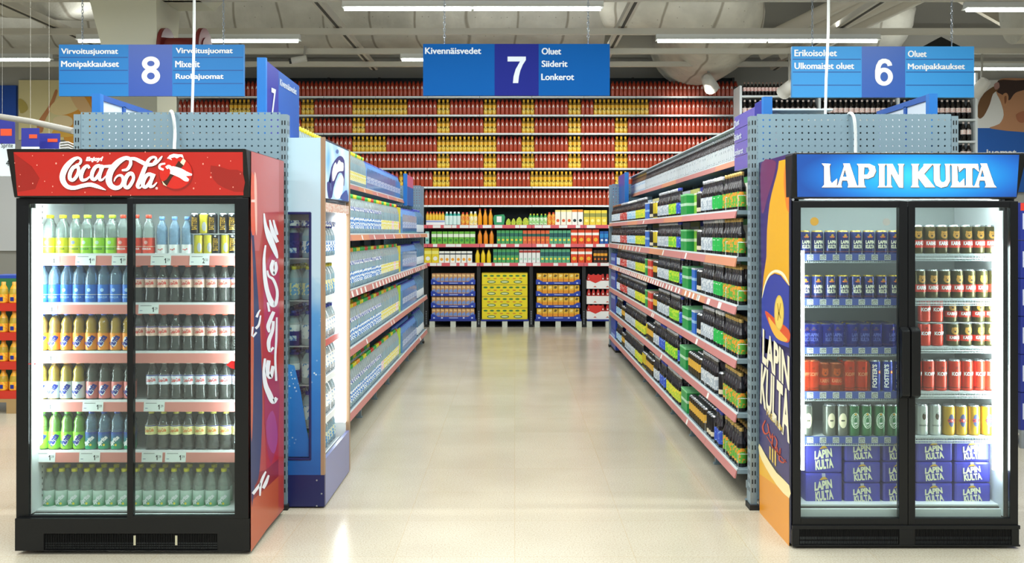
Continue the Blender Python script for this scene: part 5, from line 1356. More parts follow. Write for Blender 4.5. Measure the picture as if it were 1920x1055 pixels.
def carton(wx, wy, h, c, c2=None, l0=.4, l1=.62, c3=None, top=None):
    """folded drinks carton, front faces -y"""
    m = MB().box(-wx / 2, wx / 2, -wy / 2, wy / 2, 0, h, c)
    e = wy / 2 + .0006
    for s in (-1, 1):
        if c2: m.quad((-wx / 2, s * e, l0 * h), (wx / 2, s * e, l0 * h), (wx / 2, s * e, l1 * h), (-wx / 2, s * e, l1 * h), c2)
        if c3: m.poly([(wx * .32 * math.cos(2 * PI * i / 10), s * (e + .0006), .3 * h + wx * .30 * math.sin(2 * PI * i / 10)) for i in range(10)], c3)
    ex = wx / 2 + .0006
    if c2:
        for s in (-1, 1): m.quad((s * ex, -wy / 2, l0 * h), (s * ex, wy / 2, l0 * h), (s * ex, wy / 2, l1 * h), (s * ex, -wy / 2, l1 * h), c2)
    if top: m.box(-wx / 2 - .001, wx / 2 + .001, -wy / 2 - .001, wy / 2 + .001, h * .93, h + .001, top)
    return m


STOCK = {}   # kind -> list of (x, y, z, rz, template, label, category, group)


def put(kind, x, y, z, rz, tpl, label, cat, group): STOCK.setdefault(kind, []).append((x, y, z, rz, tpl, label, cat, group))


_D = {}


def flush_stock(limit=300, order=None):
    for kind, L_ in STOCK.items():
        L_ = sorted(L_, key=order or (lambda t: (t[0] ** 2 + t[1] ** 2)))
        for x, y, z, rz, tpl, label, cat, group in L_[:limit]:
            if id(tpl) not in _D: _D[id(tpl)] = (tpl, tpl.data(kind))
            o = bpy.data.objects.new(kind, _D[id(tpl)][1]); o.location = (x, y, z); o.rotation_euler = (0, 0, rz); COL.objects.link(o)
            tag(o, label, cat, group)
        rest = L_[limit:]
        if rest:
            m = MB()
            for x, y, z, rz, tpl, label, cat, group in rest: m.mesh(tpl, Matrix.Translation((x, y, z)) @ Matrix.Rotation(rz, 4, 'Z'))
            o = m.build(kind + '_mass'); tag(o, MASS.get(kind, 'many more %s in the far and rear rows of the shelves' % kind.replace('_', ' ')), L_[0][6], None, 'stuff')
    STOCK.clear()


MASS = {}
GB = mat('beer_glass', '14100e', 0.12); GBN = mat('beer_neck', '26232a', 0.2, spec=1.0)
capg, caps, capb, capw = mat('crown_gold', 'c8a860', .35, .4), mat('crown_silver', 'c8ccd4', .3, .5), mat('crown_blue', '3a4ab0', .35), mat('crown_white', 'e8ecec', .4)
cl = lambda c: mat('lab_' + c, c, .42)


def two_lab(c1, c2, frac=.5):
    """label in two colours: a bright patch on a ground"""
    k = 'lab2_%s_%s' % (c1, c2)
    if k in _M: return _M[k]
    m = mat(k, c1, .42); nt, p, N, L = nodes(m); tc = N('ShaderNodeTexCoord'); n = N('ShaderNodeTexNoise'); n.inputs['Scale'].default_value = 55; n.inputs['Detail'].default_value = 1
    L(tc.outputs['Object'], n.inputs[0]); L(ramp(nt, n.outputs[0], [(frac - .03, c1), (frac + .03, c2)]), p.inputs['Base Color']); return m


BB = lambda lab, cap=caps, r=.0305, h=.238, l0=.10, l1=.48: simple_bottle(r, h, GB, GBN, cap, lab, l0, l1)
TB = {
 'yg': (BB(two_lab('5aa83c', 'e0962c', .52), capg), 'dark bottle with leafy label', 'cider_bottle'),
 'g': (BB(two_lab('22b04c', 'd6efd8', .66), capw), 'dark bottle with green label', 'cider_bottle'),
 's': (BB(two_lab('a4b0bc', 'd4dade', .52), caps), 'dark bottle with silver label', 'beer_bottle'),
 'ly': (BB(two_lab('6cc034', 'c8dc3a', .52), caps), 'dark bottle with lime label', 'cider_bottle'),
 'y': (BB(two_lab('a8c83a', 'e8d83c', .5), caps), 'dark bottle with yellow label', 'beer_bottle'),
 'lb': (BB(two_lab('8fc0e0', 'e6eef4', .55), capw), 'dark bottle with pale blue label', 'beer_bottle'),
 'r': (BB(two_lab('c83a34', 'e8d8d0', .6), caps), 'dark bottle with red label', 'beer_bottle'),
 'w': (BB(two_lab('dfe8ee', '6aa8d8', .62), mat('crown_brown', '8a5a3c', .4)), 'dark bottle with white label', 'beer_bottle'),
 'bl': (BB(two_lab('2c50c0', '9ac0f0', .62), capb), 'dark bottle with royal blue label', 'cider_bottle'),
}
TC = {
 'black': (simple_can(.033, .168, mat('can_jet', '1a1816', .3, .3), mat('can_jet_label', 'd8ccb0', .4), .12, .3), 'black can with gold rim', 'dark_can'),
 'gold': (simple_can(.033, .168, mat('can_darkgold', '3c3018', .3, .4), mat('can_gold_label', 'd8a83c', .4), .35, .7), 'dark can with gold label', 'dark_can'),
 'ycan': (simple_can(.033, .168, mat('can_sun', 'd8c02c', .3, .3), mat('can_sun_dark', '2a2a20', .4), .1, .3), 'yellow can', 'dark_can'),
}
TP = {
 'green': (carton(.13, .20, .172, cl('1f9c48'), cl('bfe6c8'), .45, .58, top=cl('8adf9c')), 'bright green can carton', 'can_carton'),
 'blue': (carton(.13, .20, .172, cl('2f6fd0'), cl('9cc8f4'), .45, .58, top=cl('d8e4f0')), 'royal blue can carton', 'can_carton'),
 'red': (carton(.13, .20, .172, cl('d83a30'), cl('f0c0b0'), .45, .6, top=cl('e0b8a8')), 'red can carton', 'can_carton'),
 'lime': (carton(.13, .10, .172, cl('8ac83a'), cl('d8ecb0'), .45, .6, top=cl('e8e8d0')), 'lime green can carton', 'can_carton'),
}
SHN = ['bottom', 'second', 'third', 'fourth', 'fifth', 'sixth']
# what stands where along the aisle, (y from, y to, product)
SEG_UP = [(5.86, 6.36, 'yg'), (6.38, 6.64, 'g'), (6.66, 7.05, 's'), (7.08, 7.27, 'black'), (7.30, 7.60, 'lime'), (7.62, 7.95, 'green'), (7.99, 8.12, 'bl'), (8.14, 8.55, 'ly'), (8.57, 9.25, 's'), (9.28, 9.50, 'ycan'), (9.52, 9.75, 'black'), (9.78, 10.05, 'blue'), (10.1, 10.88, 'y'), (10.9, 11.7, 'lb'), (11.72, 12.45, 'r'), (12.47, 13.5, 'w')]
SEG_MID = [(5.86, 6.34, 'yg'), (6.36, 6.64, 'g'), (6.66, 7.05, 's'), (7.08, 7.24, 'black'), (7.27, 7.52, 'blue'), (7.55, 7.85, 'green'), (7.90, 8.02, 'bl'), (8.05, 8.55, 'ly'), (8.57, 9.25, 's'), (9.28, 9.55, 'gold'), (9.58, 9.9, 'red'), (9.92, 10.1, 'green'), (10.1, 10.88, 'y'), (10.9, 11.7, 's'), (11.72, 12.45, 'r'), (12.47, 12.9, 'w')]
SEG_LOW = [(5.86, 6.36, 'yg'), (6.38, 6.50, 'black'), (6.52, 7.06, 's'), (7.09, 7.62, 'gold'), (7.66, 7.95, 'green'), (8.0, 8.12, 'bl'), (8.14, 8.75, 'ly'), (8.77, 9.1, 'bl'), (9.12, 9.45, 's'), (9.48, 9.9, 'gold'), (9.92, 10.05, 'ycan'), (10.1, 10.88, 'y'), (10.9, 11.9, 's'), (11.92, 12.3, 'gold'), (12.32, 12.9, 'lb')]
SEG_BOT = [(5.86, 6.36, 'yg'), (6.38, 6.62, 'bl'), (6.64, 6.90, 'black'), (6.92, 7.55, 'gold'), (7.6, 7.92, 'green'), (7.96, 8.7, 'y'), (8.72, 9.1, 'bl'), (9.14, 9.5, 's'), (9.52, 10.0, 'gold'), (10.02, 10.3, 'ycan'), (10.32, 10.9, 'y'), (10.92, 11.9, 's'), (11.92, 12.3, 'gold'), (12.32, 12.9, 'lb')]
SN = dict(yg='leafy labels', g='green labels', s='silver labels', ly='lime labels', y='yellow labels', lb='sky labels', r='red labels', w='white labels', bl='royal labels', black='black cans', gold='gold cans', ycan='yellow cans', green='green cartons', blue='blue cartons', red='red cartons', lime='lime cartons')
PLACE = lambda a, b: 'nearest the perforated frame' if a < 6.0 else ('on the near half' if b < 9.3 else 'on the far half towards the juice wall')
for li, (z, zr, xl) in enumerate(BLV[:6]):
    seg = SEG_UP if li >= 4 else (SEG_MID if li in (2, 3) else (SEG_LOW if li == 1 else SEG_BOT))
    for si, (a, b, pk) in enumerate(seg):
        if pk in TB:
            tpl, nm, kind = TB[pk]; p = .0635; nrow = 2 if li < 4 and b < 9.3 else 1
            lab = '%s between %s and %s, %s beer shelf' % (nm, SN[seg[si - 1][2]] if si else 'the frame', SN[seg[si + 1][2]] if si + 1 < len(seg) else 'the far end', SHN[li]); grp = '%ss, %s beer shelf, run %s' % (nm, SHN[li], ORD[si])
            n = int((b - a) / p)
            for j in range(nrow):
                for i in range(n): put(kind, xl + .046 + .066 * j + rnd.uniform(-.003, .003), a + p * (i + .5), z, -PI / 2 + rnd.uniform(-.6, .6), tpl, lab, 'bottle', grp)
        elif pk in TC:
            tpl, nm, kind = TC[pk]; p = .068; n = int((b - a) / p)
            lab = '%s between %s and %s, %s beer shelf' % (nm, SN[seg[si - 1][2]] if si else 'the frame', SN[seg[si + 1][2]] if si + 1 < len(seg) else 'the far end', SHN[li]); grp = '%ss, %s beer shelf, run %s' % (nm, SHN[li], ORD[si])
            for j in range(2):
                for i in range(n): put(kind, xl + .05 + .07 * j, a + p * (i + .5), z, -PI / 2, tpl, lab, 'can', grp)
        else:
            tpl, nm, kind = TP[pk]; n = max(1, int((b - a) / .135))
            for i in range(n):
                lab = '%s, %s beer shelf, %s of its run beside the %s' % (nm, SHN[li], ORD[i], SN[seg[si - 1][2]])
                put(kind, xl + .12, a + .135 * (i + .5), z, -PI / 2, tpl, lab, 'multipack', 'can cartons on the beer gondola')
# flat cartons lying behind the bottles, their coloured tops showing over the row
for li, (z, zr, xl) in enumerate(BLV[:6]):
    if li < 3: continue
    for a, b, c, nm in ((5.86, 6.36, 'cbb066', 'straw-coloured'), (6.38, 6.64, '3cae5a', 'green'), (6.66, 7.05, 'dfe6e4', 'white'), (8.14, 8.55, 'c8cc7a', 'pale lime'), (8.57, 9.25, 'c2ccd4', 'silvery'), (7.62, 8.1, '2a3a9c', 'dark blue'), (10.1, 10.88, 'd8d49a', 'cream'), (11.0, 11.7, 'b8cce0', 'pale blue')):
        m = MB().box(-(b - a) / 2 + .004, (b - a) / 2 - .004, -.09, .09, 0, .242, cl(c)); m.box(-(b - a) / 2 + .02, (b - a) / 2 - .02, -.0905, -.0901, .05, .2, cl('e8e8e0'))
        put('beer_crate', xl + .31, (a + b) / 2, z, -PI / 2, m, '%s carton behind the bottles, %s shelf of the beer gondola' % (nm, SHN[li]) + ('' if a < 9 else ', far half'), 'carton', 'flat cartons behind the beer bottles')
# top row: slim bottles with white labels under the cover
tw = simple_bottle(.034, .222, mat('dark_brown', '2a201e', .2), mat('dark_neck2', '3a3438', .25), caps, two_lab('c8ced2', '9aa4ac', .6), .06, .56)
tw2 = simple_bottle(.034, .222, mat('warm_brown', '5a3a24', .2), mat('warm_neck', '7a5a3c', .25), capg, two_lab('e8ecf0', '9cc4e4', .55), .06, .56)
for i in range(int((13.4 - 6.0) / .0725)):
    y = 6.06 + .0725 * i; far = y > 12.0
    put('cooler_bottle', 1.61 + .045, y, 2.152, -PI / 2 + rnd.uniform(-.5, .5), tw2 if far else tw, 'brown bottle with white label under the cover of the beer gondola' if far else 'dark bottle with white label on the top shelf of the beer gondola', 'bottle', 'brown bottles on the top beer shelf' if far else 'dark bottles on the top beer shelf')
# blue crates closing the far end of the lower beer shelves
M_BCR = mat('crate_blue', '2348b0', .35)
for k in range(5):
    m = MB(); z = .03 + .262 * k
    r = empty('blue_crate', (1.64, 13.26, z)); tag(r, 'blue crate at the far end of the beer gondola, %s from the floor' % ORD[k], 'crate', 'stacked blue crates')
    m.box(-.28, .28, -.30, .30, 0, .258, M_BCR); m.build('crate_body', r, .008)
    q = MB().box(-.2815, -.2805, -.24, .24, .16, .2, mat('crate_label', '9cb4e8', .4)); q.build('crate_label', r)
tag(MB().box(1.36, 1.92, 12.96, 13.56, 0, .03, M_FOOT).build('crate_dolly'), 'low black dolly under the stack of blue crates', 'dolly')

# water bottles
CLW = film('water_bottle_clear', 'dcf2fa', .52, .95, .05, 'c0e4f4'); CLWN = film('water_neck_clear', 'eaf8fa', .46, 1.0, .04, 'dcf0f6'); CLB = film('water_pack_blue', '9cc4f4', .80, 1.0, .10, '78acf0')
WB = lambda lab, cap, l0=.14, l1=.42: simple_bottle(.0405, .325, CLW, CLWN, cap, lab, l0, l1, False)
LBW = two_lab('eef5fa', '1f78cc', .5); LBL_ = two_lab('e6dc6c', 'eaf0f0', .55); LBP = two_lab('efb6c0', 'e6ecf0', .5)
WC = {'y': mat('wcap_yellow', 'd8cc2c', .35), 'g': mat('wcap_green', '3aa84a', .35), 'r': mat('wcap_red', 'c8402c', .35), 'o': mat('wcap_orange', 'e09030', .35), 'b': mat('wcap_blue', '2b3c9e', .35)}


def belt(m):
    """a second, upper band round the bottle"""
    m.lathe([(.0411, .190), (.0411, .222)], two_lab('eef2f8', '3c5cb0', .5), 10, cap0=False, cap1=False); return m
TW = {c: belt(WB(LBW, WC[c])) for c in 'ygro'}
TL = {c: WB(LBL_ if c != 'r' else LBP, WC[c]) for c in 'ygro'}


def shrink_six():
    """six bottles in blue film, bottle shoulders showing"""
    m = MB(); w_, d_ = .26, .175
    for i in range(3):
        for j in range(2):
            m.lathe([(.042, 0), (.043, .19), (.030, .25), (.017, .285), (.017, .30)], CLB, 8, cx=-.086 + .086 * i, cy=-.043 + .086 * j, mats=[CLB, CLB, CLB, WC['b']])
    P = [(-.132, 0), (-.132, .2), (-.12, .225), (.12, .225), (.132, .2), (.132, 0)]
    m.prism(P, -.0885, .0885, CLB, lambda a, b, c: (a, c, b))
    for s in (-1, 1): m.quad((-.13, s * .0892, .07), (.13, s * .0892, .07), (.13, s * .0892, .14), (-.13, s * .0892, .14), two_lab('dfe8f4', '5a8ad8', .5))
    return m


def jug():
    b = film('jug_blue', '8cc0e0', .5, .9, .1, '7fb6e4')
    m = MB().lathe([(.07, 0), (.082, .02), (.082, .09), (.076, .12), (.08, .15), (.08, .22), (.05, .27), (.022, .30), (.022, .33)], b, 12, mats=[b, cl('dce6ee'), cl('dce6ee'), b, b, b, b, WC['b']])
    m.tube([(.02, 0, .31), (.05, 0, .325), (.06, 0, .29), (.055, 0, .27)], .008, cl('dfe8f0'), n=5); return m


SIX, JUG = shrink_six(), jug()
CAPSEQ = 'yygggrrggyyrrggyyoogg'
WN = ['bottom', 'second', 'third', 'fourth']
for li, (z, zr, xl) in enumerate(WLV[:4]):
    y = 6.62; i = 0
    while y < 9.45:
        c = CAPSEQ[(i + 2 * li) % len(CAPSEQ)]
        nm = {'y': 'yellow', 'g': 'green', 'r': 'red', 'o': 'orange'}[c]
        for j in range(2 if li < 3 else 1): put('water_bottle', -(xl + .056 + .09 * j), y, z, PI / 2 + rnd.uniform(-.3, .3), TW[c], 'clear blue-labelled water bottle with %s cap, %s shelf of the water gondola' % (nm, WN[li]), 'bottle', 'blue-labelled waters with %s caps, %s shelf' % (nm, WN[li]))
        y += .0885; i += 1
    while y < 10.85:
        c = CAPSEQ[(i + 2 * li) % len(CAPSEQ)]; nm = {'y': 'yellow', 'g': 'green', 'r': 'red', 'o': 'orange'}[c]
        put('flavoured_water_bottle', -(xl + .056), y, z, PI / 2 + rnd.uniform(-.3, .3), TL[c], '%s flavoured water bottle with %s cap, %s shelf of the water gondola' % ('pink-labelled' if c == 'r' else 'yellow-labelled', nm, WN[li]), 'bottle', 'flavoured waters with %s caps, %s shelf' % (nm, WN[li]))
        y += .0885; i += 1
    # lime promotion board, film packs, jugs
    m = MB(); m.box(-.14, .14, -.008, .008, 0, .30, cl('e0d83a' if li > 1 else 'b8e02c')); m.box(-.1, .1, -.0095, -.0085, .06, .12, cl('f0a040' if li > 1 else 'dff08a'))
    put('promotion_card', -(xl + .05), 11.02, z, PI / 2, m, 'bright upright promotion card between waters and film packs, %s shelf of the water gondola' % WN[li], 'card', 'promotion cards')
    y = 11.32; k = 0
    while y < 12.85:
        put('water_multipack', -(xl + .11), y, z, PI / 2, SIX, 'blue film multipack of water, %s shelf of the water gondola, %s past the card' % (WN[li], ORD[k]), 'multipack', 'film packs on the water gondola'); y += .268; k += 1
    for k in range(5):
        put('water_jug', -(xl + .10), 13.03 + .185 * k, z, PI / 2, JUG, 'big blue water jug with handle, %s shelf, %s from the end by the juice wall' % (WN[li], ORD[4 - k]), 'jug', 'jugs at the far end of the water gondola')
z, zr, xl = WLV[4]
y = 6.62; i = 0
while y < 10.05:
    c = 'ygyy'[i % 4] if y > 8 else 'by'[i % 2]
    put('flavoured_water_bottle', -(xl + .056), y, z, PI / 2, TL['y' if c != 'g' else 'g'], '%s-capped yellow-labelled bottle on the top shelf of the water gondola' % ('yellow' if c != 'g' else 'green'), 'bottle', 'lemon waters with %s caps on the top shelf' % ('yellow' if c != 'g' else 'green')); y += .0885; i += 1
y = 10.2; k = 0
while y < 13.0:
    put('water_multipack', -(xl + .11), y, z, PI / 2, SIX, 'blue film multipack of water on the top shelf, %s past the lemon waters' % ORD[k], 'multipack', 'film packs on the water gondola'); y += .268; k += 1
flush_stock()

# ------------------------------------------------------------------ open water cooler facing the aisle
CX1 = -1.118; CX0 = -1.90; CY0, CY1 = 5.645, 6.52; CT = vz(258, CY0)
K = Thing('water_cooler', ((CX0 + CX1) / 2, CY0, 0), 'tall open cooler of water bottles with blue sea print, beside the red soda fridge', 'cooler')
wp = mat('cooler_print', 'cfe6f4', .3); nt, p, N, L = nodes(wp)
tc = N('ShaderNodeTexCoord'); s = N('ShaderNodeSeparateXYZ'); L(tc.outputs['Object'], s.inputs[0])
n = N('ShaderNodeTexNoise'); n.inputs['Scale'].default_value = 7; n.inputs['Detail'].default_value = 5; L(tc.outputs['Object'], n.inputs[0])
ad = N('ShaderNodeMath'); ad.operation = 'MULTIPLY_ADD'; ad.inputs[1].default_value = .28; L(n.outputs[0], ad.inputs[0]); L(s.outputs[2], ad.inputs[2])
c1 = ramp(nt, ad.outputs[0], [(0.0, '1a5aa6'), (.40, '2a78c8'), (.62, '3f8ed6'), (.80, '5aa0dc'), (.98, 'a8d2ec'), (1.0, 'bfe0f2')])
mr = N('ShaderNodeMapRange'); mr.inputs[1].default_value = .35; mr.inputs[2].default_value = 1.5; L(ad.outputs[0], mr.inputs[0])
nt.links.remove(ad.outputs[0].links[0]) if False else None
rr = [x for x in nt.nodes if x.type == 'VALTORGB'][0]
for l in list(rr.inputs[0].links): nt.links.remove(l)
L(mr.outputs[0], rr.inputs[0])
vo = N('ShaderNodeTexVoronoi'); vo.inputs['Scale'].default_value = 42; L(tc.outputs['Object'], vo.inputs[0])
n2 = N('ShaderNodeTexNoise'); n2.inputs['Scale'].default_value = 3.2; L(tc.outputs['Object'], n2.inputs[0])
bub = ramp(nt, vo.outputs['Distance'], [(.18, (1, 1, 1, 1)), (.24, (0, 0, 0, 1))]); mk = ramp(nt, n2.outputs[0], [(.58, (0, 0, 0, 1)), (.66, (1, 1, 1, 1))])
mu = N('ShaderNodeMath'); mu.operation = 'MULTIPLY'; L(bub, mu.inputs[0]); L(mk, mu.inputs[1])
mx = N('ShaderNodeMixRGB'); L(mu.outputs[0], mx.inputs[0]); L(c1, mx.inputs[1]); mx.inputs[2].default_value = lin('d4ecf8'); L(mx.outputs[0], p.inputs['Base Color'])
M_NAVY = mat('cooler_navy', '161f58', .35); M_EDGE = mat('cooler_edge', 'a08468', .45); M_PLG = mat('plinth_grey', '767eb0', .3)
zp = vz(890, CY0)
wx0, wx1, wz0, wz1 = ux(530, CY0), ux(583, CY0), vz(862, CY0), vz(398, CY0)
m = MB(); xe = CX1 - .022
for a, b, z0, z1 in ((CX0, wx0 - .2, zp, CT), (wx1, xe, zp, CT), (wx0 - .2, wx1, zp, wz0), (wx0 - .2, wx1, wz1, CT)): m.box(a, b, CY0, CY0 + .03, z0, z1, wp)
sp_ = K.part(m, 'side_panel')
zq_ = .01
m = MB().box(xe, CX1, CY0 - .002, CY0 + .032, zp, CT + .004, M_EDGE); m.box(CX1 - .022, CX1 + .001, CY1 - .03, CY1 + .001, zq_, CT + .004, M_EDGE); K.part(m, 'edge_trim')
m = MB(); f = .012
for a, b, z0, z1 in ((wx1 - f, wx1 + .003, wz0, wz1), (wx0 - .2, wx1, wz0 - .003, wz0 + f), (wx0 - .2, wx1, wz1 - f, wz1 + .003)): m.box(a, b, CY0 - .004, CY0 + .034, z0, z1, M_NAVY)
wf = K.part(m, 'window_frame', sp_, .004)
K.part(MB().box(wx0 - .2, wx1 - f, CY0 + .012, CY0 + .016, wz0 + f, wz1 - f, M_GLASS), 'window_pane', sp_)
pc = Plane((0, CY0 + .011, 0), (0, -1, 0))
m = MB(); put_poly(m, pc, [(530, 680), (552, 685), (564, 735), (574, 800), (582, 838), (582, 856), (530, 856)], wp, .0005, 0); K.part(m, 'window_print', sp_)
m = MB().box(CX0, CX1, CY0, CY0 + .03, 0.01, zp, M_NAVY); m.box(CX0, CX1 - .02, CY0 + .03, CY1, .01, .05, M_NAVY); K.part(m, 'plinth_side')
pcs = Plane((0, CY0, 0), (0, -1, 0)); m = MB()
for u, v in ((594, 900), (603, 925), (594, 948)): 
    q = pcs(u, v); m.tube([(q.x, CY0 - .002, q.z), (q.x, CY0 + .01, q.z)], .005, M_CHAIN, n=10)
K.part(m, 'screws')
px = Plane((CX1, 0, 0), (1, 0, 0))
q0, q1 = px(608, 868), px(654.5, 800)
zq = vz(862, CY0)
K.part(MB().box(CX1 - .02, CX1, CY0 + .03, CY1, .01, zq, M_PLG), 'plinth_front')
K.part(MB().box(CX0, CX0 + .03, CY0 + .03, CY1, .05, CT, M_WHITE), 'back_panel')
K.part(MB().box(CX0, CX1 - .022, CY1 - .03, CY1, .05, CT, M_WHITE), 'far_panel')
K.part(MB().box(CX0 + .03, CX1 - .125, CY0 + .03, CY1 - .03, CT - .03, CT, M_WHITE), 'top_panel')
zh = px(608, 371).z
hd = K.part(MB().box(CX1 - .12, CX1 - .004, CY0 + .03, CY1 - .03, zh, CT, mat('header_case', '3a4a5c', .4)), 'header')
mh = mat('cooler_header', 'a8d4f0', .3, emit=.35); nt, p, N, L = nodes(mh)
tc = N('ShaderNodeTexCoord'); n = N('ShaderNodeTexNoise'); n.inputs['Scale'].default_value = 3; L(tc.outputs['Object'], n.inputs[0])
cc = ramp(nt, n.outputs[0], [(.35, '6ab0e8'), (.65, 'd8eef8')]); L(cc, p.inputs['Base Color']); L(cc, p.inputs['Emission Color'])
m = MB(); put_poly(m, px, [(608.5, 263), (654, 283.5), (654, 377), (608.5, 371)], mh, -.0035); K.part(m, 'header_face', hd)
V5 = lambda x, y: (x / 5.02 + 530, y / 5.02 + 240)
for pts, c in (([(455, 600), (450, 420), (470, 340), (515, 275), (550, 262), (580, 300), (585, 380), (580, 540), (570, 520), (565, 440), (545, 420), (520, 440), (480, 560), (465, 650), (430, 655), (418, 510), (455, 520)], '1c3a86'),
               ([(470, 500), (465, 420), (480, 350), (500, 320), (510, 345), (530, 300), (550, 320), (572, 330), (572, 400), (545, 405), (515, 420), (490, 480)], 'f4f8fc'), ([(500, 660), (480, 610), (500, 540), (530, 460), (555, 440), (575, 480), (565, 590), (540, 660)], 'f6fafc'),
               ([(500, 225), (505, 205), (515, 200), (527, 210), (525, 235), (512, 240)], '4a78b8'), ([(540, 660), (570, 610), (605, 585), (618, 690)], '2a5aa8')):
    m = MB(); put_poly(m, px, [V5(*q) for q in pts], mat('water_print_' + c, c, .3, emit=.1), -.002 + .0004 * (c != '1c3a86'), 2); K.part(m, 'printed_shape', hd)
m = MB(); put_poly(m, px, [(608.5, 375), (654, 381), (654, 398), (608.5, 394)], two_lab('d8a898', 'e8e0d8', .5), -.002)
a, b = px(608.5, 375), px(654, 398); K.part(MB().box(CX1 - .05, CX1 - .003, CY0 + .032, CY1 - .032, a.z - .065, a.z - .012, two_lab('d8a898', 'e8e0d8', .5)), 'price_strip')
# the lit column inside, by the far panel
M_COOL = mat('cooler_lamp', 'ffffff', .3, emit=5.0, ecol='f4fbff')
ya, yb_ = CY1 - .066, CY1 - .031
K.part(MB().box(CX1 - .095, CX1 - .022, ya + .01, yb_, vz(795, 6.4), zh - .09, M_COOL), 'lamp_column')
K.part(MB().box(CX1 - .095, CX1 - .022, ya + .01, yb_, vz(840, 6.4), vz(795, 6.4), M_WHITE), 'lamp_foot')
# shelves and what stands on them
sv = [(478, 'packs'), (556, 'six'), (640, 'big'), (707, 'big'), (778, 'big'), (850, 'six')]
CSH = [1.47, 1.22, .95, .72, .47, .25]
for k, z in enumerate(CSH):
    m = MB().box(CX0 + .03, CX1 - .06, CY0 + .035, ya, z - .007, z, M_WIRE); s_ = K.part(m, 'shelf')
    K.part(MB().box(CX1 - .062, CX1 - .055, CY0 + .035, ya, z - .035, z + .004, cl('c8504a') if k == 2 else M_SHELFW), 'shelf_lip', s_)
WBS = belt(simple_bottle(.038, .2, CLW, CLWN, WC['b'], LBW, .15, .5, False)); BIG = simple_bottle(.04, .205, film('bottle_pale', 'f0f6f6', .5, .8, .06, 'eef6f8'), CLWN, WC['b'], two_lab('f2f6f8', '5a9ad0', .62), .2, .6, False)
GRB = simple_bottle(.038, .2, CLW, CLWN, WC['g'], two_lab('e8eecc', '6aa8d8', .5), .15, .5, False); YLB = simple_bottle(.038, .2, CLW, CLWN, WC['y'], two_lab('eee8b0', '6aa8d8', .5), .15, .5, False)
for k, z in enumerate(CSH):
    tp = (WBS, YLB, BIG, BIG, BIG, GRB)[k]; nm = ('blue-capped', 'yellow-capped', 'pale', 'pale', 'pale', 'green-capped')[k]
    for i in range(9):
        for j in range(3 if k < 4 else 2):
            y = CY0 + .085 + .0835 * i
            if y > ya - .04 or (j and i < 2 and k in (0, 2, 3, 4)): continue
            put('cooler_water_bottle', CX1 - .115 - .085 * j, y, z, PI / 2 + rnd.uniform(-.3, .3), tp, '%s water bottle on the %s of six shelves inside the open cooler' % (nm, ORD[k]), 'bottle', 'bottles on the %s cooler shelf' % ORD[k])
    if k in (0, 2, 3, 4):
        pkm = MB(); FN = film('film_navy', '6a7cd8', .45, .8, .1, '1e2f9c')
        for dx in (-.0425, .0425):
            for dy in (-.0425, .0425): pkm.mesh((WBS, None, BIG, BIG, BIG)[k], Matrix.Translation((dx, dy, .001)))
        h1 = .085 if k else .15
        pkm.box(-.084, .084, -.084, .084, 0, h1, FN); pkm.box(-.084, .084, -.084, .084, .178, .19, FN)
        pkm.quad((-.07, -.0846, .03), (.07, -.0846, .03), (.07, -.0846, .06), (-.07, -.0846, .06), two_lab('cfe0f4', '4a7ac8', .5))
        put('cooler_multipack', CX1 - .2445, CY0 + .127, z, 0, pkm, 'navy film pack of bottles behind the cooler window on the %s of six shelves' % ORD[k], 'multipack', 'navy packs in the cooler')
    for j in range(2):
        if False:
            pkm = MB().box(-.1, .1, -.1, .1, 0, .11, mat('film_navy', '27379a', .2)); pkm.box(-.08, .08, -.1006, -.1002, .03, .08, two_lab('cfe0f4', '4a7ac8', .5))
            put('cooler_multipack', CX1 - .43 - .21 * j, CY0 + .15, z, 0, pkm, 'navy film pack behind the cooler window, %s shelf, %s from the aisle' % (ORD[k], ORD[j]), 'multipack', 'navy packs in the cooler')
for j in range(5):
    put('cooler_water_bottle', CX1 - .10 - .085 * j, CY0 + .10, CT + .0, 0, WB(LBW, WC['b' if j < 2 else 'y']), '%s-capped bottle standing on top of the open cooler' % ('blue' if j < 2 else 'yellow'), 'bottle', '%s-capped bottles on top of the cooler' % ('blue' if j < 2 else 'yellow')) if False else None
flush_stock()
# ------------------------------------------------------------------ shelving along the back wall
WY = 16.46                                   # front edge of the shelves
WLIP = [181.8, 216.4, 250.8, 285.8, 316.5, 351.3, 386.0]
WZ = [vz(v, WY) + .015 for v in WLIP]        # shelf tops, from the top down
M_WL = mat('wall_shelf_lip', 'dfe7ea', .4); M_WBK = mat('wall_shelf_back', '20282c', .8); M_WPINK = mat('wall_rail_pink', 'd8606a', .45)
U0, U1 = 333, 1386
R = empty('wall_shelving', (ux(860, WY), WY, 0)); tag(R, 'tall shelving full of red bottles along the back wall', 'shelving'); RO = Vector(R.location)
def wpart2(m, nm, par=None, org=RO, root=R):
    m.v = [tuple(Vector(p) - org) for p in m.v]; return m.build(nm, par or root)
wpart2(MB().box(ux(U0, WY), ux(U1, WY), WY + .5, WY + .53, 0, 4.35, M_WBK), 'back_panel')
joints = [606.6 + 97.65 * k for k in range(-3, 9)]
edges = [U0] + [u for u in joints if U0 + 5 < u < U1 - 5] + [U1]
for u in edges:
    x = ux(u, WY); wpart2(MB().box(x - .02, x + .02, WY + .44, WY + .5, 0, 4.35, M_FOOT), 'upright')
for k, z in enumerate(WZ):
    for a, b in zip(edges, edges[1:]):
        m = MB().box(ux(a, WY) + .003, ux(b, WY) - .003, WY, WY + .5, z - .03, z, M_WL); wpart2(m, 'shelf')
LOWZ = [vz(v, WY) for v in (421.8, 457.3, 492.8)]
rr_ = random.Random(11)
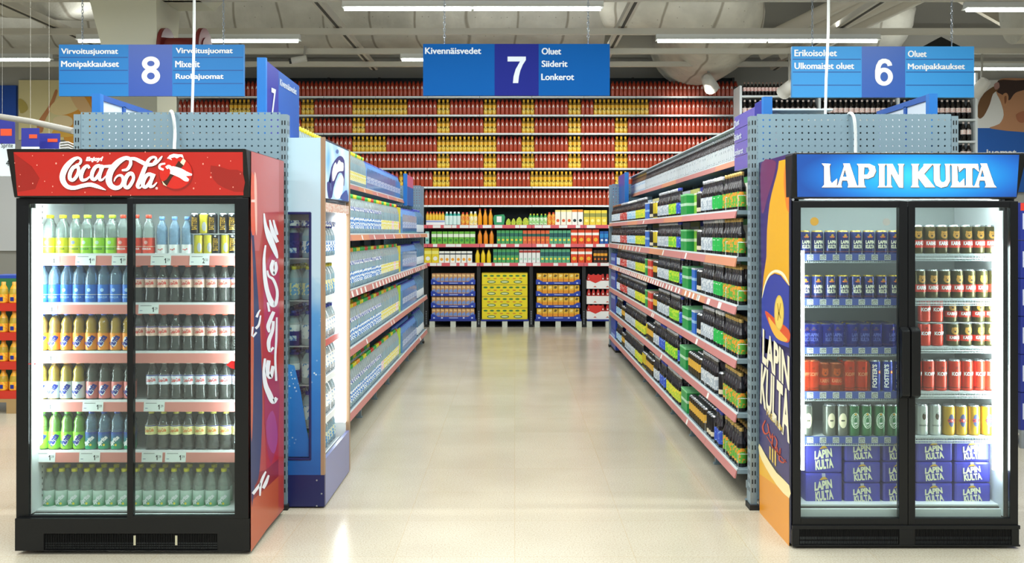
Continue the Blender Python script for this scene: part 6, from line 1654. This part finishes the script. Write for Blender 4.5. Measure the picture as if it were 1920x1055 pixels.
for k, z in enumerate(LOWZ):
    for a, b in zip(edges, edges[1:]):
        if b < 700 or a > 1200: continue
        s = wpart2(MB().box(ux(a, WY) + .003, ux(b, WY) - .003, WY, WY + .5, z - .02, z, M_WL), 'shelf')
        rl = wpart2(MB().box(ux(a, WY) + .003, ux(b, WY) - .003, WY - .008, WY - .0005, z - .055, z + .004, M_WPINK), 'price_rail', s)
        u = a + rr_.uniform(2, 10)
        while u < b - 12:
            wd = rr_.uniform(8, 18); wpart2(MB().box(ux(u, WY), ux(u + wd, WY), WY - .0105, WY - .0085, z - .05, z, M_RAILW), 'price_card', s); u += wd + rr_.choice((1, 6, 16, 24))
# black plinth behind the pallets
wpart2(MB().box(ux(U0, WY), ux(U1, WY), WY + .44, WY + .5, 0, LOWZ[2] - .02, M_WBK), 'kick_panel')
for u in (897.6, 996, 1095, 799):
    m = MB().box(ux(u, WY) - .03, ux(u, WY) + .03, WY + .02, WY + .08, 0, LOWZ[2] - .021, mat('post_black', '16191b', .6))
    for kk in range(8): m.box(ux(u, WY) - .008, ux(u, WY) + .008, WY + .018, WY + .0195, .05 + .03 * kk, .065 + .03 * kk, M_CHAIN)
    wpart2(m, 'front_post')

# red and yellow juice bottles
RJ, RJD = mat('juice_red', '9e3520', .25), mat('juice_red_cap', '6e2018', .4)
def tri_mat():
    """red sleeve with a pale triangle on every face"""
    m = mat('juice_sleeve', 'a83e26', .28); return m
JS = tri_mat(); JT = mat('juice_triangle', 'eee4dc', .4); JG = mat('juice_red_low', 'b4492e', .25)
def red_juice():
    r, h = .0355, .262
    m = MB().lathe([(r * .94, 0), (r, .012), (r, h * .46), (r, h * .66), (r * .88, h * .82), (r * .56, h * .90), (r * .56, h)], RJ, 12, mats=[JG, JG, JS, RJ, RJ, RJD])
    for th in (0, PI): wrap_patch(m, [(-.021, h * .47), (.021, h * .47), (.004, h * .66), (-.004, h * .66)], r + .0015, JT, 1, th)
    return m
YJ, YJD, YJG = mat('juice_yellow', 'eab42e', .22), mat('juice_yellow_dark', '8a6a1e', .35), mat('juice_yellow_light', 'f4d458', .25)
def yellow_juice():
    r, h = .0355, .262
    m = MB().lathe([(r * .94, 0), (r, .012), (r, h * .14), (r, h * .32), (r, h * .43), (r, h * .64), (r * .86, h * .78), (r * .5, h * .80), (r * .56, h * .84), (r * .56, h)], YJ, 12, mats=[YJ, YJ, YJG, YJD, YJ, YJD, YJ, YJD, YJ])
    for th in (0,):
        wrap_patch(m, [(.015 * math.cos(2 * PI * i / 12), h * .36 + .028 * math.sin(2 * PI * i / 12)) for i in range(12)], r + .003, YJG, 1, th)
        wrap_patch(m, [(-.012, h * .40), (-.002, h * .28), (.014, h * .20), (.006, h * .32)], r + .0042, YJD, 1, th)
    return m
RJM, YJM = red_juice(), yellow_juice()
YEL = {1: [(429, 469), (563, 589), (660, 766), (821, 844), (906, 930), (978, 1002), (1065, 1089), (1113, 1218)],
       2: [(563, 589), (660, 684), (819, 843), (906, 930), (978, 1002), (1065, 1090), (1153, 1178)],
       3: [(658, 722), (817, 931), (978, 1002), (1065, 1089), (1153, 1178)], 4: [(816, 841), (904, 930), (977, 1002), (1065, 1089), (1153, 1178)],
       5: [(750, 761), (814, 840), (904, 929), (993, 1073), (1153, 1178)]}
HID = {0: [(796, 1141)], 1: [(500, 556)], 2: [(333, 560)], 3: [(333, 590)], 4: [(333, 650), (1352, 1386)], 5: [(333, 700), (1290, 1386)], 6: [(333, 770), (1180, 1386)]}
P = 7.94
RN = ['top', 'second', 'third', 'fourth', 'fifth', 'sixth', 'seventh']
for k, z in enumerate(WZ):
    u = U0 + 6.0; run = 0; prev = None
    if k == 0: pass
    while u < U1 - 3:
        if not any(a < u < b for a, b in HID.get(k, ())):
            y_ = any(a < u < b for a, b in YEL.get(k, ()))
            if y_ != prev: run += 1; prev = y_
            x = ux(u, WY + .05)
            if y_: put('yellow_juice_bottle', x, WY + .05, z, 0, YJM, 'yellow juice bottle, %s row from the top, group %s along the back wall' % (ORD[k], ORD[run // 2]), 'bottle', 'yellow bottles row %d cluster %d' % (k + 1, run))
            else: put('red_juice_bottle', x, WY + .05, z, rr_.uniform(-.12, .12), RJM, 'red juice bottle with pale triangle in the %s row of the back wall' % RN[k], 'bottle', 'red juice bottles in the %s row' % RN[k])
        u += P
MASS['red_juice_bottle'] = 'rest of the red juice bottles in the outer stretches of the back wall'
flush_stock(300, lambda t: abs(t[0] - .2) + abs(t[2] - 2.6) * .8)

# cola shelves at the end of the wall, beside the picture of the child
CY = 14.9
q = empty('wall_shelving', (ux(1605, CY), CY, 0)); tag(q, 'tall white shelving of dark cola bottles at the end of the back wall', 'shelving'); qo = Vector(q.location)
def cpart(m, nm, par=None): return wpart2(m, nm, par, qo, q)
CZ = [vz(v, CY) + .015 for v in (180.5, 224.5, 265.5, 306)]
cpart(MB().box(ux(1388, CY), ux(1832, CY), CY + .42, CY + .45, 0, 3.95, M_WBK), 'back_panel')
for u in (1389, 1537, 1685, 1831): cpart(MB().box(ux(u, CY) - .018, ux(u, CY) + .018, CY, CY + .42, 0, 4.1 if u > 1400 else 3.9, M_WL), 'upright')
for z in CZ:
    for a, b in ((1391, 1535), (1539, 1683), (1687, 1829)): cpart(MB().box(ux(a, CY), ux(b, CY), CY, CY + .42, z - .03, z, M_WL), 'shelf')
CK = mat('cola_dark', '16100e', .15)
COLA = simple_bottle(.04, .30, CK, CK, mat('ccap_pale', 'd8c8c0', .4), two_lab('e8b8b0', 'f0e8e4', .5), .34, .58, False)
COLA2 = simple_bottle(.028, .21, CK, CK, mat('ccap_brown', '8a6a5c', .4), two_lab('e8a8a0', 'f0dcd8', .5), .34, .62, False)
NC = ['top', 'second', 'third', 'fourth']
for k, z in enumerate(CZ):
    tpl, p = (COLA2, 6.9) if k == 0 else (COLA, 10.0)
    u = 1396.0; i = 0
    while u < 1826:
        vis = u < 1484 if k == 0 else (u > 1797 if k >= 2 else not (1447 < u < 1452))
        if vis and not any(abs(u - e) < 5 for e in (1537, 1685)): put('dark_cola_bottle', ux(u, CY + .06), CY + .06, z, rr_.uniform(-.3, .3), tpl, 'dark cola bottle with pink label on the %s shelf beside the picture of the child' % NC[k], 'bottle', 'dark colas on the %s shelf' % NC[k])
        u += p
flush_stock()

# juices, cartons and small bottles on the three lower shelves
O = lambda x: x / 4.395 + 780
JB = {
 'oj': MB().lathe([(.036, 0), (.038, .01), (.038, .15), (.02, .21), (.016, .25), (.019, .255), (.019, .285)], liquid('f2a21e'), 12, mats=[liquid('f2a21e')] * 4 + [cl('d8d0c0'), mat('jcap_red', 'd84a30', .35)]),
 'ojd': MB().lathe([(.036, 0), (.038, .01), (.038, .15), (.02, .2), (.015, .23), (.017, .235), (.017, .26)], liquid('e88a20'), 12, mats=[liquid('e88a20')] * 4 + [cl('3a2418')] * 2),
 'yj': MB().lathe([(.036, 0), (.038, .01), (.038, .14), (.02, .19), (.015, .22), (.017, .225), (.017, .255)], liquid('e8c81e'), 12, mats=[liquid('e8c81e')] * 4 + [cl('4a2a1a')] * 2),
 'teal': MB().lathe([(.034, 0), (.035, .01), (.035, .16), (.02, .2), (.017, .205), (.017, .23)], cl('2aa89a'), 12, mats=[cl('2aa89a'), cl('d6ece8'), cl('2aa89a'), cl('e8eeee'), cl('f0f2f2')]),
 'or2': MB().lathe([(.036, 0), (.037, .01), (.037, .15), (.022, .19), (.018, .195), (.018, .22)], cl('eaa83a'), 12, mats=[cl('eaa83a'), two_lab('f0c84a', 'e05a2c', .5), cl('eaa83a'), cl('d84a30'), cl('d84a30')]),
 'yw': MB().lathe([(.036, 0), (.037, .01), (.037, .15), (.022, .2), (.018, .205), (.018, .235)], cl('eccc3a'), 12, mats=[cl('eccc3a'), two_lab('f0d84a', 'f4f0e0', .5), cl('eccc3a'), cl('f0f0ea'), cl('f0f0ea')]),
 'sm': MB().lathe([(.026, 0), (.027, .01), (.027, .09), (.015, .12), (.013, .125), (.013, .145)], cl('e8a428'), 10, mats=[cl('e8a428'), cl('f0c83a'), cl('e8a428'), cl('d8482c'), cl('d8482c')]),
 'gr': MB().lathe([(.032, 0), (.033, .01), (.033, .13), (.018, .17), (.014, .175), (.014, .195)], cl('3aa04a'), 12, mats=[cl('3aa04a'), two_lab('8cd06a', 'e8f0d8', .5), cl('3aa04a'), cl('78b83c'), cl('d8c83a')]),
}
ct = lambda *a, **k: carton(*a, **k)
JC = {
 'cg': ct(.084, .07, .215, cl('6ab43c'), cl('e6f0dc'), .55, .8, cl('3a8a34')), 'ct': ct(.062, .07, .215, cl('9ad0c4'), cl('f0f4f0'), .5, .85, cl('3a9a8a')),
 'cgy': ct(.066, .07, .235, cl('4aa45c'), cl('1f6a5a'), .55, .8, cl('ecd03c')), 'cor': ct(.067, .07, .235, cl('e0663a'), cl('2a5a50'), .55, .75, cl('f0963a')), 'cye': ct(.066, .07, .235, cl('5aa87c'), cl('1c5a5c'), .5, .8, cl('f0dc4a')),
 'red': ct(.110, .075, .25, cl('e04a22'), cl('f4f0e8'), .6, .78, cl('f2b83a')), 'blu': ct(.068, .07, .22, cl('1f5aa8'), cl('2a86c8'), .5, .8, cl('e8eef4')),
 'yel': ct(.12, .075, .255, cl('e6d02c'), cl('f0e878'), .6, .8, cl('f4f4e8')), 'wor': ct(.086, .07, .2, cl('f0f0e6'), cl('2a3a4a'), .72, .82, cl('f0a428')), 'cred': ct(.064, .07, .225, cl('e8ece8'), cl('a83a30'), .78, .95, cl('b8dcc8')),
 'cdk': ct(.054, .07, .22, cl('3a2a1a'), cl('e8a02c'), .55, .75, cl('e87a24')), 'owh': ct(.088, .075, .265, cl('f4f2ea'), cl('e8882c'), .85, 1.0, cl('1c2a30')), 'ypn': ct(.093, .075, .255, cl('ecd040'), cl('9a9a4a'), .55, .8, cl('f4ec90')), 'wcr': ct(.088, .075, .26, cl('f2eedc'), cl('e8d87a'), .88, 1.0, cl('d85a2c')),
}
JN = dict(oj='orange juice bottle with red cap', ojd='dark-necked orange juice bottle', yj='dark-necked yellow juice bottle', teal='teal and white bottle', or2='orange bottle with red cap', yw='yellow bottle with white cap', sm='small orange bottle in a tray', gr='green bottle',
          cg='green juice carton', ct='pale teal juice carton', cgy='green and yellow carton', cor='orange and dark green carton', cye='teal and yellow carton', red='wide red juice carton', blu='deep blue carton', yel='wide yellow carton', wor='white carton with orange', cred='pale carton with red top', cdk='dark carton with orange', owh='white carton with orange top', ypn='yellow pineapple carton', wcr='cream carton with red')
ROWS = [
 (0, [('sm', 95, 222, 6), ('teal', 254, 352, 4), ('or2', 387, 420, 2), ('yw', 455, 488, 2), ('oj', 527, 615, 3), ('gr', 944, 1000, 3), ('gr', 1034, 1066, 2), ('or2', 1099, 1132, 2), ('wcr', 1168, 1262, 3), ('owh', 1307, 1354, 2), ('ypn', 1405, 1550, 4)]),
 (1, [('ct', 78, 110, 1), ('cg', 150, 468, 8), ('ojd', 527, 623, 3), ('cgy', 682, 862, 6), ('cor', 898, 1082, 6), ('cye', 1115, 1258, 5), ('red', 1302, 1480, 4), ('blu', 1530, 1566, 2)]),
 (2, [('yel', 99, 160, 2), ('wor', 212, 442, 6), ('yj', 507, 600, 3), ('cgy', 653, 830, 6), ('cred', 866, 1006, 5), ('cye', 1042, 1252, 7), ('red', 1302, 1422, 3), ('cdk', 1475, 1562, 4)]),
]
LN = ['upper', 'middle', 'lower']
for k, items in ROWS:
    for key, a, b, n in items:
        for i in range(n):
            u = O(a + (b - a) * (i / (n - 1) if n > 1 else .5)); y = WY + .07
            tpl = JB.get(key) or JC[key]; kind = 'juice_bottle' if key in JB else 'juice_carton'
            if key == 'gr': kind = 'soft_drink_bottle'
            put(kind, ux(u, y), y, LOWZ[k] + (.085 if key == 'sm' else 0), rr_.uniform(-.03, .03), tpl, '%s%s, %s juice shelf' % (JN[key] if n > 1 else JN[key], (', %s of %s along' % (ORD[i], {2: 'two', 3: 'three', 4: 'four', 5: 'five', 6: 'six', 7: 'seven', 8: 'eight'}[n])) if n > 1 else '', LN[k]) + (' near the red cartons' if key == 'or2' and a > 1000 else '') + (' by the yellow bags' if key == 'gr' and n == 3 else ''), 'bottle' if key in JB else 'carton', '%ss, %s juice shelf' % (JN[key], LN[k]))
flush_stock()
z = LOWZ[0]
m = MB().box(ux(O(82), WY) , ux(O(236), WY), WY + .03, WY + .13, z, z + .084, cl('f2f4f4')); m.box(ux(O(82), WY), ux(O(236), WY), WY + .0285, WY + .0299, z + .05, z + .075, cl('9aa8d8')); tag(m.build('bottle_tray'), 'white display tray under the small orange bottles', 'tray')
m = MB(); a, b = ux(O(636), WY), ux(O(734), WY); P_ = [(a + .02, 0), (b - .02, 0), (b, .14), (b - .02, .185), (a + .02, .17), (a, .12)]
m.prism(P_, WY + .03, WY + .13, cl('2f9a64'), lambda p, q_, s: (p, s, z + q_)); m.box(a + .06, b - .06, WY + .0285, WY + .0299, z + .05, z + .15, cl('eef2ec')); tag(m.build('drink_bag'), 'green and white display pack beside the orange juice bottles', 'bag')
for i, (p0, p1, hh) in enumerate(((740, 782, .115), (784, 822, .12), (824, 875, .14), (878, 930, .135))):
    m = MB(); a, b = ux(O(p0), WY), ux(O(p1), WY); c = (a + b) / 2
    m.prism([(a + .005, 0), (b - .005, 0), (b, hh * .4), (b - .02, hh * .85), (c, hh), (a + .02, hh * .8), (a, hh * .4)], WY + .03, WY + .12, two_lab('d8d43a', '9ac23c', .5), lambda p, q_, s: (p, s, z + q_))
    tag(m.build('lemon_bag', None, .008), 'yellow-green net bag on the upper juice shelf, %s from the green pack' % ORD[i], 'bag', 'yellow-green bags')

# pallets stacked with trays
M_PAL = mat('pallet_blue', '1c2f86', .5); M_PBLK = mat('pallet_pale', 'c8ccc0', .6); PY = WY + .0
MT = mat('tray_blue', '2742a8', .4); 


def pallet(u0, u1, label, c=M_PAL):
    r = empty('display_pallet', ((ux(u0, PY) + ux(u1, PY)) / 2, PY, 0)); tag(r, label, 'pallet', 'pallets under the juice shelves'); hw = (ux(u1, PY) - ux(u0, PY)) / 2
    MB().box(-hw, hw, -.02, .40, .105, .135, c).build('deck', r)
    for s in (-.9, 0, .9):
        MB().box(s * hw - .045, s * hw + .045, -.015, .08, 0, .104, M_PBLK).build('block', r)
    return .136


def tray_stack(u0, u1, z0, n, dz, kind):
    x0, x1 = ux(u0, PY), ux(u1, PY); hw = (x1 - x0) / 2; cx_ = (x0 + x1) / 2
    for i in range(n):
        z = z0 + dz * i; nm = {'b': 'blue tray of pastry-coloured packs', 'o': 'blue tray of orange packs', 'y': 'yellow carton with green ovals', 'r': 'white carton holding red bottles'}[kind]
        r = empty('stock_tray', (cx_, PY, z)); tag(r, '%s, %s from the floor of its pallet' % (nm, ORD[i]), 'tray', 'trays stacked on the pallets')
        if kind in 'bo':
            m = MB(); P_ = [(-hw, 0), (hw, 0), (hw, dz * .42), (hw - .05, dz * .42), (hw - .12, dz * .22), (-hw + .12, dz * .22), (-hw + .05, dz * .42), (-hw, dz * .42)]
            m.prism(P_, 0, .012, MT, lambda p, q_, s: (p, s, q_)); m.box(-hw, hw, .012, .36, 0, .01, MT); m.box(-hw, -hw + .01, .012, .36, .01, dz * .4, MT); m.box(hw - .01, hw, .012, .36, .01, dz * .4, MT); m.build('tray', r)
            q = MB()
            for px_ in (-.86, -.5, .48, .86): q.box(px_ * hw - .015, px_ * hw + .015, -.0015, -.0003, dz * .06, dz * .18, cl('c8d4f0'))
            q.box(-.18 * hw, .22 * hw, -.0015, -.0003, dz * .09, dz * .14, cl('c8d4f0')); q.build('tray_print', r)
            k = 10 if kind == 'b' else 8; pw_ = 2 * (hw - .012) / k
            for j in range(k):
                x = -hw + .012 + pw_ * (j + .5)
                g = MB().box(x - pw_ * .46, x + pw_ * .46, .018, .33, .0105, dz * .93, cl('c8966a' if kind == 'b' else 'eab83c')); y_ = .0172
                if kind == 'b':
                    g.quad((x - pw_ * .46, y_, dz * .3), (x + pw_ * .46, y_, dz * .3), (x + pw_ * .3, y_, dz * .62), (x - pw_ * .46, y_, dz * .5), cl('7a94cc')); g.quad((x - pw_ * .4, y_ - .001, dz * .72), (x + pw_ * .3, y_ - .001, dz * .66), (x + pw_ * .4, y_ - .001, dz * .8), (x - pw_ * .3, y_ - .001, dz * .86), cl('e6c48a'))
                else:
                    g.quad((x - pw_ * .46, y_, dz * .2), (x + pw_ * .46, y_, dz * .2), (x + pw_ * .46, y_, dz * .5), (x - pw_ * .46, y_, dz * .5), cl('e8962c')); g.quad((x - pw_ * .3, y_ - .001, dz * .66), (x + pw_ * .1, y_ - .001, dz * .62), (x + pw_ * .36, y_ - .001, dz * .8), (x - pw_ * .1, y_ - .001, dz * .86), cl('6a5a2a') if j % 2 else cl('f4dc8a'))
                g.build('pack', r)
        elif kind == 'y':
            MB().box(-hw, hw, 0, .36, 0, dz - .003, cl('e8d420')).build('carton_body', r)
            q = MB(); pl_ = lambda cx2, cz2, a2, b2, off: [(cx2 + a2 * math.cos(2 * PI * t / 16), -off, cz2 + b2 * math.sin(2 * PI * t / 16)) for t in range(16)]
            for f in (-.58, 0, .58): q.poly(pl_(f * hw, dz * .22, .075, .026, .001), cl('2f6a3a')); q.poly(pl_(f * hw, dz * .22, .058, .015, .002), cl('d8e0a0'))
            for f in (-.84, -.56, -.28, 0, .28, .56, .84): q.poly(pl_(f * hw, dz * .74, .036, .015, .001), cl('3a7a3a'))
            for f in (-.7, -.42, -.14, .14, .42, .7): q.poly(pl_(f * hw, dz * .5, .03, .008, .001), cl('c86a2c'))
            q.build('carton_print', r)
            MB().box(-hw, hw, -.0008, -.0002, dz * .93, dz * .985, cl('c8a828')).build('carton_seam', r)
        else:
            MB().box(-hw, hw, 0, .36, 0, dz * .52, cl('f0f0ee')).build('carton_body', r)
            for j in range(6):
                x = -hw + .04 + .08 * j
                g = MB().lathe([(.034, dz * .1), (.034, dz * .7), (.02, dz * .88), (.018, dz * .95)], cl('b8302a'), 10, cx=x, cy=.04); g.box(x - .012, x + .012, .0045, .0055, dz * .6, dz * .7, cl('f0e0d8')); g.build('bottle', r)
            if i % 2 == 0: MB().poly([(-hw + .04, -.0015, dz * .9), (-hw + .26, -.0015, dz * .9), (-hw + .26, -.0015, dz * .55), (-hw + .15, -.0015, dz * .36), (-hw + .04, -.0015, dz * .55)], cl('d8342c')).build('bib', r)
            q = MB()
            for f in (-.6, 0, .6): q.poly([(f * hw - .03, -.001, dz * .1), (f * hw + .03, -.001, dz * .1), (f * hw, -.001, dz * .2)], cl('c86a5a'))
            q.build('carton_print', r)
zt = pallet(806, 893, 'pallet under the blue trays nearest the water gondola'); tray_stack(808, 891, zt, 4, .199, 'b')
zt = pallet(902, 991, 'pallet under the yellow cartons'); tray_stack(903.5, 989, zt, 4, .199, 'y')
zt = pallet(1003, 1090, 'pallet under the blue trays of orange packs'); tray_stack(1005, 1088, zt, 4, .199, 'o')
zt = pallet(1101, 1180, 'pallet under the red and white cartons beside the beer gondola'); tray_stack(1100, 1178, zt, 3, .262, 'r')

# ------------------------------------------------------------------ glimpses past the outer fridges
# orange drinks on a pallet past the red fridge
LY = 8.6
M_OR = two_lab('ee9a2a', 'f0c03a', .5)
r = empty('wooden_pallet', (ux(-30, LY), LY, 0)); tag(r, 'wooden pallet under the stacked orange drinks past the red fridge', 'pallet'); hw = .30
MB().box(-hw, hw + .02, 0, .7, .10, .13, mat('pallet_wood', 'a88a5c', .7)).build('deck', r)
for s in (-1, 0, 1): MB().box(s * (hw - .05) - .05, s * (hw - .05) + .05, .0, .1, 0, .1, mat('pallet_wood', 'a88a5c', .7)).build('block', r)
for k in range(4):
    z = .131 + .262 * k
    q = empty('drink_tray', (ux(-30, LY), LY, z)); tag(q, 'red tray of orange soda bottles past the red fridge, %s from the floor' % ORD[k], 'tray', 'stacked orange drinks')
    MB().box(-.29, .30, .005, .6, 0, .07, mat('tray_red', 'c8301e', .4)).build('tray', q)
    for i in range(6):
        x = -.245 + .098 * i
        g = MB().lathe([(.042, .071), (.044, .08), (.044, .15), (.035, .2), (.018, .235), (.018, .26)], liquid('e8a828'), 12, cx=x, cy=.055, mats=[M_OR, M_OR, liquid('b89a30'), liquid('e8a828'), cl('f0a040')]); wrap_patch(g, [], .05, navy) if False else None
        g.box(x - .016, x + .016, .0095, .0105, .09, .125, navy); g.build('bottle', q)
q = empty('drink_tray', (ux(-30, LY), LY + .62, .131)); tag(q, 'green-capped drinks column behind the orange soda trays', 'tray'); MB().box(-.29, .33, .0, .3, 0, 1.05, cl('2f7a4a')).build('carton_body', q); MB().box(-.29, .33, .0, .3, 1.051, 1.08, cl('2a50b4')).build('caps', q)
# price boards hung over that stack
for (u0, v0, u1, v1, yy, nm) in ((-20, 222, 27, 330, 7.4, 'large price board with a 4 beside the red header'), (40, 240, 73, 300, 8.6, 'price board with orange badge above the red header'), (71, 250, 112, 300, 8.8, 'small price board with orange badge next to the perforated frame')):
    A, Bq = at(u0, v1, yy), at(u1, v0, yy); r = empty('price_board', ((A.x + Bq.x) / 2, yy, A.z)); tag(r, nm, 'sign', 'price boards over the soda aisle'); w_, h_ = (Bq.x - A.x) / 2, Bq.z - A.z
    zs = h_ * (.56 if u0 < 0 else .42)
    MB().box(-w_, w_, 0, .012, zs, h_, cl('2a2f8e')).build('blue_panel', r); MB().box(-w_, w_, 0, .012, 0, zs - .001, cl('d8e4ea')).build('white_panel', r)
    ba = h_ * (.70 if u0 < 0 else .68); MB().box(-w_ * .1, w_ * .8, -.002, -.0005, ba, ba + h_ * .12, cl('e0502a')).build('badge', r)
    MB().tube([(0, .006, h_), (0, .006, LIGHT_Z - A.z)], .0011, M_RAILD, n=6).build('hanger', r)
    if u0 < 0:
        pb = Plane((0, yy, 0), (0, -1, 0)); o = Vector(r.location)
        for s, bx in (('Sprite', (2, 268, 24, 279)), ('4', (11, 300, 17, 311))):
            m = MB(); put_text(m, pb, s, bx, M_INK, .003, .0); m.v = [tuple(Vector(p) - o) for p in m.v]; m.build('lettering', r)
# grey bar and wire basket glimpsed above the red fridge
tag(MB().tube([at(-10, 217, 7.2), at(60, 228, 7.0), at(139, 246, 6.4)], .022, M_RAILD).build('hand_rail'), 'grey slanting bar before the picture of the hand', 'rail')
m = MB()
for dv in (0, 5, 10): m.tube([at(112, 268 + dv, 5.9), at(128, 266 + dv, 5.9), at(137, 270 + dv, 5.9), at(160, 279 + dv * .3, 5.9)], .0035, M_WHITE, n=5)
m.tube([at(112, 268, 5.9), at(112, 290, 5.9)], .0035, M_WHITE, n=5); m.tube([at(137, 270, 5.9), (-2.55, 5.69, at(137, 270, 5.9).z)], .0035, M_WHITE, n=5)
tag(m.build('wire_basket'), 'white wire basket rim peeping over the red header', 'basket')
# blue packs past the blue fridge
RY = 7.2
for k in range(6):
    z = .14 + .285 * k; q = empty('drink_carton', (ux(1945, RY), RY, z)); tag(q, 'dark blue drinks carton past the blue fridge, %s from the floor' % ORD[k], 'carton', 'stacked blue cartons')
    MB().box(-.126, .2, 0, .5, 0, .28, cl('1f2f8a')).build('carton_body', q); MB().box(-.11, -.05, -.001, -.0002, .08, .2, cl('c8d0e8')).build('carton_print', q)
    if k == 5: MB().box(-.126, .1, -.0012, -.0003, .22, .278, cl('d83a2a')).build('red_band', q)
r = empty('wire_stand', (ux(1945, RY), RY, 0)); tag(r, 'low grey stand under the dark blue cartons', 'stand'); MB().box(-.12, .2, 0, .5, .11, .139, M_CHAIN).build('deck', r)
for s in (-.1, .18): MB().box(s - .015, s + .015, .01, .04, 0, .11, M_CHAIN).build('leg', r)
# things standing behind every copy: prototypes that were never placed are dropped
for k, p in PR.items():
    if not p.used:
        for ch in list(p.root.children): bpy.data.objects.remove(ch)
        bpy.data.objects.remove(p.root)
